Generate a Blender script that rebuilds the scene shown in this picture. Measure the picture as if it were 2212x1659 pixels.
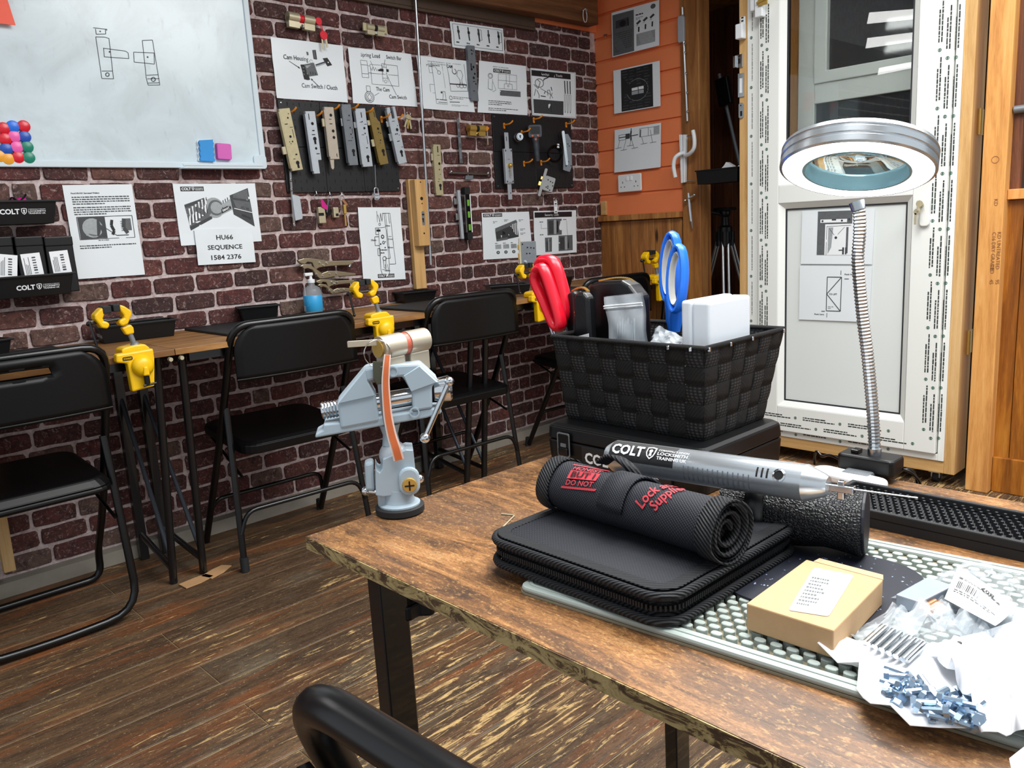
import bpy, bmesh, math, random
from mathutils import Vector as V, Matrix
sc = bpy.context.scene
for o in list(bpy.data.objects): bpy.data.objects.remove(o)
COL = sc.collection
rnd = random.Random(7)
R = math.radians
PI = math.pi

# ------------------------------------------------------------------ camera
FPX, CX, CY = 1758.935, 1106.0, 829.5
YAW, PITCH, ROLL, EYE = R(47.0151561), R(11.01152412), R(-3.23279447), 1.04
_f = V((math.cos(YAW)*math.cos(PITCH), math.sin(YAW)*math.cos(PITCH), -math.sin(PITCH)))
_r0 = V((math.sin(YAW), -math.cos(YAW), 0)); _u0 = _r0.cross(_f)
_r = math.cos(ROLL)*_r0 + math.sin(ROLL)*_u0
_u = -math.sin(ROLL)*_r0 + math.cos(ROLL)*_u0
cam = bpy.data.cameras.new('camera'); camo = bpy.data.objects.new('camera', cam); COL.objects.link(camo)
cam.sensor_width = 36.0; cam.lens = FPX*36.0/2212.0; cam.clip_start = .02
camo.matrix_world = Matrix(((_r.x, _u.x, -_f.x, 0), (_r.y, _u.y, -_f.y, 0), (_r.z, _u.z, -_f.z, EYE), (0, 0, 0, 1)))
sc.camera = camo

# ------------------------------------------------------------------ light
w = bpy.data.worlds.new('daylight'); sc.world = w; w.use_nodes = True
w.node_tree.nodes['Background'].inputs[0].default_value = (.86, .93, 1, 1)
w.node_tree.nodes['Background'].inputs[1].default_value = .62
def area(name, loc, rot, sx, sy, energy, col=(1, .985, .96)):
    l = bpy.data.lights.new(name, 'AREA'); l.shape = 'RECTANGLE'; l.size = sx; l.size_y = sy; l.energy = energy; l.color = col
    o = bpy.data.objects.new(name, l); COL.objects.link(o); o.location = loc; o.rotation_euler = rot
    return o
area('skylight_daylight', (.55, .1, 2.5), (R(-14), R(16), 0), 1.5, .8, 50)
area('skylight_daylight', (1.7, 1.0, 2.52), (R(-8), R(10), 0), 1.5, .7, 44)
area('skylight_daylight', (2.25, -.2, 2.52), (0, R(12), 0), 1.4, .8, 44)
for q_ in ((-.50, 2.70, 2.44, 1.1, .075), (-.48, 2.73, 2.27, .95, .07), (-.62, 2.75, 2.08, .7, .05)):  # unseen strip lights added so the door pane mirrors bright skylight bars
    area('pane_reflection_strip', q_[:3], (R(-75), R(9), 0), q_[3], q_[4], 26*q_[3]*q_[4])
vs = sc.view_settings
vs.view_transform = 'Standard'; vs.look = 'None'; vs.gamma = 1.0; vs.exposure = .35; vs.use_curve_mapping = False

# ------------------------------------------------------------------ a pixel of the photograph as a point on a known plane of the room
D = 2.86      # distance of the brick wall
def ray(px, py): return _f*FPX + _r*(px-CX) + _u*(CY-py)
def on_y(px, py, y=D):
    d = ray(px, py); p = d*(y/d.y); p.z += EYE; return p
def on_x(px, py, x):
    d = ray(px, py); p = d*(x/d.x); p.z += EYE; return p
def on_z(px, py, z):
    d = ray(px, py); p = d*((z-EYE)/d.z); p.z += EYE; return p

def frame(o, X, Y, Z):
    return Matrix(((X[0], Y[0], Z[0], o[0]), (X[1], Y[1], Z[1], o[1]), (X[2], Y[2], Z[2], o[2]), (0, 0, 0, 1)))
def RZ(a): return Matrix.Rotation(a, 4, 'Z')
def RX(a): return Matrix.Rotation(a, 4, 'X')
def RY(a): return Matrix.Rotation(a, 4, 'Y')
def T(x, y, z): return Matrix.Translation((x, y, z))
def wall_frame(p, rot=0): return frame(p, (1, 0, 0), (0, 0, 1), (0, -1, 0)) @ RZ(rot)      # X right, Y up, Z out of the brick wall
def side_frame(p, rot=0): return frame(p, (0, -1, 0), (0, 0, 1), (-1, 0, 0)) @ RZ(rot)     # the same on the wall with the door
def WF(px, py, off=0, rot=0): return wall_frame(on_y(px, py, D-off), rot)
def SF(px, py, x, rot=0): return side_frame(on_x(px, py, x), rot)
def TF(px, py, z, rot=0): return Matrix.Translation(on_z(px, py, z)) @ RZ(rot)
def along(pt, pb, F=WF, off=.03, x=None):
    """frame at the top of a hanging piece, Y running up along it; also its length"""
    a, b = (on_y(*pt, D-off), on_y(*pb, D-off)) if x is None else (on_x(*pt, x), on_x(*pb, x))
    d = a-b; L = d.length
    if x is None: return wall_frame(a, math.atan2(-d.x, d.z)), L
    return side_frame(a, math.atan2(d.y, d.z)), L

# ------------------------------------------------------------------ objects
def tag(o, label=None, cat=None, group=None, kind=None):
    if label: o['label'] = label
    if cat: o['category'] = cat
    if group: o['group'] = group
    if kind: o['kind'] = kind
    return o
def thing(name, label, cat, M, group=None):
    o = bpy.data.objects.new(name, None); COL.objects.link(o); o.matrix_world = M; o.empty_display_size = .02
    return tag(o, label, cat, group)
def dup(o, M=None, parent=None):
    c = o.copy(); COL.objects.link(c)
    if parent: c.parent = parent
    if M is not None: c.matrix_world = M
    for ch in o.children: dup(ch, None, c)
    return c
_txt = {}
def textgeo(s, bold):
    k = (s, bold)
    if k not in _txt:
        cu = bpy.data.curves.new('t', 'FONT'); cu.body = s; cu.size = 1; cu.resolution_u = 2; cu.offset = bold
        ob = bpy.data.objects.new('t', cu); COL.objects.link(ob)
        me = bpy.data.meshes.new_from_object(ob)
        vs_ = [tuple(v.co) for v in me.vertices]; fs = [tuple(p.vertices) for p in me.polygons]
        bpy.data.objects.remove(ob); bpy.data.meshes.remove(me); bpy.data.curves.remove(cu)
        x0 = min(v[0] for v in vs_); x1 = max(v[0] for v in vs_); y1 = max(v[1] for v in vs_)
        _txt[k] = ([(v[0]-x0, v[1]) for v in vs_], fs, x1-x0, max(y1, .5))
    return _txt[k]

class MB:
    """collects faces, builds ONE mesh object"""
    def __init__(s, M=None): s.v = []; s.f = []; s.m = []; s.M = M
    def add(s, vs_, fs, mi=0, M=None):
        n = len(s.v); M = M if M is not None else s.M
        s.v += [tuple(M @ V(p)) for p in vs_] if M is not None else [tuple(p) for p in vs_]
        s.f += [tuple(i+n for i in f) for f in fs]; s.m += [mi]*len(fs); return s
    def box(s, x0, x1, y0, y1, z0, z1, mi=0, M=None):
        return s.add([(x0, y0, z0), (x1, y0, z0), (x1, y1, z0), (x0, y1, z0), (x0, y0, z1), (x1, y0, z1), (x1, y1, z1), (x0, y1, z1)],
                     [(3, 2, 1, 0), (4, 5, 6, 7), (0, 1, 5, 4), (1, 2, 6, 5), (2, 3, 7, 6), (3, 0, 4, 7)], mi, M)
    def cbox(s, c, d, mi=0, M=None):
        return s.box(c[0]-d[0]/2, c[0]+d[0]/2, c[1]-d[1]/2, c[1]+d[1]/2, c[2]-d[2]/2, c[2]+d[2]/2, mi, M)
    def prism(s, P, z0, z1, mi=0, M=None, top=None):
        """P: outline in XY, counter-clockwise; top: other outline for z1"""
        n = len(P); Q = top or P
        return s.add([(x, y, z0) for x, y in P]+[(x, y, z1) for x, y in Q],
                     [tuple(range(n-1, -1, -1)), tuple(range(n, 2*n))]+[(i, (i+1) % n, n+(i+1) % n, n+i) for i in range(n)], mi, M)
    def ring(s, P, Q, z0, z1, mi=0, M=None):
        """prism with a hole: outer outline P, inner outline Q, same count"""
        n = len(P); k = range(n)
        vs_ = [(x, y, z0) for x, y in P]+[(x, y, z1) for x, y in P]+[(x, y, z0) for x, y in Q]+[(x, y, z1) for x, y in Q]
        fs = []
        for i in k:
            j = (i+1) % n
            fs += [(i, j, n+j, n+i), (2*n+j, 2*n+i, 3*n+i, 3*n+j), (n+i, n+j, 3*n+j, 3*n+i), (j, i, 2*n+i, 2*n+j)]
        return s.add(vs_, fs, mi, M)
    def tube(s, P, r, n=8, mi=0, M=None, closed=False, flat=1.0, up=None):
        P = [V(p) for p in P]; k = len(P); rs = r if isinstance(r, (list, tuple)) else [r]*k
        vs_ = []; fs = []; prev = None
        for i, p in enumerate(P):
            t = (P[(i+1) % k]-P[i-1]) if closed else (P[min(i+1, k-1)]-P[max(i-1, 0)])
            t.normalize()
            if prev is None:
                a = V(up) if up else (V((0, 0, 1)) if abs(t.z) < .9 else V((1, 0, 0)))
            else: a = prev
            x = a-t*a.dot(t)
            if x.length < 1e-6: x = t.orthogonal()
            x.normalize(); prev = x; y = t.cross(x)
            for j in range(n):
                q = 2*PI*j/n
                vs_.append(p+x*(math.cos(q)*rs[i])+y*(math.sin(q)*rs[i]*flat))
        for i in range(k if closed else k-1):
            a, b = i*n, ((i+1) % k)*n
            for j in range(n): fs.append((a+j, a+(j+1) % n, b+(j+1) % n, b+j))
        if not closed: fs += [tuple(range(n-1, -1, -1)), tuple(range((k-1)*n, k*n))]
        return s.add(vs_, fs, mi, M)
    def lathe(s, prof, n=20, mi=0, M=None, c=(0, 0, 0), arc=2*PI, caps=True):
        """profile (r, z) about Z; closes with caps"""
        vs_ = []; fs = []; full = arc > 6.28; m = n if full else n+1; k = len(prof)
        for r_, z in prof:
            for j in range(m):
                a = arc*j/n; vs_.append((c[0]+r_*math.cos(a), c[1]+r_*math.sin(a), c[2]+z))
        for i in range(k-1):
            for j in range(n):
                jj = (j+1) % m; fs.append((i*m+j, i*m+jj, (i+1)*m+jj, (i+1)*m+j))
        if full and caps: fs += [tuple(range(m-1, -1, -1)), tuple(range((k-1)*m, k*m))]
        return s.add(vs_, fs, mi, M)
    def ball(s, c, r, n=12, mi=0, M=None, sc_=(1, 1, 1)):
        k = n//2+1; vs_ = []; fs = []
        for i in range(k):
            t = PI*i/(k-1)
            for j in range(n):
                a = 2*PI*j/n; vs_.append((c[0]+r*sc_[0]*math.sin(t)*math.cos(a), c[1]+r*sc_[1]*math.sin(t)*math.sin(a), c[2]-r*sc_[2]*math.cos(t)))
        for i in range(k-1):
            for j in range(n): fs.append((i*n+j, i*n+(j+1) % n, (i+1)*n+(j+1) % n, (i+1)*n+j))
        return s.add(vs_, fs, mi, M)
    def grid(s, fn, nu, nv, mi=0, M=None, thick=0):
        """fn(u,v) -> point; thick: second skin along -Z of the local frame (or fn normal)"""
        vs_ = [fn(i/nu, j/nv) for j in range(nv+1) for i in range(nu+1)]; w_ = nu+1
        fs = [(j*w_+i, j*w_+i+1, (j+1)*w_+i+1, (j+1)*w_+i) for j in range(nv) for i in range(nu)]
        if thick:
            n = len(vs_); vs_ = vs_+[(p[0], p[1], p[2]-thick) for p in vs_]
            fs += [tuple(n+i for i in reversed(f)) for f in fs]
            b = [i for i in range(w_)]+[j*w_+nu for j in range(1, nv+1)]+[nv*w_+i for i in range(nu-1, -1, -1)]+[j*w_ for j in range(nv-1, 0, -1)]
            fs += [(b[i-1], n+b[i-1], n+b[i], b[i])[::-1] for i in range(len(b))]
        return s.add(vs_, fs, mi, M)
    def text(s, st, x, y, h, width=None, align='C', rot=0, z=.0005, bold=.0, mi=0, M=None, map_=None, valign=0):
        """x, y: foot of the line; h: height of a capital"""
        vs_, fs, tw, th = textgeo(st, bold); k = h/.70; kx = k if width is None else width/tw
        W_ = tw*kx; ox = {'L': 0, 'C': -W_/2, 'R': -W_}[align]; ca, sa = math.cos(rot), math.sin(rot)
        pts = []
        for a, b in vs_:
            a = a*kx+ox; b = b*k
            p = (x+a*ca-b*sa, y+a*sa+b*ca)
            pts.append(map_(*p) if map_ else (p[0], p[1], z))
        return s.add(pts, fs, mi, M)
    def build(s, name, mat, parent=None, M=None, smooth=None, bevel=0, seg=2, label=None, kind=None, sub=0, cat=None, group=None):
        me = bpy.data.meshes.new(name); me.from_pydata(s.v, [], s.f)
        mats = mat if isinstance(mat, (list, tuple)) else [mat]
        for m_ in mats: me.materials.append(m_)
        if len(mats) > 1: me.polygons.foreach_set('material_index', s.m)
        if smooth is not None:
            me.polygons.foreach_set('use_smooth', [True]*len(me.polygons)); me.set_sharp_from_angle(angle=R(smooth))
        me.update()
        o = bpy.data.objects.new(name, me); COL.objects.link(o)
        if parent: o.parent = parent
        elif M is not None: o.matrix_world = M
        if bevel:
            b = o.modifiers.new('bevel', 'BEVEL'); b.width = bevel; b.segments = seg; b.limit_method = 'ANGLE'; b.angle_limit = R(40); b.harden_normals = False
        if sub:
            b = o.modifiers.new('sub', 'SUBSURF'); b.levels = sub; b.render_levels = sub
        return tag(o, label, cat, group, kind)

def rrect(w_, h_, r, n=4, cx=0, cy=0):
    P = []
    for k, (sx, sy) in enumerate(((1, 1), (-1, 1), (-1, -1), (1, -1))):
        for i in range(n+1):
            a = PI/2*k+PI/2*i/n; P.append((cx+sx*(w_/2-r)+r*math.cos(a), cy+sy*(h_/2-r)+r*math.sin(a)))
    return P
def circle(r, n=20, cx=0, cy=0, ry=None): return [(cx+r*math.cos(2*PI*i/n), cy+(ry or r)*math.sin(2*PI*i/n)) for i in range(n)]
def bez(P, n=8):
    """smooth path through points (Catmull-Rom)"""
    P = [V(p) for p in P]; out = []
    for i in range(len(P)-1):
        a, b, c, d = P[max(i-1, 0)], P[i], P[i+1], P[min(i+2, len(P)-1)]
        for k in range(n):
            t = k/n
            out.append(.5*((2*b)+(c-a)*t+(2*a-5*b+4*c-d)*t*t+(3*b-a-3*c+d)*t**3))
    out.append(P[-1]); return out
def fillet(P, r, n=5):
    """polyline with rounded corners"""
    P = [V(p) for p in P]; out = [P[0]]
    for i in range(1, len(P)-1):
        a, b, c = P[i-1], P[i], P[i+1]; d1 = (a-b); d2 = (c-b); q = min(r, d1.length*.49, d2.length*.49)
        s0 = b+d1.normalized()*q; s1 = b+d2.normalized()*q
        for k in range(n+1):
            t = k/n; out.append(s0*(1-t)**2+b*2*t*(1-t)+s1*t*t)
    return out+[P[-1]]

# ------------------------------------------------------------------ materials
def C(h):
    h = h.lstrip('#'); c = [int(h[i:i+2], 16)/255 for i in (0, 2, 4)]
    return tuple((x/12.92 if x <= .04045 else ((x+.055)/1.055)**2.4) for x in c)+(1,)
class NT:
    def __init__(s, name):
        s.m = bpy.data.materials.new(name); s.m.use_nodes = True; s.t = s.m.node_tree; s.b = s.t.nodes['Principled BSDF']
    def n(s, t, ins=None, **pr):
        x = s.t.nodes.new('ShaderNode'+t)
        for k, v in pr.items(): setattr(x, k, v)
        for k, v in (ins or {}).items(): s.set(x.inputs[k], v)
        return x
    def set(s, i, v):
        if isinstance(v, bpy.types.NodeSocket): s.t.links.new(v, i)
        else: i.default_value = v
    def p(s, **kw):
        for k, v in kw.items(): s.set(s.b.inputs[k.replace('_', ' ')], v)
        return s.m
    def coord(s, scale=(1, 1, 1), world=False, rand=True):
        c = s.n('NewGeometry').outputs['Position'] if world else s.n('TexCoord').outputs['Object']
        if rand and not world:
            o = s.n('ObjectInfo').outputs['Random']; k = s.n('Math', {0: o, 1: 37.0}, operation='MULTIPLY').outputs[0]
            c = s.n('VectorMath', {0: c, 1: k}, operation='ADD').outputs[0]
        return s.n('VectorMath', {0: c, 1: scale}, operation='MULTIPLY').outputs[0]
    def noise(s, vec, scale=5, detail=3, rough=.55, dist=0):
        return s.n('TexNoise', {'Vector': vec, 'Scale': scale, 'Detail': detail, 'Roughness': rough, 'Distortion': dist}).outputs[0]
    def ramp(s, f, stops):
        x = s.n('ValToRGB', {0: f}); e = x.color_ramp.elements
        while len(e) < len(stops): e.new(.5)
        for k, (pos, c) in enumerate(stops): e[k].position = pos; e[k].color = C(c) if isinstance(c, str) else (c, c, c, 1)
        return x.outputs[0]
    def mix(s, f, a, b, mode='MIX'):
        return s.n('MixRGB', {0: f, 1: C(a) if isinstance(a, str) else a, 2: C(b) if isinstance(b, str) else b}, blend_type=mode).outputs[0]
    def bump(s, h, strength=.3, dist=.002):
        s.set(s.b.inputs['Normal'], s.n('Bump', {'Height': h, 'Strength': strength, 'Distance': dist}).outputs[0])
def plain(name, col, rough=.5, metal=0., var=.12, scale=30, bump=0, bscale=400, spec=.5, coat=0):
    t = NT(name); v = t.coord(); f = t.noise(v, scale, 3)
    c = C(col); d = tuple(max(0, x*(1-var)) for x in c[:3])+(1,); e = tuple(min(1, x*(1+var)) for x in c[:3])+(1,)
    t.p(Base_Color=t.mix(f, d, e), Roughness=rough, Metallic=metal, Specular_IOR_Level=spec, Coat_Weight=coat)
    if bump: t.bump(t.noise(v, bscale, 2), bump, .001)
    return t.m
def wood(name, stops, stretch=(1.5, 14, 14), rough=.55, knots=None, bump=.15, big=2.2, spec=.35, world=False):
    """grain runs along the axis with the smallest stretch"""
    t = NT(name); v = t.coord(stretch, world=world)
    g = t.noise(v, big, 6, .62, .6); fine = t.noise(t.coord(tuple(x*4 for x in stretch), world=world), 6, 3, .6)
    f = t.n('Math', {0: g, 1: t.n('Math', {0: fine, 1: .25}, operation='MULTIPLY').outputs[0]}, operation='ADD').outputs[0]
    c = t.ramp(t.n('Math', {0: f, 1: .125}, operation='SUBTRACT').outputs[0], stops)
    r_ = t.n('ObjectInfo').outputs['Random']
    c = t.mix(t.n('Math', {0: r_, 1: .35}, operation='MULTIPLY').outputs[0], c, C(stops[0][1]))
    if knots:
        vo = t.n('TexVoronoi', {'Vector': t.coord(tuple(x**.5 for x in stretch)), 'Scale': knots[0], 'Randomness': 1.0}).outputs['Distance']
        c = t.mix(t.ramp(vo, [(0, 1.), (.035, .9), (.07, 0.)]), c, knots[1])
    t.p(Base_Color=c, Roughness=rough, Specular_IOR_Level=spec)
    if bump: t.bump(f, bump, .0015)
    return t.m

K = {}
K['black_plastic'] = plain('black_plastic', '#07080a', .42, bump=.05, bscale=900, spec=.38)
K['black_gloss'] = plain('black_gloss', '#08090b', .22)
K['black_steel'] = plain('black_steel', '#0b0c0f', .3, .0, coat=.3)
K['rubber'] = plain('rubber', '#141518', .7, bump=.1)
K['white_plastic'] = plain('white_plastic', '#e6eaec', .35, var=.03)
K['paper'] = plain('paper', '#e4ebef', .35, var=.03, scale=9, bump=.02, bscale=12)
K['card_white'] = plain('card_white', '#edeff2', .6, var=.03)
K['ink'] = plain('ink', '#17181b', .5); K['ink_mid'] = plain('ink_mid', '#5c6063', .5, var=.25, scale=90)
K['ink_light'] = plain('ink_light', '#9da3a6', .5, var=.2, scale=120); K['ink_soft'] = plain('ink_soft', '#3a3d40', .5, var=.3, scale=120)
K['white_ink'] = plain('white_ink', '#e9edf0', .5, var=.02)
K['steel'] = plain('steel', '#b9bfc3', .28, 1., var=.1); K['chrome'] = plain('chrome', '#d6dadd', .12, 1., var=.04)
K['zinc'] = plain('zinc', '#b6bec6', .45, .35, var=.10, scale=60)
K['dark_zinc'] = plain('dark_zinc', '#767c82', .5, .35, var=.15, scale=60)
K['brass'] = plain('brass', '#c9a658', .35, .6, var=.1); K['nickel'] = plain('nickel', '#c4bb9e', .35, .5, var=.1)
K['cream_zinc'] = plain('cream_zinc', '#b7ad8a', .45, .3, var=.15, scale=70); K['bronze_zinc'] = plain('bronze_zinc', '#85703c', .45, .35, var=.2, scale=70)
K['beige_zinc'] = plain('beige_zinc', '#b5ab9c', .45, .3, var=.12, scale=70)
K['hole'] = plain('hole', '#050506', .8)
K['orange_hook'] = plain('orange_hook', '#e08a1e', .4); K['yellow'] = plain('yellow', '#e8b800', .38, var=.05, bump=.04, bscale=300)
K['red'] = plain('red', '#d8102a', .3, var=.05); K['blue'] = plain('blue', '#1b6fe0', .35, var=.05); K['pink'] = plain('pink', '#f05fae', .35, var=.04)
K['green'] = plain('green', '#0f8068', .35, var=.05); K['navy'] = plain('navy', '#1c4fb0', .35, var=.05); K['amber'] = plain('amber', '#efa42e', .35, var=.05)
K['magenta'] = plain('magenta', '#c2127e', .4); K['sky'] = plain('sky', '#2b8fd6', .6, var=.06, bump=.1, bscale=200); K['felt_pink'] = plain('felt_pink', '#d463b8', .7, bump=.1)
K['_'] = None

# brick, mortar, planks, boards
t = NT('brick_face'); v = t.coord((1, 1, 1), world=True)
ri = t.n('NewGeometry').outputs['Random Per Island']; ro = t.n('ObjectInfo').outputs['Random']
rr = t.n('Math', {0: t.n('Math', {0: ri, 1: ro}, operation='ADD').outputs[0]}, operation='FRACT').outputs[0]
c = t.ramp(rr, [(0, '#43302e'), (.3, '#643634'), (.6, '#4f3431'), (.8, '#71413a'), (1, '#6b574e')])
c = t.mix(t.ramp(t.noise(v, 38, 5, .65, .8), [(.35, 0), (.65, .75)]), c, '#2b2021')
c = t.mix(t.ramp(t.noise(v, 55, 6, .75, 1.5), [(.55, 0), (.70, .8)]), c, '#b59c96')
c = t.mix(t.ramp(t.noise(v, 220, 3, .7), [(.62, 0), (.75, .6)]), c, '#b49c94')
t.p(Base_Color=c, Roughness=.75, Specular_IOR_Level=.25); t.bump(t.noise(v, 120, 5, .7), .7, .004); K['brick'] = t.m
t = NT('mortar'); v = t.coord((1, 1, 1), world=True)
c = t.ramp(t.noise(v, 45, 5, .7, .6), [(.2, '#7d6a68'), (.42, '#b8a4a2'), (.6, '#d3c4c2'), (.85, '#ece2e0')])
t.p(Base_Color=c, Roughness=.9, Specular_IOR_Level=.15); t.bump(t.noise(v, 160, 5, .7), .8, .004); K['mortar'] = t.m
t = NT('worn_plank'); v = t.coord((1, 8, 1), world=True)
c = t.ramp(t.noise(v, 5, 6, .68, 1.0), [(.25, '#2b2017'), (.45, '#4e3a29'), (.6, '#634b33'), (.8, '#82633f')])
ro = t.n('ObjectInfo').outputs['Random']
c = t.mix(t.n('Math', {0: ro, 1: .55}, operation='MULTIPLY').outputs[0], c, C('#33281f'))
c = t.mix(t.ramp(t.noise(t.coord((.55, 3.6, 1), world=True), 2.6, 5, .65, .7), [(.50, 0), (.66, .8)]), c, '#7a4420')
c = t.mix(t.ramp(t.noise(t.coord((1, 2.5, 1), world=True), 3.1, 4, .6), [(.54, 0), (.72, .5)]), c, '#6f6756')
wear = t.noise(t.coord((1, 7.5, 1), world=True), 9, 8, .72, .8); zone = t.ramp(t.noise(t.coord((1, 1.6, 1), world=True), 1.6, 3, .5), [(.35, 0), (.6, .12)])
sx_ = t.n('SeparateXYZ', {0: t.n('NewGeometry').outputs['Position']})
near = t.n('MapRange', {0: t.n('Math', {0: sx_.outputs[0], 1: sx_.outputs[1]}, operation='SUBTRACT').outputs[0], 1: -1.5, 2: -.1, 3: 0.0, 4: .075}).outputs[0]
wsum = t.n('Math', {0: t.n('Math', {0: wear, 1: zone}, operation='ADD').outputs[0], 1: near}, operation='ADD').outputs[0]
c = t.mix(t.ramp(wsum, [(.70, 0), (.745, .9)]), c, '#c4a36c')
c = t.mix(t.ramp(t.noise(t.coord((1, 1.6, 1), world=True), 110, 5, .75), [(.60, 0), (.70, .75)]), c, '#b9a27c')
c = t.mix(t.ramp(t.noise(t.coord((1, 5, 1), world=True), 40, 5, .75), [(.50, 0), (.68, .75)]), c, '#20170f')
t.p(Base_Color=c, Roughness=t.ramp(wear, [(.3, .38), (.7, .7)]), Specular_IOR_Level=.4); t.bump(wear, .35, .003); K['plank'] = t.m
K['floor_gap'] = plain('floor_gap', '#8a7753', .9, var=.75, scale=22)

t = NT('rustic_top'); v = t.coord((9, 2.2, 9), rand=False)
g = t.noise(v, 2.4, 10, .74, 1.0); g2 = t.noise(t.coord((60, 5, 60), rand=False), 2.2, 6, .7, .4)
gg = t.n('Math', {0: t.n('Math', {0: g, 1: .74}, operation='MULTIPLY').outputs[0], 1: t.n('Math', {0: g2, 1: .26}, operation='MULTIPLY').outputs[0]}, operation='ADD').outputs[0]
c = t.ramp(gg, [(.33, '#2c1e15'), (.42, '#4c3421'), (.48, '#6f4b2b'), (.54, '#94663a'), (.61, '#ad8254'), (.72, '#6d533d')])
blot = t.ramp(t.noise(t.coord((5, 2.2, 5), rand=False), 2.1, 6, .7, 1.2), [(.57, 0), (.7, .85)])
c = t.mix(blot, c, '#3a2717')
c = t.mix(t.ramp(t.noise(t.coord((3.2, 1.3, 3), rand=False), 1.7, 4, .6, .6), [(.5, 0), (.64, .55)]), c, '#6f5440')
c = t.mix(t.ramp(t.noise(t.coord((40, 4, 40), rand=False), 3, 4, .6, .6), [(.58, 0), (.68, .7)]), c, '#2a1a10')
c = t.mix(t.ramp(t.noise(t.coord((3, 1, 3), rand=False), 260, 4, .8), [(.46, 0), (.62, .55)]), c, '#3a2716')
c = t.mix(t.ramp(t.noise(t.coord((2, 1, 2), rand=False), 170, 3, .7), [(.55, 0), (.7, .4)]), c, '#d0a468')
t.p(Base_Color=c, Roughness=.42, Specular_IOR_Level=.5); t.bump(gg, .08, .001); K['rustic'] = t.m
t = NT('rustic_edge'); v = t.coord((3, 3, 9), rand=False)
c = t.ramp(t.noise(v, 6.5, 10, .74, 1.6), [(.42, '#b09c6c'), (.5, '#978256'), (.53, '#56422e'), (.62, '#463424'), (.75, '#33261c')])
t.p(Base_Color=c, Roughness=.45); K['rustic_edge'] = t.m
K['oak'] = wood('oak_laminate', [(.3, '#634228'), (.48, '#8a6239'), (.62, '#a37745'), (.78, '#b98d58')], (1.2, 11, 11), .42)
K['pine'] = wood('pine', [(.3, '#b98d55'), (.5, '#d9b27a'), (.7, '#e6c793')], (12, 12, .9), .6, knots=(2.0, '#7c5a36'))
K['pine_flat'] = wood('pine_block', [(.3, '#b68a52'), (.5, '#d0a66c'), (.7, '#dfba84')], (14, .9, 14), .6)
K['pine_x'] = wood('pine_lying', [(.3, '#b68a52'), (.5, '#d0a66c'), (.7, '#dfba84')], (.9, 14, 14), .6)
K['pine_warm'] = wood('pine_warm', [(.3, '#b87a3e'), (.5, '#dd9f58'), (.7, '#eab673')], (12, 12, .9), .55, knots=(1.9, '#6d4526'))
K['stained'] = wood('stained_board', [(.28, '#6d4220'), (.48, '#9c6635'), (.62, '#b98247'), (.8, '#cc9855')], (11, 11, .8), .45, knots=(1.7, '#2c180c'))
K['amber_board'] = wood('amber_board', [(.28, '#6b3c12'), (.48, '#96591c'), (.62, '#b97628'), (.8, '#cf8f3a')], (9, 9, .8), .4, knots=(1.6, '#3c2110'))
K['dark_board'] = wood('dark_board', [(.3, '#40251a'), (.5, '#633b26'), (.7, '#875337')], (11, 11, .8), .5)
K['beam'] = wood('beam', [(.3, '#4a2c18'), (.5, '#6b4426'), (.72, '#8a5c35')], (.8, 11, 11), .55)
K['trim_dark'] = plain('trim_dark', '#4a382c', .6, var=.2)
K['orange_paint'] = plain('orange_paint', '#e8814f', .55, var=.07, scale=6, bump=.12, bscale=60)
K['upvc'] = plain('upvc', '#e9ece8', .25, var=.02, scale=3)
K['upvc_panel'] = plain('upvc_panel', '#dfe5e3', .3, var=.02, scale=3)
K['gasket'] = plain('gasket', '#2a2d31', .6)
K['film'] = plain('film_print', '#2b3331', .5); K['film_green'] = plain('film_green', '#2f5a4a', .5)
t = NT('pane_glass'); t.p(Base_Color=(.93, .97, .96, 1), Roughness=.0, Transmission_Weight=1., IOR=1.45); K['glass'] = t.m
t = NT('back_pane'); t.p(Base_Color=C('#353b3f'), Roughness=.04, Specular_IOR_Level=.9); K['back_pane'] = t.m
t = NT('clear_plastic')
mx = t.n('MixShader', {0: .78}); tr = t.n('BsdfTransparent', {0: (.95, .97, .98, 1)})
t.p(Base_Color=(.85, .9, .95, 1), Roughness=.12, Specular_IOR_Level=.8)
mx.inputs[0].default_value = .2; t.t.links.new(tr.outputs[0], mx.inputs[1]); t.t.links.new(t.b.outputs[0], mx.inputs[2])
t.t.links.new(mx.outputs[0], t.t.nodes['Material Output'].inputs['Surface']); K['clear'] = t.m

def struct(mb, name, mat, parent=None, **k):
    o = mb.build(name, mat, parent, **k)
    if not parent: o['kind'] = 'structure'
    return o

# ------------------------------------------------------------------ floor: boards running along the brick wall
fl = struct(MB().box(-1.6, 4.2, -1.6, 2.9, -.06, -.0025), 'floor', K['floor_gap'])
PW = .125
plank_me = {}
def plank(x0, x1, y0):
    L = x1-x0; key = round(L, 3)
    if key not in plank_me:
        b = MB(); g = .0018; e = .0022
        h = .0009; P = [(h, g), (L-h, g), (L-h, PW-g), (h, PW-g)]; Q = [(h+.0012, g+e), (L-h-.0012, g+e), (L-h-.0012, PW-g-e), (h+.0012, PW-g-e)]
        b.prism(P, -.02, -.0012).prism(P, -.0012, 0, top=Q)
        o = b.build('plank', K['plank'], fl); plank_me[key] = o
    else:
        o = plank_me[key].copy(); COL.objects.link(o)
    o.location = (x0, y0, rnd.uniform(-.0008, 0)); return o
for i in range(36):
    y = 1.4405+PW*(11-i)
    if y < -1.3: break
    n = 11-i
    for x0, x1 in ((-1.6, .68), (.68, 2.48), (2.48, 4.2)) if n % 2 == 1 else ((-1.6, -.35), (-.35, 1.52), (1.52, 3.35), (3.35, 4.2)):
        plank(x0, x1, y)

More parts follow.
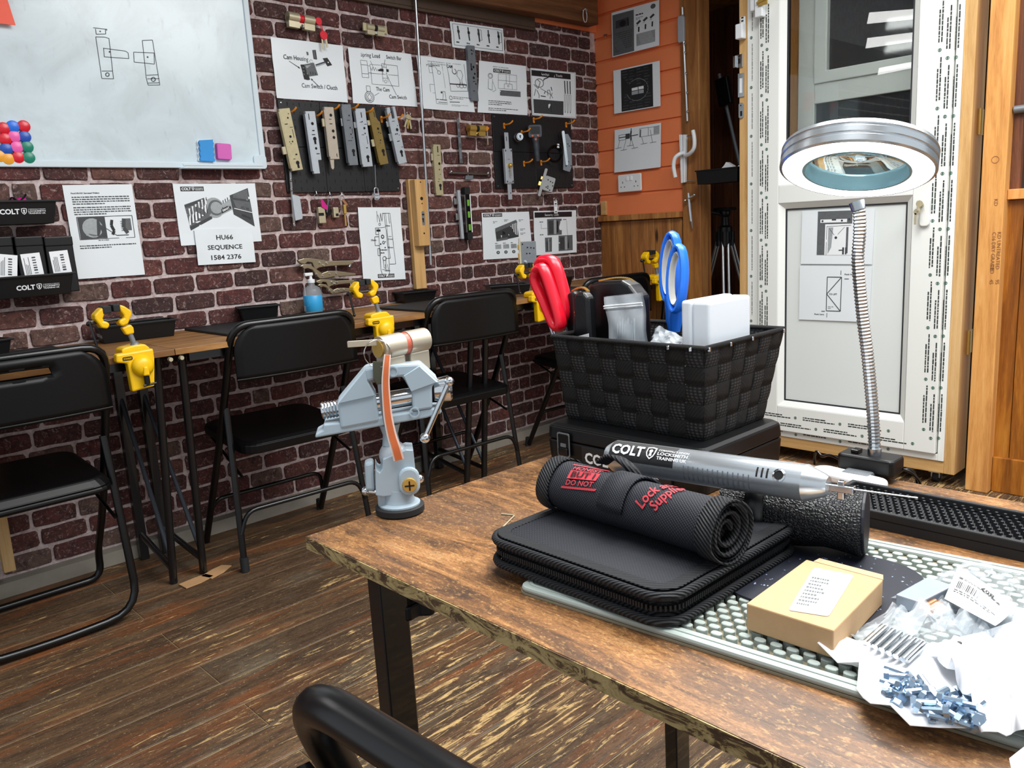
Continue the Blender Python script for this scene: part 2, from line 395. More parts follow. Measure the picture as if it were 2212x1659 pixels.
# ------------------------------------------------------------------ brick wall
XC = 3.372                                   # corner with the orange wall
wb = struct(MB().box(-1.62, XC, D, D+.06, .0, 2.75), 'wall_back', K['mortar'])
var = []
for k in range(7):
    q = random.Random(k+50); P = []; Q = []
    for (x, y) in [(-.5, -.34), (-.46, -.47), (-.2, -.5), (.15, -.49), (.46, -.47), (.5, -.3), (.5, .33), (.45, .48), (.1, .5), (-.25, .49), (-.46, .46), (-.5, .3)]:
        jx, jy = q.uniform(-.014, .014), q.uniform(-.035, .035)
        P.append((x+jx, y+jy)); Q.append(((x+jx)*.975, (y+jy)*.91))
    b = MB(); b.prism(P, -.006, .0035).prism(P, .0035, .0065, top=Q); var.append(b)
HID = []                                      # stretches of the wall that boards and sheets cover
def hide(a, c):
    p, q = on_y(*a), on_y(*c); HID.append((min(p.x, q.x), max(p.x, q.x), min(p.z, q.z), max(p.z, q.z)))
for a, c in (((-400, -300), (575, 362)), ((602, 226), (858, 412)), ((1068, 250), (1234, 404)), ((600, 85), (738, 215)), ((762, 110), (888, 222)), ((150, 402), (290, 590)), ((376, 400), (556, 520)),
             ((900, 122), (1018, 240)), ((1034, 135), (1137, 246)), ((1148, 150), (1242, 254)), ((776, 450), (868, 602)), ((1042, 460), (1145, 555)), ((1154, 457), (1243, 545)), ((-200, 520), (158, 650))): hide(a, c)
def proj(p):
    d = V(p)-V((0, 0, EYE)); z = d.dot(_f); return CX+FPX*d.dot(_r)/z, CY-FPX*d.dot(_u)/z
bricks = []; CH = .0632
for r_ in range(40):
    z = .05+CH*r_
    if z > 1.95+.06: break
    x = -1.6+(.072 if r_ % 2 else 0)+rnd.uniform(-.012, .012)
    while x < XC-.015:
        L = rnd.choice([.142, .148, .137, .150, .144, .073, .146])
        x1 = min(x+L, XC if z < 1.86 else 3.335)
        if x1-x > .03: bricks.append(((x+x1)/2, z+CH/2, x1-x))
        x += L
def key(b):
    px, py = proj((b[0], D, b[1]))
    if not (-30 < px < 1320 and -20 < py < 1300): return 0
    if any(h[0] < b[0] < h[1] and h[2] < b[1] < h[3] for h in HID): return 0
    return b[2]/(b[0]**2+D*D)
bricks.sort(key=key, reverse=True)
one = []
rest = MB()
for i, (x, z, L) in enumerate(bricks):
    va = var[i % 7]; s_ = Matrix.Diagonal((L-.0095, CH-.0095, 1, 1)); M = wall_frame((x, D, z), R(rnd.uniform(-.5, .5))) @ s_
    if i < 298 and key((x, z, L)) > 0:
        if len(one) < 7: o = va.build('brick', K['brick'], wb); one.append(o)
        else: o = one[i % 7].copy(); COL.objects.link(o)
        o.matrix_local = M
    else: rest.add(va.v, va.f, 0, M)
rest.build('brick', K['brick'], wb, kind='stuff')
def colt(mb, x, y, h, mi=0, z=.0005, full=True, map_=None):
    """the workshop's mark: word, shield with keyhole, two lines; x left, y foot, h height of a capital; returns its width"""
    f_ = map_ or (lambda a, b: (a, b, z))
    mb.text('COLT', x, y, h, h*3.7, 'L', mi=mi, bold=.035, map_=f_)
    sx = x+h*4.0; hh = h*1.35; y_ = y-h*.18
    S = [(0, .92), (.5, 1), (1, .92), (1, .5), (.86, .22), (.5, 0), (.14, .22), (0, .5)]
    O = [(sx+a*h*1.05, y_+b*hh) for a, b in S]; I = [(sx+h*.52+(a-.5)*h*.8, y_+hh*.52+(b-.52)*hh*.8) for a, b in S]
    n = len(O); mb.add([f_(*p) for p in O]+[f_(*p) for p in I], [((i+1) % n, i, n+i, n+(i+1) % n) for i in range(n)], mi)
    kx, ky = sx+h*.52, y_+hh*.62
    mb.add([f_(kx+a*h*.2, ky+b*h*.2) for a, b in circle(1, 8)], [tuple(range(8))], mi)
    mb.add([f_(kx-h*.08, ky), f_(kx-h*.16, ky-h*.5), f_(kx+h*.16, ky-h*.5), f_(kx+h*.08, ky)], [(0, 1, 2, 3)], mi)
    if full:
        lx = sx+h*1.3
        mb.text("CORNWALL'S DEVON", lx, y+h*.78, h*.22, h*3.3, 'L', mi=mi, map_=f_)
        mb.text('LOCKSMITH', lx, y+h*.36, h*.30, h*3.3, 'L', mi=mi, bold=.02, map_=f_)
        mb.text('TRAINING UK', lx, y-h*.08, h*.30, h*3.3, 'L', mi=mi, bold=.02, map_=f_)
    return h*8.6
p = on_y(1257, 176); b = MB(wall_frame(p)); b.M = wall_frame((p.x, D-.0075, p.z)); colt(b, 0, 0, .0085); b.build('logo_print', K['white_ink'], wb)
# grey plinth, trims, beam above
struct(MB().box(-1.62, XC, D-.05, D, .0, .046), 'baseboard_back', plain('plinth', '#8d877c', .8, var=.3, scale=12, bump=.2))
zt = on_y(1000, 36, D-.02).z
struct(MB().box(-1.62, 2.925, D-.022, D-.001, zt+.005, zt+.13).box(-1.62, 2.925, D-.0235, D-.001, zt-.008, zt+.005), 'trim_1', K['trim_dark'], bevel=.003)
zb_ = on_y(1200, 47, D-.03).z
bm = struct(MB().box(-1.62, 3.29, D-.10, D-.03, zb_, zb_+.2), 'trim_2', K['beam'], bevel=.004)
ob = MB().box(2.7, XC+.02, D-.012, D+.0, 1.972, 2.75)
struct(ob, 'trim_3', K['orange_paint'])
# cable loop and hook at the end of the beam
tg = thing('cable_loop', 'thin white cable loop on a hook at the end of the brown beam', 'cable', WF(1262, 24, .11))
MB().tube([(math.cos(a)*.014, -.022+math.sin(a)*.03, .004) for a in [k*PI/8 for k in range(16)]], .0016, 6, closed=True).build('loop', K['white_plastic'], tg, smooth=60)
MB().tube(bez([(-.012, .0, 0), (-.005, .008, .01), (.004, .006, .012), (.004, -.004, .01)], 4), .003, 6).build('hook', K['steel'], tg, smooth=60)

# ------------------------------------------------------------------ orange wall with the stained boards below and the recess
wr = struct(MB().box(XC+.012, XC+.07, 2.34, D+.06, 0, 2.75), 'wall_right', K['dark_board'])
ZO = on_x(1400, 461, XC).z; BP = .1105; yo = on_x(1475, 300, XC).y
for i in range(15):
    z = ZO+BP*i
    b = MB().add([(XC-.0, D, z), (XC-.0, yo, z), (XC+.0, D, z+.006), (XC, yo, z+.006)], [])
    P = [(0, 0), (.0, BP-.016), (.010, BP-.002), (.012, BP+.004), (.02, BP+.004), (.02, 0)]
    vs_ = [(XC+a, D+.0, z+c_) for a, c_ in P]+[(XC+a, yo, z+c_) for a, c_ in P]; n = len(P)
    MB().add(vs_, [(i_, (i_+1) % n, n+(i_+1) % n, n+i_) for i_ in range(n)]+[tuple(range(n-1, -1, -1)), tuple(range(n, 2*n))]).build('board', K['orange_paint'], wr)
yl = on_x(1475, 470, XC-.02).y
MB().box(XC-.028, XC+.01, yo-.0, D-.002, ZO-.028, ZO).build('ledge', K['stained'], wr, bevel=.002)
bx = [1297, 1331, 1364, 1416, 1451, 1475]
for a, c_ in zip(bx[:-1], bx[1:]):
    ya, yb = on_x(a, 560, XC).y, on_x(c_, 560, XC).y
    MB().box(XC-.004, XC+.012, yb+.0012, min(ya, D)-.0012, .0, ZO-.031).build('board', K['stained'], wr, bevel=.002, seg=1)
q = on_x(1306, 466, XC-.006)
tag(MB().box(XC-.014, XC-.001, q.y-.016, q.y+.018, q.z+.004, q.z+.075).build('wood_offcut', K['pine_flat'], bevel=.001), 'small pale wood offcut on the ledge in the corner below the orange boards', 'wood block')
# post beside the recess, the recess
pa, pb_ = yo-.002, on_x(1512, 300, XC-.012).y
struct(MB().box(XC-.014, XC+.075, pb_, pa, 0, 2.75), 'trim_4', K['stained'], bevel=.003)
rec = struct(MB().box(4.02, 4.08, 1.2, 2.75, 0, 2.75).box(XC+.12, 4.02, 2.72, 2.78, 0, 2.75), 'wall_recess', K['dark_board'])
for k in range(12):
    MB().box(4.0, 4.018, 1.25+k*.12, 1.25+k*.12+.117, 0, 2.75).build('board', K['dark_board'], rec, bevel=.002, seg=1)
for k in range(5):
    MB().box(XC+.13+k*.11, XC+.13+k*.11+.107, 2.70, 2.718, 0, 2.75).build('board', K['dark_board'], rec, bevel=.002, seg=1)
struct(MB().box(XC+.05, 4.0, 1.3, 2.7, 2.10, 2.16), 'trim_5', K['stained'])

# ------------------------------------------------------------------ right of the door: post, amber boards, dark window
XW = 3.174; py_ = on_x(2124, 300, 3.127).y; py2 = on_x(2177, 300, 3.127).y
struct(MB().box(3.127, XW+.03, py2, py_, 0, 2.75), 'trim_6', K['pine_warm'], bevel=.003)
zl = on_x(2196, 408, XW).z
wf = struct(MB().box(XW+.016, XW+.06, -1.6, py2+.06, 0, zl-.03), 'wall_front', K['dark_board'])
ys = [py2+.05]+[on_x(2197, 700, XW).y-.115*k for k in range(20)]
for a, c_ in zip(ys[:-1], ys[1:]):
    MB().box(XW, XW+.016, c_+.001, a-.001, .10, zl-.035).build('board', K['amber_board'], wf, bevel=.002, seg=1)
MB().box(XW-.012, XW+.014, -1.6, py2-.001, .0, .13).build('rail', K['amber_board'], wf, bevel=.003)
wn = struct(MB().box(XW-.02, XW+.05, -1.6, py2-.001, zl-.034, zl), 'window_1', K['pine_warm'], bevel=.002)
MB().box(XW+.03, XW+.034, -1.6, py2+.02, zl, 2.75).build('pane', K['back_pane'], wn)
MB().box(XW+.036, XW+.05, -1.6, py2+.05, zl, 2.75).build('backing', K['trim_dark'], wn)
MB().box(XW-.0, XW+.03, py2-.03, py2+.02, zl, 2.75).build('reveal', K['dark_board'], wn)
q = on_x(2190, 238, XW); tag(MB().tube([(XW-.01, py2-.004, q.z), (XW-.01, .4, q.z)], .013, 10).build('rail_bar', K['dark_zinc'], smooth=60), 'dark grey round bar across the window right of the door', 'bar')
# stamp on the post
b = MB(side_frame((3.1265, 0, 0)))
q = on_x(2150, 540, 3.1265)
for k, (s_, dz, du) in enumerate((('KD', .17, -.012), ('C16 DRY GRADED', .06, -.012), ('KD UNTREATED', .06, .004), ('CE', -.05, -.012), ('45', -.10, -.012), ('95', -.10, .006))):
    b.text(s_, -q.y+du, q.z+dz, .012, None, 'L', rot=-PI/2)
q = on_x(2150, 345, 3.1265); b.ring([(-q.y+x, q.z+y) for x, y in circle(.012, 12)], [(-q.y+x, q.z+y) for x, y in circle(.0105, 12)], 0, .0004)
b.build('stamp', plain('stamp_ink', '#8a5a30', .6), bpy.data.objects['trim_6'])

# ceiling with rafters (seen in the panes only)
ce = struct(MB().box(-1.6, 4.2, 1.75, 2.95, 2.76, 2.8).box(-1.6, 4.2, -1.6, -.75, 2.76, 2.8), 'ceiling', K['trim_dark'])
for k in range(8):
    MB().box(-1.5+k*.75, -1.42+k*.75, -1.6, 2.9, 2.62, 2.76).build('rafter', K['beam'], ce)

# ------------------------------------------------------------------ white door in its timber frame
XD = 3.12
dM = side_frame((XD, 0, 0))                   # local x = -y of the room, y up, z towards the room
def dp(px, py, off=0):
    p = on_x(px, py, XD-off); return -p.y, p.z
TOP = 2.6
dr = thing('door_1', None, None, dM); dr['kind'] = 'structure'
tl, tr_ = dp(1597, 300)[0], dp(2085, 550)[0]
fl_, fr_ = dp(1616, 400)[0], dp(2060, 550)[0]
tb = dp(1870, 995)[1]; fb = dp(1870, 970)[1]
DEP = on_y(2122, 300, -tr_).x-XD
# timber frame
for n_, a in (('timber', (tl, fl_, tb, TOP, -DEP, 0)), ('timber', (fr_, tr_, tb, TOP, -DEP, .0)), ('timber', (fl_, fr_, tb, fb, -DEP, 0))):
    MB().box(*a).build(n_, K['pine_flat'] if a[3] == TOP else K['pine_x'], dr, bevel=.002)
# outer frame
FW = .052
lo_l, lo_r = dp(1642, 400)[0], dp(2046, 550)[0]; lo_b = dp(1870, 957)[1]
of = MB()
of.box(fl_, lo_l, fb, TOP, -.05, .006).box(lo_r, fr_, fb, TOP, -.05, .006).box(lo_l, lo_r, fb, lo_b, -.05, .006)
of.build('outer_frame', K['upvc'], dr, bevel=.002)
# leaf: stiles and rails with a chamfered bead
gl, gr = dp(1689, 200)[0], dp(1985, 200)[0]; gb = dp(1800, 392)[1]; pt = dp(1780, 434)[1]
pb = dp(1810, 890)[1]
lf = MB(); z1 = .022
lf.box(lo_l+.004, gl, lo_b+.004, TOP, -.04, z1).box(gr, lo_r-.004, lo_b+.004, TOP, -.04, z1).box(gl, gr, pt, gb, -.04, z1).box(gl, gr, lo_b+.004, pb, -.04, z1)
lf.build('leaf_frame', K['upvc'], dr, bevel=.003)
def bead(x0, x1, y0, y1):
    w_ = .022; O = [(x0, y0), (x1, y0), (x1, y1), (x0, y1)]; I = [(x0+w_, y0+w_), (x1-w_, y0+w_), (x1-w_, y1-w_), (x0+w_, y1-w_)]
    b = MB(); vs_ = [(x, y, z1-.001) for x, y in O]+[(x, y, .004) for x, y in I]+[(x, y, .001) for x, y in I]
    b.add(vs_, [(i, (i+1) % 4, 4+(i+1) % 4, 4+i) for i in range(4)]+[(4+i, 4+(i+1) % 4, 8+(i+1) % 4, 8+i) for i in range(4)])
    b.build('bead', K['upvc'], dr); return I
I1 = bead(gl, gr, gb, TOP-.08); I2 = bead(gl, gr, pb, pt)
for I in (I1, I2):
    g_ = .006; Q = [(I[0][0]+g_, I[0][1]+g_), (I[1][0]-g_, I[1][1]+g_), (I[2][0]-g_, I[2][1]-g_), (I[3][0]+g_, I[3][1]-g_)]
    MB().ring(I, Q, -.002, .003).build('gasket', K['gasket'], dr)
MB().box(I2[0][0], I2[1][0], I2[0][1], I2[2][1], -.03, -.001).build('panel', K['upvc_panel'], dr)
MB().box(I1[0][0], I1[1][0], I1[0][1], I1[2][1], -.006, -.002).build('glass_pane', K['glass'], dr)
# film with print on the frame: two lines of words and a round mark, repeated
film = MB(); fq = random.Random(3)
def words(x, y, L, h, vert, z, mi=0):
    s_ = 0
    while s_ < L-.003:
        k = min(fq.uniform(.006, .022), L-s_); a = s_; s_ += k+.0022
        hh = h*fq.uniform(.82, 1.)
        film.add([(x, y-a, z), (x, y-a-k, z), (x+hh, y-a-k, z), (x+hh, y-a, z)] if vert else [(x+a, y, z), (x+a+k, y, z), (x+a+k, y+hh, z), (x+a, y+hh, z)], [(0, 1, 2, 3)], mi)
def mark(x, y, z):
    film.ring([(x+a, y+b) for a, b in circle(.0062, 10)], [(x+a, y+b) for a, b in circle(.004, 10)], z-.0003, z, 1)
    film.add([(x+a*.6, y+b, z) for a, b in circle(.004, 8)], [tuple(range(8))], 1)
def filmcol(x, z, y0, y1, ph, w_=.0052, two=True):
    y = y1-ph
    while y > y0:
        if y-.15 > y0: words(x+.009, y, .142, w_, True, z); words(x, y-.037, .105, w_, True, z) if two else None
        if y-.168 > y0: mark(x+.006, y-.167, z)
        y -= .19
def filmrow(y, z, x0, x1, ph, two=True):
    x = x0+ph
    while x < x1-.15:
        words(x, y+.009, .098, .005, False, z); words(x, y, .135, .005, False, z) if two else None
        mark(x+.157, y+.006, z); x += .19
zz = z1+.0004
filmcol(lo_r-.052, zz, lo_b+.06, 2.3, .02); filmcol(lo_r-.026, zz, lo_b+.05, 2.35, .1); filmcol(fr_-.026, .0064, fb+.03, 2.3, .05)
filmcol(lo_l+.012, zz, lo_b+.06, 2.3, .07); filmcol(lo_l+.035, zz, lo_b+.05, 2.35, .14); filmcol(fl_+.012, .0064, fb+.03, 2.3, .03, .003, False)
filmrow(lo_b+.062, zz, lo_l+.02, lo_r-.08, .0); filmrow(lo_b+.026, zz, lo_l+.03, lo_r-.03, .08); filmrow(fb+.01, .0064, fl_+.02, fr_-.02, .05, False)
film.build('film_print', [K['film'], K['film_green']], dr)
# hinges on the post side, lock with keys, castor below
for px, py in ((2108, 260), (2076, 745)):
    q = on_x(px, py, XD); b = MB()
    b.box(tr_-.004, tr_+.0015, q.z-.043, q.z+.043, -DEP-.0, -DEP+.05).tube([(tr_+.006, q.z-.043, .004-DEP+.05), (tr_+.006, q.z+.043, .004-DEP+.05)], .006, 8)
    b.build('hinge', K['brass'], dr, smooth=40)
q = dp(1990, 452, .03); b = MB(); b.prism(rrect(.034, .10, .012, 4, q[0]+.012, q[1]-.01), z1, z1+.012)
b.build('lock_plate', K['upvc'], dr, bevel=.003)
b = MB(); b.prism(circle(.009, 14, q[0]+.002, q[1]+.016), z1, z1+.022); b.box(q[0]-.002, q[0]+.002, q[1]-.005, q[1]+.03, z1+.02, z1+.045)
b.prism(circle(.012, 12, q[0]+.002, q[1]+.02), z1+.03, z1+.0325).prism(circle(.011, 12, q[0]-.004, q[1]-.008), z1+.036, z1+.0385).box(q[0]-.012, q[0]-.004, q[1]-.052, q[1]-.012, z1+.036, z1+.0385)
b.build('keys', K['nickel'], dr, bevel=.0005)
q = on_z(2000, 1038, .03); cs = MB(); cx_ = -q.y
cs.box(cx_-.02, cx_+.02, tb-.008, tb, -.075, -.02).box(cx_-.016, cx_+.016, tb-.03, tb-.008, -.06, -.056).box(cx_-.016, cx_+.016, tb-.03, tb-.008, -.04, -.036)
cs.build('castor_bracket', K['steel'], dr)
MB(T(cx_, .022, -.048) @ RY(PI/2)).lathe([(.0, -.01), (.02, -.01), (.022, -.006), (.022, .006), (.02, .01), (0, .01)], 16).build('castor_wheel', K['rubber'], dr, smooth=40)
# second display window standing behind the pane
w2 = thing('display_window', 'second white window frame standing behind the glass of the film-covered white door', 'window', side_frame((XD+.17, 0, 0)))
def d2(px, py): p = on_x(px, py, XD+.17); return -p.y, p.z
a0, a1 = d2(1727, 150)[0], d2(2010, 150)[0]; b0, b1 = d2(1763, 150)[0], d2(1791, 150)[0]
tz0, tz1 = d2(1850, 212)[1], d2(1850, 168)[1]
m = MB(); m.box(a0, b0, gb-.05, TOP, -.03, .01).box(a1-.02, a1+.03, gb-.05, TOP, -.03, .01).box(b0, a1-.02, tz0, tz1, -.03, .012)
m.build('frame', K['upvc'], w2, bevel=.003)
P = [(b0, tz1), (a1-.02, tz1), (a1-.02, TOP), (b0, TOP)]; Q = [(b1, tz1+.045), (a1-.05, tz1+.045), (a1-.05, TOP-.05), (b1, TOP-.05)]
MB().ring(P, Q, -.02, .022).build('sash', K['upvc'], w2, bevel=.004)
MB().box(b1-.002, a1-.04, tz1+.04, TOP-.04, -.006, -.002).build('pane', K['back_pane'], w2)
MB().box(b0-.002, a1-.01, gb-.05, tz0+.002, -.012, -.008).build('pane', K['back_pane'], w2)
s0 = d2(1703, 150)[0]
struct(MB(side_frame((XD+.19, 0, 0))).box(s0, a0-.004, gb-.1, TOP, -.05, 0), 'trim_7', K['pine_warm'])
struct(MB(side_frame((XD+.26, 0, 0))).box(tl-.1, tr_+.05, 0, 2.75, -.03, 0), 'wall_behind_door', K['trim_dark'])

# ------------------------------------------------------------------ sheets of paper
class Print:
    def __init__(s, fmap): s.f = fmap; s.b = MB(); s.k = 0
    def poly(s, P, ink='k', lift=0):
        s.b.add([s.f(a, b, .0006+lift) for a, b in P], [tuple(range(len(P)))], 'kmlsw'.index(ink))
    def rect(s, a0, b0, a1, b1, ink='k', lift=0, nx=5):
        for i in range(nx):
            p, q = a0+(a1-a0)*i/nx, a0+(a1-a0)*(i+1)/nx
            s.poly([(p, b0), (q, b0), (q, b1), (p, b1)], ink, lift)
    def line(s, a0, b0, a1, b1, w_=.006, ink='k', lift=.0002, asp=1.41):
        dx, dy = (a1-a0)*asp, b1-b0; L = math.hypot(dx, dy) or 1; nx, ny = -dy/L*w_/2/asp, dx/L*w_/2
        for i in range(2):
            p0, q0 = a0+(a1-a0)*i/2, b0+(b1-b0)*i/2; p1, q1 = a0+(a1-a0)*(i+1)/2, b0+(b1-b0)*(i+1)/2
            s.poly([(p0-nx, q0-ny), (p1-nx, q1-ny), (p1+nx, q1+ny), (p0+nx, q0+ny)], ink, lift)
    def path(s, P, w_=.006, ink='k', close=False, asp=1.41, lift=.0002):
        P = list(P)+([P[0]] if close else [])
        for (a, b), (c, d) in zip(P[:-1], P[1:]): s.line(a, b, c, d, w_, ink, lift, asp)
    def box(s, a0, b0, a1, b1, w_=.006, ink='k', asp=1.41): s.path([(a0, b0), (a1, b0), (a1, b1), (a0, b1)], w_, ink, True, asp)
    def circ(s, a, b, r, w_=.006, ink='k', asp=1.41, n=14): s.path([(a+r*math.cos(2*PI*i/n)/asp, b+r*math.sin(2*PI*i/n)) for i in range(n)], w_, ink, True, asp)
    def disc(s, a, b, r, ink='k', asp=1.41, n=12, lift=.0002): s.poly([(a+r*math.cos(2*PI*i/n)/asp, b+r*math.sin(2*PI*i/n)) for i in range(n)], ink, lift)
    def text(s, st, a, b, h, width=None, align='C', ink='k', bold=0, lift=.0003, asp=1.41, rot=0):
        # h in heights of the sheet, width in widths
        s.b.text(st, a*asp, b, h, None if width is None else width*asp, align, rot, bold=bold, mi='kmlsw'.index(ink), map_=lambda x, y: s.f(x/asp, y, .0006+lift))
    def lines(s, a0, a1, b, n, dy, h, ink='s', seed=1):
        q = random.Random(seed)
        for i in range(n):
            x = a0; end = a1 if i < n-1 else a0+(a1-a0)*.55
            while x < end-.01:
                k = min(q.uniform(.015, .06), end-x); s.poly([(x, b-i*dy), (x+k, b-i*dy), (x+k, b-i*dy+h*q.uniform(.75, 1)), (x, b-i*dy+h)], ink); x += k+.009
    def colt(s, a, b, h, asp=1.41, bg=True, wtot=None):
        W_ = h*8.9/asp
        if bg: s.rect(a-h*.35/asp, b-h*.4, a+W_, b+h*1.35, 'k')
        colt(s.b, a*asp, b, h, 4, map_=lambda x, y: s.f(x/asp, y, .0006+.0003))
INKS = [K['ink'], K['ink_mid'], K['ink_light'], K['ink_soft'], K['white_ink']]
def sheet(label, tl_, tr__, br, bl, draw, side=None, off=.008, wave=.0012, seed=0, name='printed_sheet', group=None, cat='sheet', wf=6.):
    F = (lambda p: on_y(p[0], p[1], D-off)) if side is None else (lambda p: on_x(p[0], p[1], side))
    c4 = [F(p) for p in (bl, br, tr__, tl_)]
    M = wall_frame(c4[0]) if side is None else side_frame(c4[0]); Mi = M.inverted(); L = [Mi @ p for p in c4]
    def fm(a, b, z=0):
        p = L[0]*(1-a)*(1-b)+L[1]*a*(1-b)+L[2]*a*b+L[3]*(1-a)*b
        zz_ = wave*(math.sin(a*wf+seed)*math.cos(b*wf*.8+seed*2)+.5*math.sin((a+b)*wf*2+seed))
        return (p.x, p.y, z+zz_+wave*1.5)
    o = MB().grid(lambda a, b: fm(a, b), 8, 8, thick=.0007).build(name, K['paper'], None, M, smooth=70)
    tag(o, label, cat, group)
    if draw:
        pr = Print(fm); draw(pr)
        if pr.b.v: pr.b.build('print', INKS, o)
    return o

def d_text(p):
    A = .71
    p.text('Ford HU101 Serrated Wafers', .10, .905, .016, .4, 'L', bold=.02, asp=A)
    p.lines(.10, .93, .865, 4, .024, .012, 's', 3); p.lines(.10, .93, .755, 4, .024, .012, 's', 5)
    p.rect(.13, .425, .52, .655, 's'); p.disc(.325, .54, .105, 'l', A, 18, .0003); p.disc(.335, .53, .08, 'm', A, 18, .0004); p.circ(.37, .57, .055, .008, 'l', A); p.path([(.22, .46), (.35, .58), (.44, .6)], .01, 'l', asp=A)
    p.box(.12, .42, .93, .66, .006, 'k', A); p.path([(.62, .62), (.6, .56), (.63, .5), (.6, .46)], .03, 'k', asp=A); p.path([(.8, .63), (.78, .53), (.83, .47)], .04, 's', asp=A); p.rect(.78, .5, .9, .63, 'm')
    for k in range(6): p.line(.74, .5+k*.02, .79, .5+k*.02, .006, asp=A)
    p.line(.52, .53, .66, .45, .006, asp=A); p.line(.66, .45, .84, .45, .008, asp=A)
    p.lines(.38, .68, .40, 1, .02, .010, 'm', 9); p.lines(.10, .93, .345, 2, .024, .012, 's', 8)
def d_smart(p):
    p.colt(.09, .895, .042)
    p.poly([(.10, .66), (.37, .78), (.41, .42), (.14, .24)], 'm'); p.poly([(.10, .66), (.37, .78), (.375, .73), (.11, .61)], 's', .0002); p.poly([(.13, .30), (.41, .47), (.41, .42), (.14, .24)], 's', .0002)
    for k in range(6):
        x = .14+k*.04; y = .33+k*.035
        p.path([(x, y), (x+.004, y+.12), (x+.018, y+.15), (x+.012, y+.27)], .028, 'w', lift=.0004); p.path([(x+.018, y), (x+.024, y+.25)], .009, 'k', lift=.0005)
    p.disc(.45, .6, .17, 'l', n=18); p.disc(.47, .6, .13, 'm', n=18, lift=.0003); p.disc(.475, .6, .10, 'l', n=14, lift=.0004)
    p.poly([(.52, .63), (.66, .74), (.67, .56), (.53, .48)], 'l', .0003); p.poly([(.53, .57), (.655, .655), (.66, .58), (.535, .50)], 'k', .0005); p.text('SMART', .595, .555, .035, .10, ink='w', bold=.02, lift=.0008, rot=.38)
    for k in range(4): p.line(.54+k*.03, .64+k*.022, .54+k*.03, .70+k*.022, .015, 's')
    p.poly([(.66, .80), (.90, .92), (.93, .26), (.68, .48)], 's', .0002); p.poly([(.68, .73), (.91, .68), (.92, .52), (.69, .6)], 'm', .0004); p.line(.69, .585, .92, .5, .012, 'w', .0006); p.poly([(.70, .82), (.89, .9), (.89, .72), (.7, .76)], 'm', .0004)
    p.text('HU 66', .83, .56, .05, .1, ink='k', lift=.0008, rot=-.22); p.text('GERMAN', .83, .42, .035, .12, ink='k', lift=.0008, rot=-.42)
def d_hu(p):
    p.text('HU66', .5, .70, .13, .29, bold=.015); p.text('SEQUENCE', .49, .42, .125, .60, bold=.015); p.text('1584 2376', .49, .13, .13, .52, bold=.015)
def d_cam(p):
    p.text('Cam Housing', .31, .66, .075, .34, bold=.006); p.circ(.52, .665, .028, .007, 'm'); p.text('Cam Switch / Clucth', .61, .21, .075, .50, bold=.006)
    p.line(.21, .63, .35, .53, .008); p.poly([(.355, .525), (.33, .56), (.325, .53)], 'k')
    p.poly([(.36, .59), (.42, .6), (.46, .34), (.40, .35)], 'k'); p.poly([(.41, .60), (.56, .65), (.60, .44), (.46, .40)], 'm'); p.poly([(.43, .58), (.55, .62), (.56, .58), (.44, .54)], 'l', .0003); p.poly([(.40, .42), (.46, .44), (.48, .35), (.43, .34)], 'k', .0003)
    for k in range(3): p.rect(.485+k*.035, .44, .5+k*.035, .49, 's', .0003, 1)
    for k in range(3): p.rect(.385, .42+k*.055, .41, .445+k*.055, 'm', .0004, 1)
    p.line(.58, .61, .72, .68, .025, 's'); p.line(.58, .585, .72, .655, .012, 'l', .0004); p.poly([(.69, .74), (.76, .76), (.82, .64), (.75, .61)], 'k'); p.disc(.765, .68, .012, 'w', lift=.0005)
    p.poly([(.55, .86), (.60, .87), (.61, .71), (.56, .70)], 's'); p.poly([(.56, .84), (.58, .85), (.59, .73), (.57, .73)], 'm', .0004); p.poly([(.46, .82), (.49, .82), (.495, .77), (.47, .76)], 'm')
    p.line(.50, .36, .60, .24, .008); p.poly([(.49, .375), (.50, .335), (.52, .36)], 'k')
def d_spring(p):
    p.text('Spring Load', .33, .86, .075, .29, bold=.006); p.text('Switch Bar', .70, .86, .07, .25, bold=.006); p.text('The Cam', .47, .255, .07, .21, bold=.006); p.text('Cam Swicth', .70, .13, .07, .28, bold=.006)
    p.box(.17, .48, .27, .79); p.line(.17, .71, .27, .71); p.line(.17, .55, .27, .55); p.box(.31, .57, .50, .73); p.line(.27, .70, .31, .70); p.line(.27, .57, .31, .57); p.line(.31, .57, .31, .37); p.line(.31, .37, .74, .37); p.line(.74, .37, .74, .75); p.line(.57, .75, .74, .75); p.line(.57, .57, .74, .57)
    p.path([(.31+k*.02, .62 if k % 2 else .68) for k in range(7)], .006); p.rect(.43, .62, .515, .67, 'k'); p.rect(.56, .62, .595, .67, 'k')
    p.box(.49, .5, .56, .76, .006); p.line(.49, .7, .56, .7, .006); p.line(.49, .57, .56, .57, .006); p.circ(.53, .44, .028); p.line(.49, .52, .49, .43, .006); p.line(.57, .52, .57, .43, .006)
    p.line(.31, .84, .36, .67, .007); p.line(.55, .84, .52, .70, .007); p.line(.55, .60, .68, .2, .007)
    p.circ(.25, .13, .10, .008); p.circ(.25, .13, .075, .007); p.path([(.25, .19), (.215, .13), (.25, .06), (.285, .13)], .007, close=True); p.box(.215, .23, .275, .33, .007); p.line(.33, .16, .41, .22, .007)
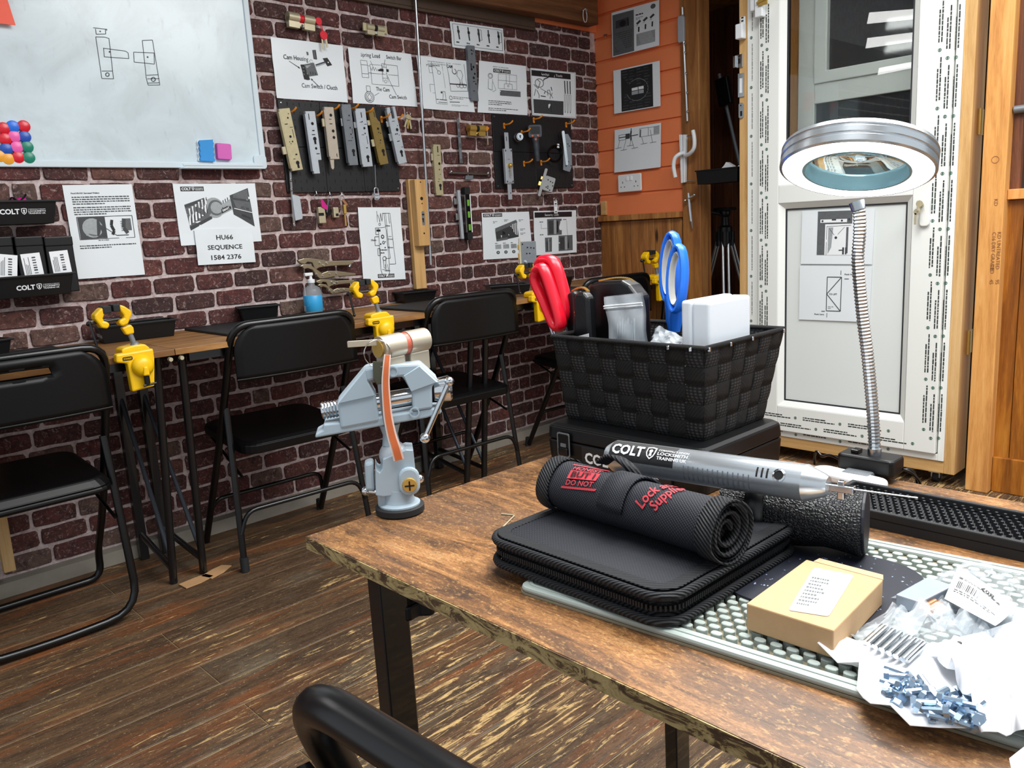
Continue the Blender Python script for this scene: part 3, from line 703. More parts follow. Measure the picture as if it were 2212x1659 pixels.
def d_cam2(p):
    A = 1.2
    p.lines(.2, .85, .91, 2, .04, .014, 'l', 2); p.lines(.17, .42, .84, 2, .025, .016, 's', 4); p.text('CAM', .62, .83, .06, .12, bold=.02, asp=A)
    p.path([(.27, .92), (.26, .12), (.47, .12), (.47, .88)], .006, 'm', asp=A); p.circ(.39, .72, .035, .008, 'm', A); p.line(.32, .84, .38, .74, .006, 'm', asp=A); p.path([(.27, .82), (.21, .82), (.21, .70), (.27, .70)], .006, 'm', asp=A); p.path([(.26, .48), (.18, .48), (.18, .32), (.26, .32)], .006, 'm', asp=A)
    p.path([(.57, .94), (.57, .38), (.92, .41), (.92, .93)], .007, 'k', asp=A); p.line(.57, .52, .92, .53, .02, 'k', asp=A); p.path([(.78, .50), (.79, .62), (.74, .70), (.78, .80), (.84, .80), (.87, .71), (.83, .62), (.84, .50)], .008, 'k', asp=A); p.circ(.70, .77, .05, .014, 'k', A); p.circ(.80, .51, .05, .007, 'k', A, 10); p.circ(.87, .51, .04, .007, 'k', A, 10); p.circ(.73, .50, .035, .007, 'k', A, 10); p.line(.64, .84, .69, .80, .006, asp=A)
    p.path([(.39, .2), (.41, .3), (.40, .36), (.45, .36), (.45, .2)], .006, 's', asp=A); p.disc(.38, .34, .02, 's', A); p.line(.27, .2, .47, .2, .014, 's', asp=A); p.line(.30, .15, .46, .15, .02, 'l', asp=A)
    p.circ(.55, .25, .035, .008, 's', A); p.lines(.6, .98, .27, 2, .03, .012, 'm', 6); p.line(.52, .17, .72, .18, .012, 's', asp=A); p.lines(.55, .88, .115, 2, .02, .01, 'l', 7)
def d_meas(p):
    A = 1.08
    p.text('HOW TO MEASURE', .45, .905, .022, .32, ink='s', asp=A); p.colt(.31, .825, .042, asp=A)
    p.circ(.24, .73, .05, .009, 'k', A); p.path([(.20, .68), (.19, .48), (.27, .45), (.29, .68)], .007, 'm', asp=A); p.path([(.29, .62), (.35, .46), (.28, .42)], .006, 'm', asp=A); p.circ(.24, .73, .03, .006, 'm', A)
    p.box(.40, .50, .78, .79, .006, 'm', A); p.line(.40, .66, .78, .66, .006, 'm', asp=A); p.line(.56, .79, .56, .60, .006, 'm', asp=A); p.line(.63, .79, .63, .60, .006, 'm', asp=A); p.path([(.52, .50), (.52, .60), (.68, .60), (.68, .50)], .006, 'm', asp=A); p.circ(.60, .56, .018, .006, 'm', A)
    p.rect(.43, .36, .86, .47, 'm'); p.lines(.2, .68, .235, 3, .035, .014, 's', 11); p.lines(.2, .85, .09, 2, .035, .014, 's', 12)
def d_pick(p):
    A = 1.0
    p.box(.015, .02, .985, .985, .006, 'l', A); p.rect(.02, .84, .88, .96, 'k'); p.text('Lockpicking Tools', .46, .872, .05, .46, ink='w', asp=A)
    p.circ(.18, .70, .09, .012, 's', A); p.path([(.06, .66), (.15, .58), (.20, .72), (.14, .77)], .012, 's', asp=A); p.path([(.20, .59), (.34, .52), (.44, .46)], .01, 's', asp=A); p.path([(.10, .57), (.06, .42)], .01, 's', asp=A); p.path([(.12, .55), (.17, .44), (.16, .38)], .01, 's', asp=A); p.line(.28, .79, .38, .84, .02, 'k', asp=A); p.line(.28, .80, .27, .75, .014, asp=A)
    p.line(.20, .43, .31, .42, .018, 'k', asp=A); p.line(.28, .48, .31, .54, .014, 'k', asp=A); p.path([(.36, .45), (.35, .56), (.40, .57), (.42, .46), (.40, .38)], .01, 's', asp=A); p.path([(.45, .52), (.44, .44), (.47, .4)], .01, 's', asp=A); p.line(.43, .64, .45, .56, .014, 'k', asp=A)
    p.rect(.04, .05, .70, .35, 's'); p.path([(.1, .09), (.1, .22), (.22, .22)], .012, 'k', asp=A); p.line(.42, .1, .42, .3, .006, 'k', asp=A)
    for k in range(3):
        x = .74+k*.06; p.line(x, .80, x+.008, .52, .022, 's', asp=A); p.path([(x-.015, .50), (x-.01, .16), (x, .10), (x+.012, .16), (x+.02, .50)], .006, 'm', True, A); p.disc(x+.002, .12, .01, 's', A)
def d_strip(p):
    A = 2.1
    p.box(.04, .10, .965, .92, .012, 's', A)
    for k in range(5):
        x = .13+k*.19; p.line(x, .86, x+.012, .34, .05, 's', asp=A); p.line(x+.005, .7, x+.008, .6, .09, 'k', asp=A)
        p.lines(x-.05, x+.05, .2, 1, .05, .05, 's', 20+k)
        if k in (2, 4): p.box(x+.02, .42, x+.06, .82, .014, 's', A)
def d_lock(p):
    A = .72
    def L(*a, **k): p.line(*a, asp=A, **k)
    p.path([(.42, .95), (.42, .80)], .006, asp=A); p.path([(.44, .90), (.48, .80), (.50, .92), (.53, .81), (.55, .92), (.74, .92), (.76, .60)], .006, asp=A); L(.63, .92, .66, .30); L(.70, .92, .71, .78); L(.59, .92, .61, .70)
    p.path([(.43, .72), (.43, .15), (.46, .05)], .007, asp=A); p.path([(.62, .70), (.63, .22), (.62, .08)], .007, asp=A); L(.43, .72, .60, .73); L(.46, .15, .62, .13)
    p.box(.36, .63, .43, .72, .007, asp=A); p.rect(.38, .67, .48, .70, 'k'); p.path([(.43, .60), (.33, .60), (.33, .48), (.43, .48)], .007, asp=A); p.box(.39, .34, .44, .44, .007, asp=A)
    p.circ(.52, .60, .022, .014, asp=A); p.circ(.53, .52, .018, .01, asp=A); p.circ(.47, .77, .016, .007, asp=A); p.disc(.56, .45, .01, asp=A); p.disc(.46, .5, .012, asp=A); p.disc(.58, .53, .008, asp=A); p.lines(.45, .6, .41, 2, .04, .016, 'k', 31)
    p.circ(.53, .30, .028, .008, asp=A); p.path([(.50, .29), (.51, .17), (.55, .16), (.56, .29)], .007, asp=A)
    L(.66, .60, .74, .60); p.text('35mm', .70, .555, .022, .13, bold=.02, asp=A); p.text('92mm', .69, .44, .022, .12, bold=.02, asp=A); p.text('25mm', .30, .545, .022, .12, bold=.02, asp=A); p.text('24mm', .66, .74, .02, .11, bold=.02, asp=A); p.text('16mm', .58, .12, .022, .12, bold=.02, asp=A); L(.55, .30, .66, .30); L(.54, .22, .55, .14); L(.59, .22, .60, .14); L(.76, .60, .78, .22); L(.78, .22, .64, .22)
    p.colt(.36, .045, .03, asp=A)
def d_cyl(p):
    A = 1.0
    p.colt(.04, .925, .042, asp=A); p.poly([(.25, .62), (.72, .80), (.74, .46), (.27, .38)], 's'); p.poly([(.25, .66), (.70, .83), (.73, .76), (.26, .58)], 'm', .0003); p.poly([(.27, .42), (.5, .46), (.5, .41), (.28, .38)], 'm', .0003); p.rect(.40, .52, .46, .60, 'k', .0004, 1)
    for k in range(6): p.line(.53+k*.035, .50, .55+k*.035, .72+k*.01, .016, 'w', .0005, A)
    for a, b in ((.22, .80), (.45, .83), (.76, .82), (.78, .62), (.78, .53)): p.lines(a, a+.1, b, 2, .025, .012, 'm', int(a*50))
    for k in range(4):
        x = .24+k*.16; p.lines(x, x+.1, .33, 1, .02, .014, 'k', 40+k); p.rect(x, .215, x+.12, .31, 'l', 0, 2); p.lines(x, x+.12, .29, 4, .022, .008, 'm', 44+k); p.disc(x+.05, .14, .035, 's', A); p.disc(x+.05, .14, .018, 'l', A, lift=.0004)
def d_sec(p):
    A = 1.0
    p.rect(.02, .85, .89, .97, 'k'); p.text('Security Locks', .42, .882, .05, .34, ink='w', asp=A)
    for x, y, w_, h in ((.30, .44, .34, .37), (.24, .06, .16, .33), (.56, .06, .34, .36)):
        p.rect(x, y, x+w_, y+h, 'm'); p.rect(x+.03, y+.03, x+w_*.4, y+h-.04, 's', .0003, 1); p.rect(x+w_*.65, y+.05, x+w_*.75, y+h-.05, 'k', .0003, 1); p.rect(x+w_*.45, y+.02, x+w_*.6, y+h-.02, 'l', .0003, 1)
    for a, b in ((.13, .74), (.68, .78), (.13, .45)): p.lines(a, a+.14, b, 1, .02, .02, 's', int(a*90))
    p.path([(.16, .72), (.16, .60), (.30, .60)], .005, 'm', asp=A); p.path([(.76, .76), (.77, .52), (.80, .3)], .005, 'm', asp=A)
def d_o1(p):
    A = 1.05
    p.rect(.02, .02, .48, .94, 'm'); p.rect(.09, .62, .38, .78, 's', .0003); p.disc(.24, .70, .075, 'k', A, 14, .0005); p.path([(.10, .78), (.38, .80)], .012, 'k', asp=A, lift=.0006); p.path([(.35, .80), (.36, .62)], .02, 'k', asp=A, lift=.0006)
    p.lines(.06, .44, .50, 10, .045, .016, 's', 51); p.disc(.88, .90, .05, 'm', A); p.circ(.88, .90, .05, .008, 's', A); p.lines(.52, .80, .79, 1, .02, .03, 'k', 52); p.lines(.52, .68, .73, 2, .03, .012, 'm', 53)
    for k in range(3):
        p.line(.54+k*.14, .60+k*.03, .62+k*.14, .66+k*.03, .05, 's', asp=A); p.line(.58+k*.14, .42+k*.02, .585+k*.14, .53+k*.02, .03, 'k', asp=A); p.lines(.53+k*.14, .61+k*.14, .56+k*.03, 1, .02, .01, 'm', 54+k)
    p.rect(.53, .11, .92, .38, 'l'); p.lines(.54, .70, .35, 8, .03, .01, 'm', 57); p.lines(.74, .91, .35, 8, .03, .01, 'm', 58)
def d_o2(p):
    A = 1.05
    p.rect(.17, .02, .85, .97, 'k'); q = random.Random(5)
    for k in range(14):
        y = .06+k*.065
        for j in range(4): p.rect(.19+j*.16, y, .19+j*.16+q.uniform(.08, .15), y+q.uniform(.012, .03), 's', .0003, 1)
    p.disc(.52, .46, .24, 'k', A, 20, .0004); p.circ(.52, .46, .24, .014, 'l', A, 20); p.rect(.40, .36, .66, .44, 'l', .0006); p.rect(.40, .455, .66, .52, 'w', .0006); p.line(.40, .52, .66, .53, .012, 'k', .0008, A); p.line(.54, .53, .55, .36, .016, 's', .0008, A); p.circ(.61, .50, .03, .01, 's', A)
def d_o3(p):
    A = 1.0
    p.box(.10, .74, .25, .86, .008, 's', A); p.rect(.25, .75, .34, .87, 's'); p.line(.36, .70, .37, .98, .016, 'k', asp=A); p.line(.10, .80, .52, .81, .02, 's', asp=A); p.path([(.37, .72), (.36, .83), (.37, .92)], .03, 's', asp=A)
    p.box(.55, .75, .74, .94, .008, 'm', A); p.line(.57, .75, .575, .92, .02, 's', asp=A); p.line(.74, .75, .97, .76, .008, 'm', asp=A); p.line(.74, .93, .97, .94, .008, 'm', asp=A); p.rect(.85, .77, .97, .93, 'l')
    for a, b, c_, d in ((.12, .74, .08, .56), (.26, .74, .20, .50), (.37, .72, .34, .58), (.38, .72, .44, .51), (.60, .74, .64, .58), (.78, .88, .83, .58)):
        p.line(a, b, c_, d, .007, 's', asp=A); p.line(c_-.06, d, c_+.08, d+.01, .009, 's', asp=A)
def d_d1(p):
    A = 1.38
    p.rect(.23, .17, .71, .98, 'm'); p.rect(.27, .77, .64, .83, 'w', .0003); p.disc(.30, .80, .02, 's', A, lift=.0005); p.disc(.57, .80, .02, 's', A, lift=.0005); p.rect(.43, .805, .49, .83, 's', .0004, 1); p.disc(.67, .82, .02, 's', A)
    p.poly([(.34, .17), (.34, .74), (.72, .74), (.72, .17)], 'w', .0003); p.rect(.385, .17, .625, .68, 'l', .0004); p.path([(.365, .17), (.365, .70), (.70, .71)], .008, 's', asp=A, lift=.0006); p.rect(.635, .2, .665, .68, 'm', .0005)
    p.line(.40, .66, .47, .54, .008, 's', .0006, A); p.line(.61, .68, .52, .55, .008, 's', .0006, A); p.disc(.495, .49, .026, 's', A, lift=.0006); p.rect(.59, .18, .615, .31, 's', .0007, 1); p.line(.54, .255, .60, .26, .022, 's', .0007, A); p.rect(.63, .18, .65, .31, 's', .0007, 1)
def d_d2(p):
    A = 1.38
    p.box(.40, .18, .60, .80, .014, 's', A); p.path([(.60, .80), (.40, .49), (.60, .18)], .014, 's', asp=A); p.text('TO LIFT', .49, .475, .028, .11, ink='k', bold=.02, asp=A); p.text('Pack here', .71, .84, .025, .14, ink='k', bold=.02, asp=A); p.text('Pack here', .30, .10, .025, .14, ink='k', bold=.02, asp=A)
    p.line(.59, .84, .59, .92, .01, 's', asp=A); p.line(.64, .77, .70, .77, .012, 's', asp=A); p.line(.41, .06, .41, .14, .01, 's', asp=A); p.line(.33, .17, .38, .17, .012, 's', asp=A); p.lines(.42, .5, .25, 2, .03, .015, 'l', 5)
SH = 'laminated sheets pinned on the brick wall'
sheet('tall white sheet with text and two grey photos beside the black bins', (134, 400), (284, 398), (313, 593), (169, 603), d_text, group=SH)
sheet('laminated sheet with a large grey cutaway of a key in pin tumblers', (372, 397), (550, 396), (565, 521), (391, 531), d_smart, group=SH, seed=1)
sheet('small white sheet with three bold lines ending in numbers, overlapping another sheet', (419, 496), (543, 493), (552, 566), (428, 573), d_hu, off=.013, group=SH, seed=2)
sheet('laminated sheet labelled Cam Housing and Cam Switch above the larger pegboard', (583, 80), (739, 99), (750, 222), (597, 212), d_cam, group=SH, seed=3, wave=.0025)
sheet('laminated line drawing labelled Spring Load, Switch Bar and The Cam', (751, 102), (887, 117), (901, 231), (762, 223), d_spring, group=SH, seed=4, wave=.002)
sheet('laminated sheet with keyhole drawings headed CAM behind the thin metal rod', (898, 120), (1008, 132), (1025, 243), (914, 235), d_cam2, group=SH, seed=5, wave=.002)
sheet('laminated cylinder measuring sheet with a black banner near its top', (1034, 131), (1135, 143), (1139, 249), (1031, 243), d_meas, group=SH, seed=6, wave=.002)
sheet('laminated sheet headed Lockpicking Tools above the smaller pegboard', (1145, 147), (1243, 157), (1244, 256), (1149, 249), d_pick, group=SH, seed=7)
sheet('wide low sheet with five thin lock drawings in a border near the ceiling', (971, 46), (1086, 62), (1089, 116), (977, 102), d_strip, group=SH, seed=8)
sheet('upright sheet with a dimensioned lock case drawing beside the pine board', (772, 448), (864, 448), (875, 603), (784, 607), d_lock, group=SH, seed=9, wave=.002)
sheet('sheet with a grey photo of a cylinder and four small round pictures', (1040, 460), (1142, 457), (1150, 555), (1044, 561), d_cyl, group=SH, seed=10)
sheet('sheet with a dark heading bar and three grey photos behind the hanging tag', (1152, 456), (1244, 454), (1245, 545), (1155, 552), d_sec, group=SH, seed=11)
SO = 'sheets on the orange boards'
sheet('topmost sheet on the orange wall, half grey and half printed columns', (1321, 28), (1424, 0), (1424, 98), (1323, 124), d_o1, side=XC-.014, wave=.0003, group=SO, seed=12)
sheet('sheet on the orange wall with a dark square photo of a ringed lock', (1325, 153), (1425, 131), (1427, 229), (1327, 246), d_o2, side=XC-.014, wave=.0003, group=SO, seed=13)
sheet('sheet on the orange wall with a line drawing above the socket', (1328, 281), (1428, 265), (1427, 361), (1327, 373), d_o3, side=XC-.014, wave=.0003, group=SO, seed=14)
SDR = 'sheets on the white door panel'
sheet('upper sheet on the white door panel with a door diagram on grey', (1733, 456), (1890, 450), (1884, 571), (1730, 570), d_d1, side=XD-.004, wave=.0003, group=SDR, seed=15)
sheet('lower sheet on the white door panel marked TO LIFT with a lifting diagram', (1728, 574), (1884, 575), (1878, 696), (1726, 690), d_d2, side=XD-.004, wave=.0003, group=SDR, seed=16)

# ------------------------------------------------------------------ whiteboard
t = NT('board_white'); v = t.coord((1, 1, 1), rand=False)
c = t.mix(t.ramp(t.noise(v, 4.5, 5, .6, .8), [(.42, 0), (.75, .55)]), '#d3e2e8', '#aab4b8')
c = t.mix(t.ramp(t.noise(t.coord((3, 1, 1), rand=False), 14, 3, .6), [(.62, 0), (.8, .3)]), c, '#8d9598')
t.p(Base_Color=c, Roughness=.22); K['board_white'] = t.m
K['alu_white'] = plain('alu_white', '#cfdde4', .35, var=.03)
p0 = on_y(577, 364, D-.02); BX, BZ = p0.x, p0.z
wbM = wall_frame((BX, D-.001, BZ))            # origin: lower right corner, x runs negative to the left
wt = thing('whiteboard', 'big smudged whiteboard with pale frame and a faint marker drawing', 'whiteboard', wbM)
BWd, BHt = 1.30, .90
MB().box(-BWd+.01, -.01, .01, BHt-.01, .002, .012).build('board', K['board_white'], wt)
fw_ = .021
for a in ((-BWd, 0, 0, fw_), (-BWd, 0, BHt-fw_, BHt), (-fw_, 0, fw_, BHt-fw_), (-BWd, -BWd+fw_, fw_, BHt-fw_)):
    b = MB(); b.box(a[0], a[1], a[2], a[3], 0, .018); b.build('frame_rail', K['alu_white'], wt, bevel=.003)
MB().prism(rrect(.05, .05, .012, 4, -.023, .023), -.001, .0195).build('corner_cap', K['alu_white'], wt, bevel=.003)
MB().prism(rrect(.05, .05, .012, 4, -.023, BHt-.023), -.001, .0195).build('corner_cap', K['alu_white'], wt, bevel=.003)
ta, tb2 = on_y(384, 360, D-.02).x-BX, on_y(562, 360, D-.02).x-BX
b = MB(); b.prism([(ta, -.004), (tb2, -.004), (tb2-.02, .008), (ta+.03, .008)], .016, .052).box(ta+.004, tb2-.004, .004, .012, .05, .054)
b.build('pen_tray', K['alu_white'], wt, bevel=.002)
dm = MB(); Mi = wbM.inverted()
def bl(px, py): q = Mi @ on_y(px, py, D-.0135); return q.x, q.y
def stroke(P, wd=.0022, z=.0125):
    P = [bl(x/3.568, y/3.568) for x, y in P]
    for (a, b_), (c_, d_) in zip(P[:-1], P[1:]):
        L = math.hypot(c_-a, d_-b_) or 1; nx, ny = -(d_-b_)/L*wd/2, (c_-a)/L*wd/2
        dm.add([(a-nx, b_-ny, z), (c_-nx, d_-ny, z), (c_+nx, d_+ny, z), (a+nx, b_+ny, z)], [(0, 1, 2, 3)])
for P in ([(718, 214), (825, 226), (820, 236)], [(736, 222), (742, 264), (815, 262), (812, 226)], [(738, 284), (785, 605), (875, 608), (840, 296), (805, 286), (738, 284)], [(785, 548), (868, 548)],
          [(798, 368), (804, 438), (993, 452), (988, 408), (968, 394), (798, 372)], [(1097, 312), (1175, 308), (1232, 655), (1142, 656), (1128, 605), (1097, 312)], [(1030, 402), (1034, 478), (1190, 494), (1188, 408), (1030, 402)], [(1130, 580), (1222, 576)], [(1135, 608), (1228, 606)], [(1138, 640), (1230, 638)]): stroke(P)
for x, y, r_ in ((828, 575, 14), (1182, 612, 16), (772, 242, 3), (845, 400, 4), (1138, 440, 4)):
    stroke([(x+r_*math.cos(k*PI/5), y+r_*math.sin(k*PI/5)) for k in range(11)], .003)
dm.build('marker_drawing', plain('marker', '#4a5055', .6), wt)
mg = [(27, 990, 'red'), (98, 976, 'blue'), (182, 974, 'red'), (38, 1072, 'red'), (108, 1053, 'pink'), (188, 1055, 'navy'), (47, 1149, 'navy'), (127, 1135, 'pink'), (207, 1133, 'green'), (-6, 1205, 'amber'), (60, 1225, 'amber'), (138, 1214, 'red'), (220, 1216, 'green')]
ML = ['red round magnet cut by the picture edge, top row', 'blue round magnet, middle of the top row', 'bright red round magnet ending the top row', 'red round magnet in the second row beside a pink one', 'pink round magnet in the second row', 'dark blue round magnet ending the second row',
      'dark blue round magnet starting the third row', 'pink round magnet in the third row between blue and green', 'green round magnet ending the third row', 'amber round magnet at the very edge of the bottom row', 'amber round magnet fully seen in the bottom row', 'red round magnet in the bottom row between amber and green', 'green round magnet ending the bottom row']
mp = MB(); mp.lathe([(.0, 0), (.0175, 0), (.018, .003), (.0165, .007), (.010, .0095), (.0, .0102)], 20)
for (x, y, k), l in zip(mg, ML):
    o = mp.build('magnet', K[k], None, WF(x/3.568, y/3.568, .0132), smooth=35); tag(o, l, 'magnet', 'round magnets on the whiteboard')
# erasers
q0 = on_y(424, 349, D-.014); M = WF(442, 325, .0135, R(-3))
er = thing('eraser', 'blue wavy-sided whiteboard eraser stuck above the pen tray', 'eraser', M, 'whiteboard erasers')
P = [(-.026, -.038)]+[(.026+.0022*math.sin(k*PI/1.5), -.038+.076*k/12) for k in range(13)]+[(-.026+.0022*math.sin(k*PI/1.5), .038-.076*k/12) for k in range(1, 12)]
MB().prism(P, 0, .006).build('felt', K['card_white'], er); MB().prism([(x*.96+.002, y*.98) for x, y in P], .006, .016).build('grip', K['sky'], er, bevel=.001)
er = thing('eraser', 'pink square whiteboard eraser beside the blue wavy one', 'eraser', WF(481, 328, .0135, R(-3)), 'whiteboard erasers')
MB().prism(rrect(.054, .056, .006), 0, .004).build('felt', K['felt_pink'], er); MB().prism(rrect(.052, .054, .006), .004, .016).build('grip', plain('felt_pink2', '#cf5fb2', .6, bump=.1), er, bevel=.002)
b = MB(); b.prism([(.0, -.0), (.075, .0), (.055, .13), (-.1, .13)][::1], 0, .002); o = b.build('pennant', plain('coral', '#ff5a3c', .5), None, WF(-30, 48, .03), bevel=.0005); tag(o, 'coral red pennant tip hanging over the whiteboard', 'pennant')

# ------------------------------------------------------------------ black bins on the wall
def bin_(name, label, M, w_, h, d, taper=.012, rim=.006, cat='bin', group=None, logo=None, mat='black_plastic', wall=.003):
    """open tray: local X width, Y up, Z depth (towards the room); origin at the middle of the bottom, at the back"""
    t_ = thing(name, label, cat, M, group)
    w2, d2 = w_-2*taper, d-taper
    A = [(-w2/2, 0, 0), (w2/2, 0, 0), (w2/2, 0, d2), (-w2/2, 0, d2)]; B = [(-w_/2, h, 0), (w_/2, h, 0), (w_/2, h, d), (-w_/2, h, d)]
    e = wall; A2 = [(-w2/2+e, e, e), (w2/2-e, e, e), (w2/2-e, e, d2-e), (-w2/2+e, e, d2-e)]; B2 = [(-w_/2+e, h, e), (w_/2-e, h, e), (w_/2-e, h, d-e), (-w_/2+e, h, d-e)]
    vs_ = A+B+A2+B2; fs = [(0, 1, 2, 3), (8, 11, 10, 9)]
    for i in range(4):
        j = (i+1) % 4; fs += [(i, 4+i, 4+j, j), (8+i, 8+j, 12+j, 12+i), (4+i, 12+i, 12+j, 4+j)]
    MB().add(vs_, fs).build('tub', K[mat], t_, bevel=.0015)
    r_ = rim
    b = MB(M=None); O = [(-w_/2-r_, -r_*.2), (w_/2+r_, -r_*.2), (w_/2+r_, d+r_), (-w_/2-r_, d+r_)]; I = [(-w_/2, e), (w_/2, e), (w_/2, d), (-w_/2, d)]
    b.ring([(x, -z) for x, z in O][::-1], [(x, -z) for x, z in I][::-1], h-.005, h+.001, M=Matrix(((1, 0, 0, 0), (0, 0, 1, 0), (0, -1, 0, 0), (0, 0, 0, 1))))
    b.build('rim', K[mat], t_, bevel=.001)
    if logo:
        hh, ox, oy = logo; s_ = taper/h; b = MB()
        colt(b, ox, oy, hh, map_=lambda x, y: (x, y, d2+s_*y+.0012)); b.build('logo_print', K['white_ink'], t_)
    return t_
a = on_y(-90, 470, D-.09); b_ = on_y(126, 470, D-.09); zt_ = on_y(60, 433, D-.09).z; zb2 = on_y(60, 484, D-.09).z
b1 = bin_('wall_bin', 'upper open black bin on the wall with a pink thing inside', wall_frame(((a.x+b_.x)/2, D-.008, zb2)), b_.x-a.x, zt_-zb2, .09, logo=(.014, on_y(0, 468, D-.09).x-(a.x+b_.x)/2, .030), group='black wall bins')
pk = thing('torch', 'pink and black torch head lying in the upper black bin', 'torch', wall_frame((on_y(47, 428, D-.05).x, D-.05, zt_-.004)))
MB(RY(PI/2)).lathe([(0, -.03), (.012, -.03), (.012, -.012), (.016, -.006), (.016, .008), (0, .008)], 14).build('body', K['magenta'], pk, smooth=40)
MB().prism([(-.05, -.02), (.045, -.02), (.03, .012), (.005, .02), (-.03, -.0)], -.03, -.02).build('flap', K['black_plastic'], pk)
MB().tube(bez([(-.045, -.01, .01), (-.03, .014, .012), (-.01, .004, .012), (.01, .024, .012)]), .003, 6).build('strap', K['black_gloss'], pk, smooth=60)
a = on_y(-120, 620, D-.095); b_ = on_y(161, 620, D-.095); zt_ = on_y(60, 595, D-.095).z; zb2 = on_y(60, 642, D-.095).z
BXC = (a.x+b_.x)/2
b2 = bin_('wall_bin', 'lower open black bin on the wall holding three black boxes', wall_frame((BXC, D-.008, zb2)), b_.x-a.x, zt_-zb2, .095, logo=(.0135, on_y(34, 618, D-.095).x-BXC, .022), group='black wall bins')
for i, (pa_, pc) in enumerate((((-62, 514), (26, 594)), ((28, 512), (92, 594)), ((92, 512), (156, 594)))):
    q0, q1 = on_y(pa_[0], pa_[1], D-.07), on_y(pc[0], pa_[1], D-.07); w_ = q1.x-q0.x-.004
    bo = thing('black_box', ['black box with a tilted barcode label at the picture edge, in the lower wall bin', 'black box with a barcode label, middle of the three in the lower wall bin', 'black box with a barcode label nearest the text sheet, in the lower wall bin'][i], 'box', wall_frame(((q0.x+q1.x)/2, D-.018, zb2+.004)), 'black boxes in the lower wall bin')
    h = q0.z-zb2-.004
    MB().box(-w_/2, w_/2, 0, h-.02, 0, .055).build('body', K['black_plastic'], bo, bevel=.003); MB().box(-w_/2-.001, w_/2+.001, h-.03, h, -.001, .057).build('lid', K['black_plastic'], bo, bevel=.004)
    px = [(-2, 557, -8), (53, 555, -3), (108, 550, -5)][i] if i else (14, 560, -8)
    lx = [(16, 575), (70, 572), (131, 566)][i]; lq = on_y(lx[0], lx[1], D-.075); Mi2 = bo.matrix_world.inverted(); lp = Mi2 @ lq
    lm = T(lp.x, lp.y, .0555) @ RZ(R([-9, 3, 3][i]))
    l = MB(lm).box(-.026, .026, -.034, .034, 0, .0008).build('label', K['card_white'], bo)
    b = MB(lm); q = random.Random(i)
    for k in range(7): b.box(.002, .012, -.026+k*.0075, -.026+k*.0075+q.uniform(.002, .005), .0008, .0011)
    for k in range(4): b.box(-.02+k*.004, -.0185+k*.004, -.028, q.uniform(.0, .028), .0008, .0011)
    b.build('barcode_print', K['ink_soft'], l)

# ------------------------------------------------------------------ pegboards with their hooks
def pegboard(label, px4, nx, ny, hooks):
    tl_, tr__, br, bl_ = [on_y(*p, D-.012) for p in px4]
    x0, x1, z0, z1_ = (tl_.x+bl_.x)/2, (tr__.x+br.x)/2, (bl_.z+br.z)/2, (tl_.z+tr__.z)/2
    M = wall_frame((x0, D-.001, z0)); W_, H_ = x1-x0, z1_-z0
    pg = thing('pegboard', label, 'pegboard', M)
    holes = MB(); pm = MB(); pw, ph = W_/nx, H_/ny
    pm.prism(rrect(pw-.001, ph-.001, .004, 2), .004, .0125); first = None
    for i in range(nx):
        for j in range(ny):
            if first is None: o = first = pm.build('panel', K['peg'], pg, bevel=.001, seg=1)
            else: o = first.copy(); COL.objects.link(o)
            o.location = ((i+.5)*pw, (j+.5)*ph, 0)
            n = max(4, int(pw/.022)); m_ = max(4, int(ph/.028))
            for a in range(n):
                for b in range(m_):
                    x, y = i*pw+(a+.5)*pw/n, j*ph+(b+.5)*ph/m_
                    if (a+b) % 2 == 0:
                        holes.add([(x+p, y+q, .0128) for p, q in ((-.0012, -.008), (.0012, -.008), (.002, .002), (.0025, .005), (0, .008), (-.0025, .005), (-.002, .002))], [tuple(range(7))])
                    else: holes.add([(x+p, y+q, .0128) for p, q in circle(.0022, 6)], [tuple(range(6))])
    holes.build('holes', K['hole'], pg, kind='stuff')
    sw = MB()
    for x, y in ((.012, .012), (W_-.012, .012), (.012, H_-.012), (W_-.012, H_-.012)): sw.lathe([(0, .0125), (.0035, .0125), (.003, .0145), (0, .015)], 8, c=(x, y, 0))
    sw.build('screws', K['steel'], pg, kind='stuff', smooth=40)
    hm = MB(); hm.prism(rrect(.009, .026, .003, 2, 0, -.004), .0125, .0165); hm.tube(bez([(0, .0, .0165), (0, .0, .046), (.004, .006, .060), (.008, .014, .066)], 4), .0036, 7)
    f0 = None
    for px, py in hooks:
        q = on_y(px, py, D-.0125)
        if f0 is None: o = f0 = hm.build('hook', K['orange_hook'], pg, smooth=50)
        else: o = f0.copy(); COL.objects.link(o)
        o.location = (q.x-x0, q.z-z0, 0)
    return pg
K['peg'] = plain('peg_black', '#0d0f13', .5, var=.15)
pegboard('larger black pegboard hung with seven metal gearbox locks', ((599, 221), (856, 226), (859, 414), (621, 416)), 3, 2, [(621, 244), (677, 252), (714, 238), (755, 236), (787, 244), (823, 256), (851, 258)])
pegboard('smaller black pegboard hung with a silver lock and an inspection camera', ((1064, 247), (1235, 256), (1236, 406), (1070, 407)), 2, 2, [(1088, 270), (1126, 286), (1152, 258), (1131, 352), (1168, 350), (1222, 268)])

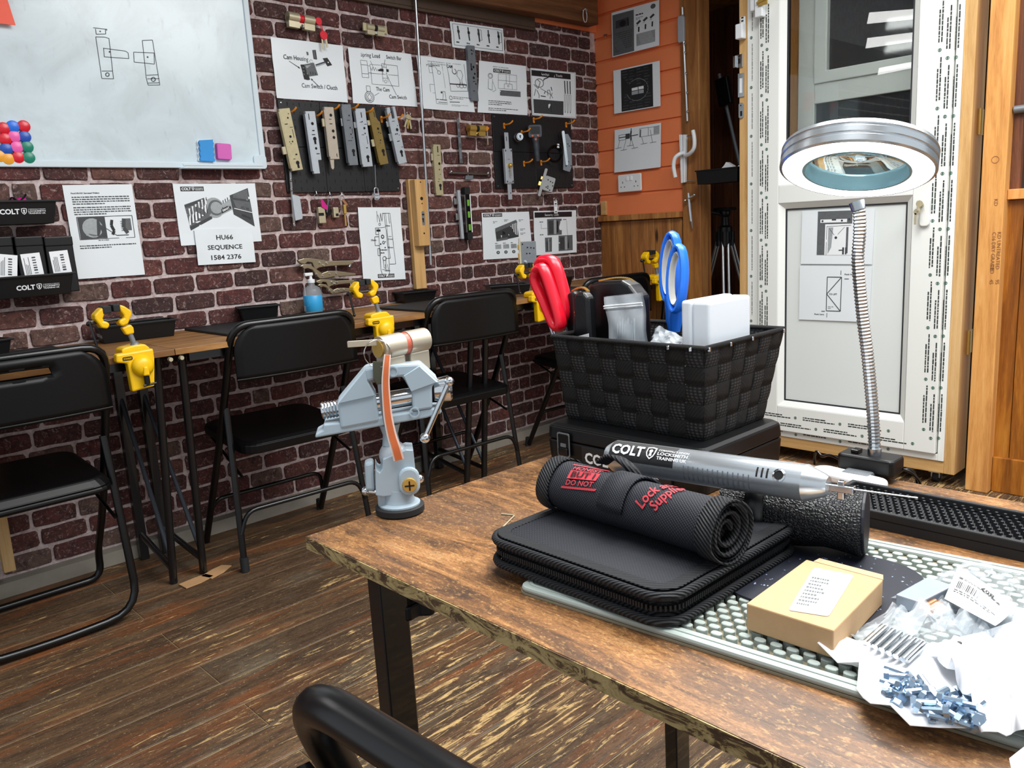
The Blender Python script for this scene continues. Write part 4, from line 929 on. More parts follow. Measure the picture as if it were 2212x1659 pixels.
# ------------------------------------------------------------------ gearbox locks
def keyhole(mb, x, y, s_, z, mi=1):
    mb.add([(x+a, y+b, z) for a, b in circle(s_, 10)], [tuple(range(10))], mi)
    mb.add([(x-s_*.55, y-s_*2.6, z+.0001), (x+s_*.55, y-s_*2.6, z+.0001), (x+s_*.55, y, z+.0001), (x-s_*.55, y, z+.0001)], [(0, 1, 2, 3)], mi)
def gearbox(label, pt, pb_, w_, mat, latches=(), holes=(), slots=(), key=None, step=None, tail=None, off=.047, topcut=0, name='gearbox_lock', group='gearbox locks on the larger pegboard', side=-1, fork=False):
    w_ *= 1.14; M, L = along(pt, pb_, off=off)
    g = thing(name, label, 'lock', M, group)
    P = [(-w_/2, -L), (w_/2, -L), (w_/2, 0), (-w_/2, 0)]
    if step: s_, y = step; P = [(-w_/2, -L), (-w_/2+s_, -L), (-w_/2+s_, -y), (w_/2, -y), (w_/2, 0), (-w_/2, 0)]
    if topcut: P = P[:-2]+[(w_/2, -.05), (w_/2-topcut*.5, -.045), (w_/2-topcut, -.03), (w_/2-topcut, 0), (-w_/2, 0)]
    if fork: P = P[:-2]+[(w_/2, 0), (w_*.18, 0), (w_*.18, -.045), (-w_*.12, -.045), (-w_*.12, 0), (-w_/2, 0)]
    d = .014
    MB().prism(P, -d, 0).build('case', K[mat], g, bevel=.0012, seg=1)
    fp = MB(); fp.box(-w_/2-.004, -w_/2, -L+.01, -.01, -d-.001, .001); fp.build('face_plate', K[mat], g)
    for y, h, dd in latches: MB().box(-w_/2-dd, -w_/2-.003, -y-h, -y, -d+.002, -.003).build('latch', K['nickel'] if mat in ('cream_zinc', 'beige_zinc', 'bronze_zinc') else K['steel'], g, bevel=.002)
    hb = MB()
    for x, y, r_ in holes: hb.add([(x+a, -y+b, .0004) for a, b in circle(r_, 9)], [tuple(range(9))], 0)
    for x, y, a, b in slots: hb.add([(x-a/2, -y-b/2, .0004), (x+a/2, -y-b/2, .0004), (x+a/2, -y+b/2, .0004), (x-a/2, -y+b/2, .0004)], [(0, 1, 2, 3)], 0)
    if key: keyhole(hb, key[0], -key[1], .0075, .0006, 0)
    hb.build('openings', K['hole'], g, kind='stuff')
    if tail: MB().prism([(-w_/2+.002, -L-tail), (-w_/2+.008, -L-tail-.006), (-w_/2+.014, -L-tail), (-w_/2+.018, -L), (-w_/2+.0, -L)], -d+.004, -.004).build('tail_rod', K[mat], g)
    return g
gearbox('cream gearbox lock, first from the whiteboard, with a square latch low down', (614, 234), (643.5, 368), .040, 'cream_zinc', [(.132, .028, .019)], [(.006, .034, .0035), (.0, .10, .005), (.004, .118, .003), (-.008, .118, .002), (-.004, .125, .002), (.012, .02, .002)], [(-.006, .055, .012, .003), (.012, .068, .012, .002), (.008, .165, .008, .005), (.014, .09, .002, .03), (-.004, .18, .009, .002)], (.006, .195))
gearbox('silver gearbox lock narrowed at its foot, second from the whiteboard', (670, 240), (689, 375), .036, 'zinc', (), [(.002, .045, .006), (.003, .11, .005), (.003, .135, .005)], [(-.009, .02, .003, .022), (.002, .07, .010, .004), (.0, .085, .014, .003), (.008, .155, .014, .003)], (.003, .10), step=(.026, .178))
gearbox('beige gearbox lock with a tail rod and upper latch, third from the whiteboard', (710.5, 231), (724, 344), .036, 'beige_zinc', [(.042, .03, .014)], [(.004, .03, .006), (.002, .045, .002), (-.004, .045, .002), (.006, .088, .006), (.006, .112, .006)], [(.0, .062, .012, .003), (.01, .178, .003, .012)], None, tail=.032)
gearbox('dull grey gearbox lock in the middle of the row', (748, 225), (765, 357), .036, 'dark_zinc', [(.052, .03, .011)], [(.006, .042, .003), (.004, .088, .003), (.004, .112, .003), (.008, .125, .002)], [(.0, .06, .012, .002), (-.004, .136, .02, .002), (.012, .1, .002, .02)], (.005, .175))
gearbox('silver grey gearbox lock, third from the thin metal rod', (778.5, 234), (795.5, 360), .040, 'zinc', [(.05, .024, .015)], [(.006, .075, .005), (.0, .05, .0025), (.006, .095, .003), (-.008, .1, .002), (-.002, .1, .002)], [(.0, .025, .004, .02), (-.006, .052, .012, .002), (.014, .06, .012, .002), (.006, .15, .008, .004), (.012, .12, .002, .03)], (.004, .185))
gearbox('bronze gearbox lock with two side latches, second from the thin metal rod', (806, 236), (831, 355), .036, 'bronze_zinc', [(.038, .02, .017), (.112, .028, .017)], [(.004, .075, .005), (.004, .09, .0025), (.012, .094, .0025), (.004, .12, .003), (.0, .13, .002)], [(.0, .02, .003, .02)], (.006, .162), topcut=.014)
gearbox('bright white zinc gearbox lock beside the thin metal rod', (844.5, 231), (871, 353), .037, 'zinc', [(.052, .022, .016), (.10, .03, .017)], [(-.008, .02, .002), (.012, .075, .002), (.006, .09, .0065), (.002, .106, .003), (-.006, .106, .003), (.01, .112, .002)], [(-.004, .055, .014, .002), (.0, .135, .014, .003), (.014, .16, .01, .002)], (.003, .178), fork=True)
gearbox('pale gearbox lock screwed to the bricks right of the pine board', (944, 312), (951, 422), .034, 'cream_zinc', [(.038, .03, .012)], [(.006, .08, .006), (.004, .105, .003), (.008, .125, .002)], [(.002, .02, .005, .026), (.004, .045, .014, .002), (.0, .145, .01, .002), (-.004, .155, .008, .002)], (.004, .172), off=.018, group='gearbox locks on the bricks', name='gearbox_lock')
gearbox('dull steel lock strip hanging over the sheets near the ceiling', (1018, 98), (1027, 218), .036, 'dark_zinc', (), [(-.002, .02, .004), (.008, .022, .003), (0, .035, .004), (.003, .09, .006), (-.006, .1, .004), (.008, .118, .005), (.0, .135, .006), (.01, .16, .004)], [(-.01, .09, .006, .03), (.0, .15, .014, .003), (-.004, .19, .012, .003)], None, off=.026, group='gearbox locks on the bricks')

# ------------------------------------------------------------------ small locks and keys on the bricks
def cylinder(label, pa, pb2, mat, off=.03, red=False, thumb=False, name='euro_cylinder', keyM=None):
    a, b = on_y(*pa, D-off), on_y(*pb2, D-off); L = (b-a).length; M = wall_frame((a+b)/2, math.atan2(b.z-a.z, b.x-a.x))
    c_ = thing(name, label, 'lock cylinder', M, 'lock cylinders on the brick wall')
    h = L*.34
    for s_ in (-1, 1):
        x0, x1 = (-L/2, -L*.09) if s_ < 0 else (L*.09, L/2); b = MB()
        b.tube([(x0, h*.25, 0), (x1, h*.25, 0)], h*.5, 14).box(x0, x1, -h*.75, h*.25, -h*.28, h*.28); b.build('barrel', K[mat], c_, smooth=40)
    MB().box(-L*.09, L*.09, -h*.55, -h*.2, -h*.2, h*.2).build('bridge', K[mat], c_)
    MB().tube([(-L*.08, h*.25, 0), (L*.08, h*.25, 0)], h*.42, 12).build('cam', K['red'] if red else K['hole'], c_, smooth=40)
    MB().tube([(0, -h*.45, 0), (0, -h*.45, h*.32)], h*.13, 8).build('screw', K['chrome'], c_)
    if thumb:
        for s_ in (-1, 1): MB().box(s_*L*.5+(0 if s_ > 0 else -L*.2), s_*L*.5+(L*.2 if s_ > 0 else 0), -h*.35, h*.75, -.004, .006).build('thumb_turn', K['cream_zinc'], c_, bevel=.002)
    return c_
c1 = cylinder('nickel lock cylinder with a red cam and key tags beside it', (621, 41), (677, 52), 'nickel', red=True)
c2 = cylinder('nickel lock cylinder with flat turns at both ends', (791, 62), (828, 68), 'nickel', thumb=True)
c3 = cylinder('brass lock cylinder with an orange key tag above the latch bar', (1012, 281), (1046, 283), 'brass')
ky = MB(); ky.prism(circle(.012, 14, 0, 0), -.002, .002).box(-.004, .004, -.045, -.008, -.001, .001)
def keyobj(mb, parent, M, mat, name='key'): o = mb.build(name, mat, parent); o.matrix_local = parent.matrix_world.inverted() @ M; return o
kt = thing('key_tags', 'two red plastic key heads on a wire hanging from the top lock cylinder', 'keys', WF(688, 46, .03))
MB().prism(circle(.014, 14, 0, 0), -.003, .003).build('key_head', K['red'], kt, bevel=.001)
q = kt.matrix_world.inverted() @ on_y(699, 76, D-.03)
MB().prism(circle(.016, 14, q.x, q.y), -.003, .003).build('key_head', K['red'], kt, bevel=.001)
MB().tube([(.002, 0, .001), (q.x-.004, q.y, .001)], .0015, 5).tube([(.008, 0, .001), (q.x+.002, q.y, .001)], .0015, 5).build('wire', K['red'], kt)
MB().box(q.x-.002, q.x+.006, q.y-.045, q.y-.012, -.001, .001, M=RZ(R(6))).box(q.x-.010, q.x-.003, q.y-.05, q.y-.012, -.003, -.001).build('key_blade', K['nickel'], kt)
q = c3.matrix_world.inverted() @ on_y(1051, 278, D-.03)
MB().prism([(q.x+a, q.y+b) for a, b in ((-.014, -.004), (.002, -.012), (.015, .004), (.002, .012))], -.002, .003).build('key_head', K['orange_hook'], c3, bevel=.001)
MB().box(q.x+.0, q.x+.006, q.y-.07, q.y-.012, -.001, .001).build('key_blade', K['nickel'], c3)
# knob keys beside the rod
g = thing('key_bunch', 'small bunch of dull brass keys hanging beside the thin metal rod', 'keys', WF(882, 245, .02))
for i, (a, mx_) in enumerate(((8, 'nickel'), (-10, 'brass'), (-26, 'cream_zinc'))):
    b = MB(RZ(R(a))); b.prism(circle(.011, 10, 0, -.016), -.001+.002*i, .001+.002*i).box(-.004, .004, -.062, -.024, -.001+.002*i, .001+.002*i); b.build('key', K[mx_], g)
MB().tube([(.009*math.cos(k*PI/6), .009*math.sin(k*PI/6), .002) for k in range(12)], .0012, 5, closed=True).build('ring', K['steel'], g)
# thin rods
def rod(label, pa, pb2, r_, mat, off=.02, name='metal_rod', cat='rod'):
    a, b = on_y(*pa, D-off), on_y(*pb2, D-off)
    return tag(MB(Matrix.Translation(-a)).tube([a, b], r_, 10).build(name, K[mat], None, Matrix.Translation(a), smooth=60), label, cat)
rod('long thin metal rod running down the brick wall from the ceiling to the pine board', (897, -8), (931, 572), .006, 'steel', .045)
g = thing('lock_strip', 'narrow grey lock strip with a plate, left of the hanging keys', 'lock', WF(626, 366, .025))
q = g.matrix_world.inverted() @ on_y(635, 490, D-.025); q2 = g.matrix_world.inverted() @ on_y(629, 421, D-.025)
MB().prism([(q.x-.004, q.y), (q.x+.004, q.y), (.004, 0), (-.004, 0)], -.003, .003).build('bar', K['steel'], g)
MB().prism([(q2.x, q2.y), (q2.x+.004, q.y+.022), (q2.x+.034, q.y+.028), (q2.x+.036, q.y+.04), (q2.x+.032, q2.y-.006), (q2.x+.01, q2.y)], -.004, .006).build('plate', K['zinc'], g, bevel=.001)
b = MB()
for yy in (-.04, -.075, q.y+.006): b.ball((q2.x*yy/q2.y if yy > q2.y else q.x, yy, .004), .006, 8)
b.build('rollers', K['chrome'], g, smooth=60)
g = thing('bolt_strip', 'thin vertical steel bolt strip on the bricks below the strip of sheets', 'lock', WF(989, 256, .02))
q = g.matrix_world.inverted() @ on_y(996, 353, D-.02)
MB().prism([(q.x-.007, q.y), (q.x+.007, q.y), (.006, 0), (-.006, 0)], -.003, .003).build('bar', K['dark_zinc'], g, bevel=.001)
b = MB()
for k in (.12, .3, .55, .9): b.box(q.x*k-.005, q.x*k+.005, q.y*k-.018, q.y*k, .003, .006)
b.build('slides', K['steel'], g)
g = thing('latch_bar', 'horizontal steel latch bar with a plate below the brass cylinder', 'latch', WF(970, 373, .02))
q = g.matrix_world.inverted() @ on_y(1056, 376, D-.02)
MB().tube([(0, 0, 0), (q.x, q.y, 0)], .005, 8).ball((.012, .004, 0), .008, 8).ball((q.x-.006, q.y+.003, 0), .008, 8).build('bar', K['steel'], g, smooth=60)
q = g.matrix_world.inverted() @ on_y(1013, 379, D-.02)
MB().prism([(q.x-.024, q.y-.018), (q.x+.02, q.y-.018), (q.x+.024, q.y), (q.x-.018, q.y)], -.004, .003).build('plate', K['dark_zinc'], g, bevel=.001)
g = thing('multipoint_lock', 'grey multipoint lock strip beside the black spirit level', 'lock', WF(989, 411, .02))
q = g.matrix_world.inverted() @ on_y(998, 516, D-.02)
MB().prism([(q.x-.008, q.y), (q.x+.007, q.y), (.007, 0), (-.008, 0)], -.004, .008).build('strip', K['zinc'], g, bevel=.001)
MB().box(-.028, -.006, -.062, -.035, -.004, .006).build('latch', K['steel'], g, bevel=.002); MB().box(-.024, -.006, -.13, -.10, -.004, .006).build('latch', K['steel'], g, bevel=.002)
g = thing('spirit_level', 'black spirit level with green vials hanging on the bricks', 'level', WF(1003, 404, .02))
q = g.matrix_world.inverted() @ on_y(1007, 519, D-.02); Lq = -q.y
MB().box(-.010, .014, -Lq+.03, -.022, -.008, .016).build('body', K['black_gloss'], g, bevel=.001)
for a, b_ in ((-.034, 0), (-Lq, -Lq+.034)): MB().prism(rrect(.03, b_-a, .008, 3, .003, (a+b_)/2), -.009, .017).build('end_cap', K['rubber'], g, bevel=.002)
MB().box(.0135, .021, -Lq+.034, -.034, -.006, .014).build('edge', K['white_plastic'], g)
MB().box(-.016, -.010, -Lq+.034, -.034, -.006, .014).build('edge', K['steel'], g)
for k in (.3, .52, .76): MB().box(-.004, .008, -Lq*k-.014, -Lq*k+.014, .0155, .019).build('vial', plain('vial', '#6fb23a', .2), g, bevel=.002)
# pine board with a lock let into it
a, b_, c_ = on_y(884, 387, D-.03), on_y(897, 625, D-.03), on_y(931, 625, D-.03)
g = thing('lock_board', 'upright pine board with a thicker block cut for a door lock', 'board', wall_frame((on_y(914, 625, D-.03).x, D-.008, b_.z)))
Hh = a.z-b_.z
MB().box(-.034, .022, 0, Hh, 0, .022).build('back_board', K['pine_flat'], g, bevel=.001)
w0, w1 = on_y(892, 388, D-.055), on_y(931, 531, D-.055); x0 = g.matrix_world.translation.x
fx0, fx1, fz0, fz1 = -.028, .030, on_y(915, 531, D-.055).z-b_.z, on_y(910, 388, D-.055).z-b_.z
MB().box(fx0, fx1, fz0, fz1, .0225, .058).build('front_block', K['pine_flat'], g, bevel=.002)
b = MB(); z = .0584
for fr, r_ in ((.715, .0075), (.64, .003), (.19, .004), (.96, .003)): b.add([(.001+x, fz0+(fz1-fz0)*fr+y, z) for x, y in circle(r_, 10)], [tuple(range(10))], 0)
b.build('holes', K['hole'], g, kind='stuff')
zc = fz0+(fz1-fz0)*.42
b = MB(); b.prism(rrect(.014, .058, .004, 2, .002, zc), .057, .0588); b.build('lock_face', K['dark_zinc'], g)
b = MB(); keyhole(b, .0, zc-.004, .005, .0592, 0); b.box(-.004, .008, zc+.012, zc+.018, .0588, .0595); b.build('keyway', K['hole'], g)
# hanging keys and cylinders on three small hooks
for i, (px, py, l) in enumerate(((683, 419, 'gold lock cylinder with a pink tag on a small hook'), (712, 421, 'lock cylinder and black key on the middle small hook'), (738, 422, 'narrow brass key blank with a brown tag on the last small hook'))):
    g = thing('hanging_keys', l, 'keys', WF(px, py, .02), 'key hooks below the larger pegboard')
    MB().tube(bez([(0, .012, -.01), (0, .012, 0), (0, -.002, .004), (0, .0, .01)], 4), .0018, 6).build('hook', K['steel'], g, smooth=60)
    MB().tube([(.010*math.cos(k*PI/6)-.003, -.012+.010*math.sin(k*PI/6), .004) for k in range(12)], .0012, 5, closed=True).build('ring', K['steel'], g)
    if i == 0:
        MB().box(-.004, .026, -.112, -.050, -.006, .012).build('lock_body', K['nickel'], g, bevel=.003); MB().box(-.0045, .018, -.083, -.072, .0115, .0127).build('slot', K['hole'], g)
        MB().prism([(.008, -.022), (.014, -.020), (.036, -.048), (.030, -.062), (.010, -.05)], .0135, .0155).build('tag', K['magenta'], g)
    if i == 1:
        b = MB(); b.box(.004, .028, -.088, -.048, -.006, .012); b.build('lock_body', K['nickel'], g, bevel=.003); MB().box(.012, .024, -.082, -.072, .0115, .0127).build('slot', K['hole'], g)
        MB(RZ(R(-8))).prism(circle(.011, 12, -.006, -.07), .0, .006).box(-.009, -.003, -.06, -.026, .001, .004).build('key', K['black_gloss'], g); MB(RZ(R(-14))).box(-.010, -.004, -.07, -.02, .006, .008).build('key', K['chrome'], g)
    if i == 2:
        MB().box(.0, .012, -.072, -.036, -.004, .008).build('lock_body', K['brass'], g, bevel=.002); MB().box(.003, .009, -.118, -.070, -.001, .002).build('key', K['brass'], g); MB().prism([(-.004, -.018), (.006, -.016), (.022, -.036), (.014, -.042)], .003, .005).build('tag', plain('tan_tag', '#9b6a48', .6), g)
g = thing('cable_clip', 'shiny wire rope clip hanging on a thin wire over the larger pegboard', 'clip', WF(812, 404, .035))
q = g.matrix_world.inverted() @ on_y(810, 356, D-.035)
MB().tube([(q.x, q.y, 0), (0, .0, 0)], .001, 5).build('wire', K['steel'], g)
MB().tube(fillet([(-.009, -.05, 0), (-.009, -.003, 0), (.009, -.003, 0), (.009, -.05, 0), (-.009, -.05, 0)], .008, 4), .0028, 7).build('thimble', K['chrome'], g, smooth=60)
MB().box(-.011, .011, -.046, -.036, -.004, .005).box(-.011, .011, -.032, -.026, -.004, .005).build('saddle', K['zinc'], g, bevel=.001)

# ------------------------------------------------------------------ things on the smaller pegboard
M, L = along((1094.5, 286), (1103.5, 431), off=.045)
g = thing('shutter_lock', 'long silver shutter lock with a brass key knob on the smaller pegboard', 'lock', M)
MB().box(-.012, .012, -.10, 0, -.006, -.002).box(-.012, .012, -L, -L+.08, -.006, -.002).build('slide_bar', K['zinc'], g, bevel=.001)
MB().box(-.024, .024, -L*.76, -L*.24, -.012, .004).build('case', K['zinc'], g, bevel=.002)
b = MB(); z = .0044
for x, y in ((-.018, -.27), (.018, -.27), (-.018, -.73), (.018, -.73)): b.add([(x+a, L*y+c_, z) for a, c_ in rrect(.006, .009, .002, 1)], [tuple(range(8))], 0)
b.add([(a-.002, -.028+c_, -.0016) for a, c_ in rrect(.004, .02, .001, 1)], [tuple(range(8))], 0); b.add([(a+.003, -L+.03+c_, -.0016) for a, c_ in circle(.003, 8)], [tuple(range(8))], 0)
for k in range(3): b.box(-.008, .006+k*.004, -L*.40-k*.052, -L*.40-k*.052+.0015, z, z+.0002)
b.build('openings', K['hole'], g, kind='stuff')
MB().lathe([(0, .004), (.011, .004), (.010, .016), (.006, .02), (0, .021)], 14, c=(0, -L*.49, 0)).build('knob', K['brass'], g, smooth=40)
MB().box(-.006, -.001, -L*.49-.05, -L*.49-.008, .016, .018).build('key', K['nickel'], g)
g = thing('rim_cylinder', 'round silver rim lock cylinder on an orange hook', 'lock cylinder', WF(1118, 297, .022) @ RY(R(-24)))
MB().lathe([(0, 0), (.021, 0), (.021, .012), (.019, .014), (.019, .03), (.0165, .033), (0, .033)], 22).build('body', K['steel'], g, smooth=40)
MB().lathe([(.0, .033), (.014, .033), (.013, .036), (0, .036)], 20).build('face', K['chrome'], g, smooth=40)
b = MB(); keyhole(b, .0, .003, .004, .0364, 0); b.build('keyway', K['hole'], g)
g = thing('inspection_camera', 'dark grey handheld inspection camera with a small screen', 'camera', WF(1155, 284, .055) @ RY(R(-36)) @ Matrix.Scale(1.15, 4))
MB().prism(rrect(.058, .052, .010, 4), -.012, .010).build('head', plain('slate', '#353b42', .45), g, bevel=.003); MB().prism(rrect(.040, .030, .003, 2, 0, .004), .010, .0108).build('screen', K['black_gloss'], g)
b = MB(); b.tube(bez([(0, -.02, 0), (.002, -.05, 0), (.004, -.09, 0), (.006, -.118, -.002)], 5), [.016]*4+[.014]*4+[.012]*4+[.011]*4, 12); b.build('handle', plain('slate2', '#30363d', .5), g, smooth=60)
b = MB()
for x, y in ((-.012, -.018), (.010, -.018), (.0, -.033)): b.lathe([(0, .010), (.005, .010), (.0045, .013), (0, .0135)], 10, c=(x, y, 0 if y > -.03 else .004))
b.build('buttons', plain('button_orange', '#c8603a', .5), g)
g = thing('cable_coil', 'coil of black cable with a steel fitting on the smaller pegboard', 'cable', WF(1199, 334, .055) @ RY(R(-30)) @ Matrix.Scale(1.12, 4))
for k in range(6):
    r_ = .028+.0022*(k % 3); MB().tube([(r_*math.cos(a), r_*1.05*math.sin(a)+.001*k, .004*k-.01) for a in [j*PI/12 for j in range(24)]], .003, 6, closed=True).build('turn', K['black_gloss'], g, smooth=60)
MB().tube(bez([(.01, .03, .006), (.018, .04, .006), (.034, .055, .004), (.03, .09, 0), (.02, .085, 0), (.022, .06, 0)], 6), .002, 6).build('lead', K['black_gloss'], g, smooth=60)
MB().box(.008, .018, .026, .044, .002, .012).build('plug', K['white_plastic'], g, bevel=.002)
M, L = along((1221, 284), (1226, 372), off=.04); M = M @ RY(R(-30))
g = thing('mortice_lock', 'grey mortice lock case hanging behind the black cable coil', 'lock', M)
MB().prism([(-.022, -L+.012), (.012, -L), (.026, -L+.03), (.028, -.04), (.014, -.012), (-.004, -.012), (-.012, -.05)], -.012, 0).build('case', K['dark_zinc'], g, bevel=.001)
MB(RZ(R(4))).prism(rrect(.014, .165, .006, 3, -.012, -.078), .001, .004).build('face_plate', K['steel'], g)
b = MB(); keyhole(b, .006, -L+.05, .005, .0005, 0); [b.add([(x+a, y+c_, .0005) for a, c_ in circle(.003, 8)], [tuple(range(8))], 0) for x, y in ((.01, -.06), (.016, -.07), (-.006, -L+.03), (.02, -L+.03))]; b.build('openings', K['hole'], g, kind='stuff')
K['dull_zinc'] = plain('dull_zinc', '#9a9c9c', .65, .0, var=.12)
M, L = along((1186, 374), (1168, 440), off=.045); M = M @ RY(R(-36)) @ Matrix.Scale(1.12, 4)
g = thing('mortice_lock', 'grey mortice lock case with brass latches and a white tag below the smaller pegboard', 'lock', M)
MB().prism(rrect(.046, .066, .006, 2, .012, -.046), -.012, 0).build('case', K['dull_zinc'], g, bevel=.001)
MB().prism(rrect(.012, .128, .005, 3, -.016, -.048), -.008, .002).build('face_plate', K['dull_zinc'], g)
MB().box(-.03, -.02, -.038, -.022, -.008, 0).build('latch', K['brass'], g, bevel=.002); MB().box(-.034, -.02, -.066, -.046, -.008, 0).build('latch', K['brass'], g, bevel=.002)
b = MB(); [b.add([(x+a, y+c_, .0005) for a, c_ in circle(.003, 8)], [tuple(range(8))], 0) for x, y in ((.004, -.03), (.016, -.034), (.026, -.036), (.004, -.064), (.012, -.066), (.01, -.058), (.022, -.072), (.03, -.05))]; b.build('openings', K['hole'], g, kind='stuff')
g = thing('paper_tag', 'narrow white tag with black bars on a key ring over the photo sheet', 'tag', WF(1200, 447, .045))
MB().box(-.010, .012, -.031, .031, -.001, .001).build('tag', K['card_white'], g); b = MB(); [b.box(-.006, .008, y, y+h, .001, .0013) for y, h in ((-.026, .005), (.012, .006), (.004, .002), (.024, .002))]; b.build('bars_print', K['ink'], g)
MB().tube([(.008*math.cos(k*PI/6)-.004, .038+.008*math.sin(k*PI/6), .002) for k in range(12)], .0012, 5, closed=True).build('ring', K['steel'], g)

# ------------------------------------------------------------------ locking pliers
def pliers(label, pl, pr, s_=1.0):
    a, b = on_y(*pl, D-.03), on_y(*pr, D-.03); L = (b-a).length; M = wall_frame(a, math.atan2(b.z-a.z, b.x-a.x))
    g = thing('locking_pliers', label, 'pliers', M, 'locking pliers on the brick wall'); k = L
    U = [(0, .0), (.02, -.035), (.07, -.05), (.12, -.055), (.16, -.02), (.24, -.03), (.27, -.10), (.30, -.135), (.36, -.10), (.55, -.075), (.72, -.06), (.86, -.055), (.97, -.02), (.97, .02), (.7, .012), (.5, .004), (.33, .025), (.2, .035), (.1, .03)]
    MB().prism([(x*k, y*k) for x, y in U], -.004, .010).build('upper_handle', K['pliers'], g, bevel=.002)
    Lo = [(.02, -.09), (.06, -.095), (.10, -.13), (.16, -.115), (.24, -.14), (.30, -.22), (.36, -.27), (.44, -.265), (.60, -.235), (.80, -.225), (1.0, -.205), (1.0, -.175), (.86, -.165), (.66, -.145), (.50, -.15), (.40, -.185), (.31, -.13), (.22, -.07), (.14, -.06), (.08, -.062)]
    MB().prism([(x*k, y*k) for x, y in Lo], -.003, .012).build('lower_handle', K['pliers'], g, bevel=.002)
    b = MB()
    for x, y in ((.36, -.03), (.42, -.065), (.48, -.03), (.30, -.2), (.40, -.225), (.52, -.195), (.64, -.185)): b.lathe([(0, .010), (.005, .010), (.004, .0135), (0, .014)], 8, c=(x*k, y*k, 0))
    b.build('rivets', K['chrome'], g, kind='stuff', smooth=40)
    MB().tube([(.93*k, -.01*k, .003), (.90*k, -.08*k, .003)], .006, 8).build('screw', K['steel'], g, smooth=60)
K['pliers'] = plain('pliers', '#a79f86', .36, .9, var=.12)
pliers('upper pair of nickel locking pliers above the sanitiser bottle', (641, 562), (765, 566))
pliers('lower pair of nickel locking pliers beside the sanitiser bottle', (680, 607), (770, 606))

# ------------------------------------------------------------------ tables along the brick wall
TZ, TY = .745, 2.36
def tpt(px, py): return on_z(px, py, TZ)
for i, (x0, x1) in enumerate(((-.33, .882), (.884, 2.09), (2.092, XC-.01))):
    tb_ = thing('work_table', ['narrow brown table on black legs by the bins, partly out of the picture', 'narrow brown table on black legs, middle one along the brick wall', 'narrow brown table on black legs ending in the orange corner'][i], 'table', T((x0+x1)/2, (TY+D)/2, 0), 'tables along the brick wall')
    xc, yc = (x0+x1)/2, (TY+D)/2
    MB().box(x0-xc, x1-xc, TY-yc, D-.012-yc, TZ-.018, TZ).build('tabletop', K['oak'], tb_, bevel=.001)
    MB().box(x0+.05-xc, x1-.05-xc, TY+.03-yc, TY+.05-yc, TZ-.045, TZ-.0185).box(x0+.05-xc, x1-.05-xc, D-.1-yc, D-.08-yc, TZ-.045, TZ-.0185).build('rail', K['black_steel'], tb_)
    for s_, x in ((1, x0+.035), (-1, x1-.035)):
        x -= xc; yf, yr = TY+.05-yc, D-.06-yc
        MB().tube([(x, yf, TZ-.02), (x+s_*.012, yf+.09, 0)], .0125, 8).build('leg', K['black_steel'], tb_, smooth=60)
        MB().box(x-.014, x+.014, yr-.028, yr, 0, TZ-.02).build('leg', K['black_steel'], tb_, bevel=.002)
        MB().tube([(x, yr-.014, .09), (x+s_*.012, yf+.085, .05)], .010, 6).build('foot_rail', K['black_steel'], tb_, smooth=60)
        MB().tube([(x, yr-.02, .56), (x+s_*.011, yf+.082, .07)], .007, 6).build('brace', K['dark_steel'] if 'dark_steel' in K else K.setdefault('dark_steel', plain('dark_steel', '#4a5058', .3, .6)), tb_, smooth=60)
        MB().box(x-.012, x+.012, yf, yr, TZ-.045, TZ-.019).build('bracket', K['black_steel'], tb_)
        MB().lathe([(0, 0), (.007, 0), (.006, .012), (0, .012)], 8, M=T(x-s_*.02, TY+.006-yc, TZ-.028) @ RX(PI/2)).build('bolt', K['nickel'], tb_, smooth=40)

# rubber mats on the tables
t = NT('rib_rubber'); wv = t.n('TexWave', {'Vector': t.coord((1, 1, 1), rand=False), 'Scale': 60.}, bands_direction='Y').outputs[0]
t.p(Base_Color=C('#17191c'), Roughness=.55); t.bump(wv, .6, .002); K['rib'] = t.m
def mat_(label, a, b, c_, th=.008):
    """a, b: pixels of the front corners, c_: pixel of a back corner"""
    p, q, r_ = tpt(*a), tpt(*b), tpt(*c_); x0, x1 = p.x, q.x; y0 = (p.y+q.y)/2; y1 = min(r_.y, D-.03)
    o = MB().prism(rrect(x1-x0, y1-y0, .006, 2), 0, th).build('rubber_mat', K['rib'], None, T((x0+x1)/2, (y0+y1)/2, TZ+.0003), bevel=.002)
    return tag(o, label, 'mat', 'black mats on the wall tables')
mat_('black ribbed mat on the table beside the yellow vice, running out of the picture', (-90, 818), (188, 770), (128, 750))
mat_('black mat on the middle table between the small empty tray and the second vice', (500, 728), (763, 693), (422, 711))
mat_('black mat on the middle table behind the third folding chair', (920, 675), (1105, 647), (827, 666))
mat_('black mat at the far end of the last table, behind the red scissors', (1215, 634), (1300, 624), (1180, 628))
def tray(label, pfl, pfr, h, d, endlogo=None, lift=0, group='black trays on the wall tables'):
    a, b = tpt(*pfl), tpt(*pfr); X = (b-a).normalized(); Zd = V((X.y, -X.x, 0)); w_ = (b-a).length
    c_ = (a+b)/2-Zd*d; over = max(0, c_.y-(D-.02)); c_.y -= over; c_.z = TZ+.0005+lift
    M = frame(c_, X, (0, 0, 1), Zd)
    t_ = bin_('tray', label, M, w_+.02, h, d, .010, .005, 'tray', group)
    if endlogo:
        hh = endlogo; b = MB(); W2 = w_/2+.0
        colt(b, 0, 0, hh, map_=lambda x, y: (-W2-.0015-(y+h*.35)*.16, y+h*.35, d*.12+x)); b.build('logo_print', K['white_ink'], t_)
    return t_
tray('black tray at the very edge of the picture on the first table', (-60, 776), (13, 765), .05, .10)
tray('long black tray behind the first yellow vice', (227, 744), (378, 726), .055, .095, .010)
tray('small black tray on the table below the numbers sheet', (500, 697), (570, 690), .050, .07, lift=.0085)
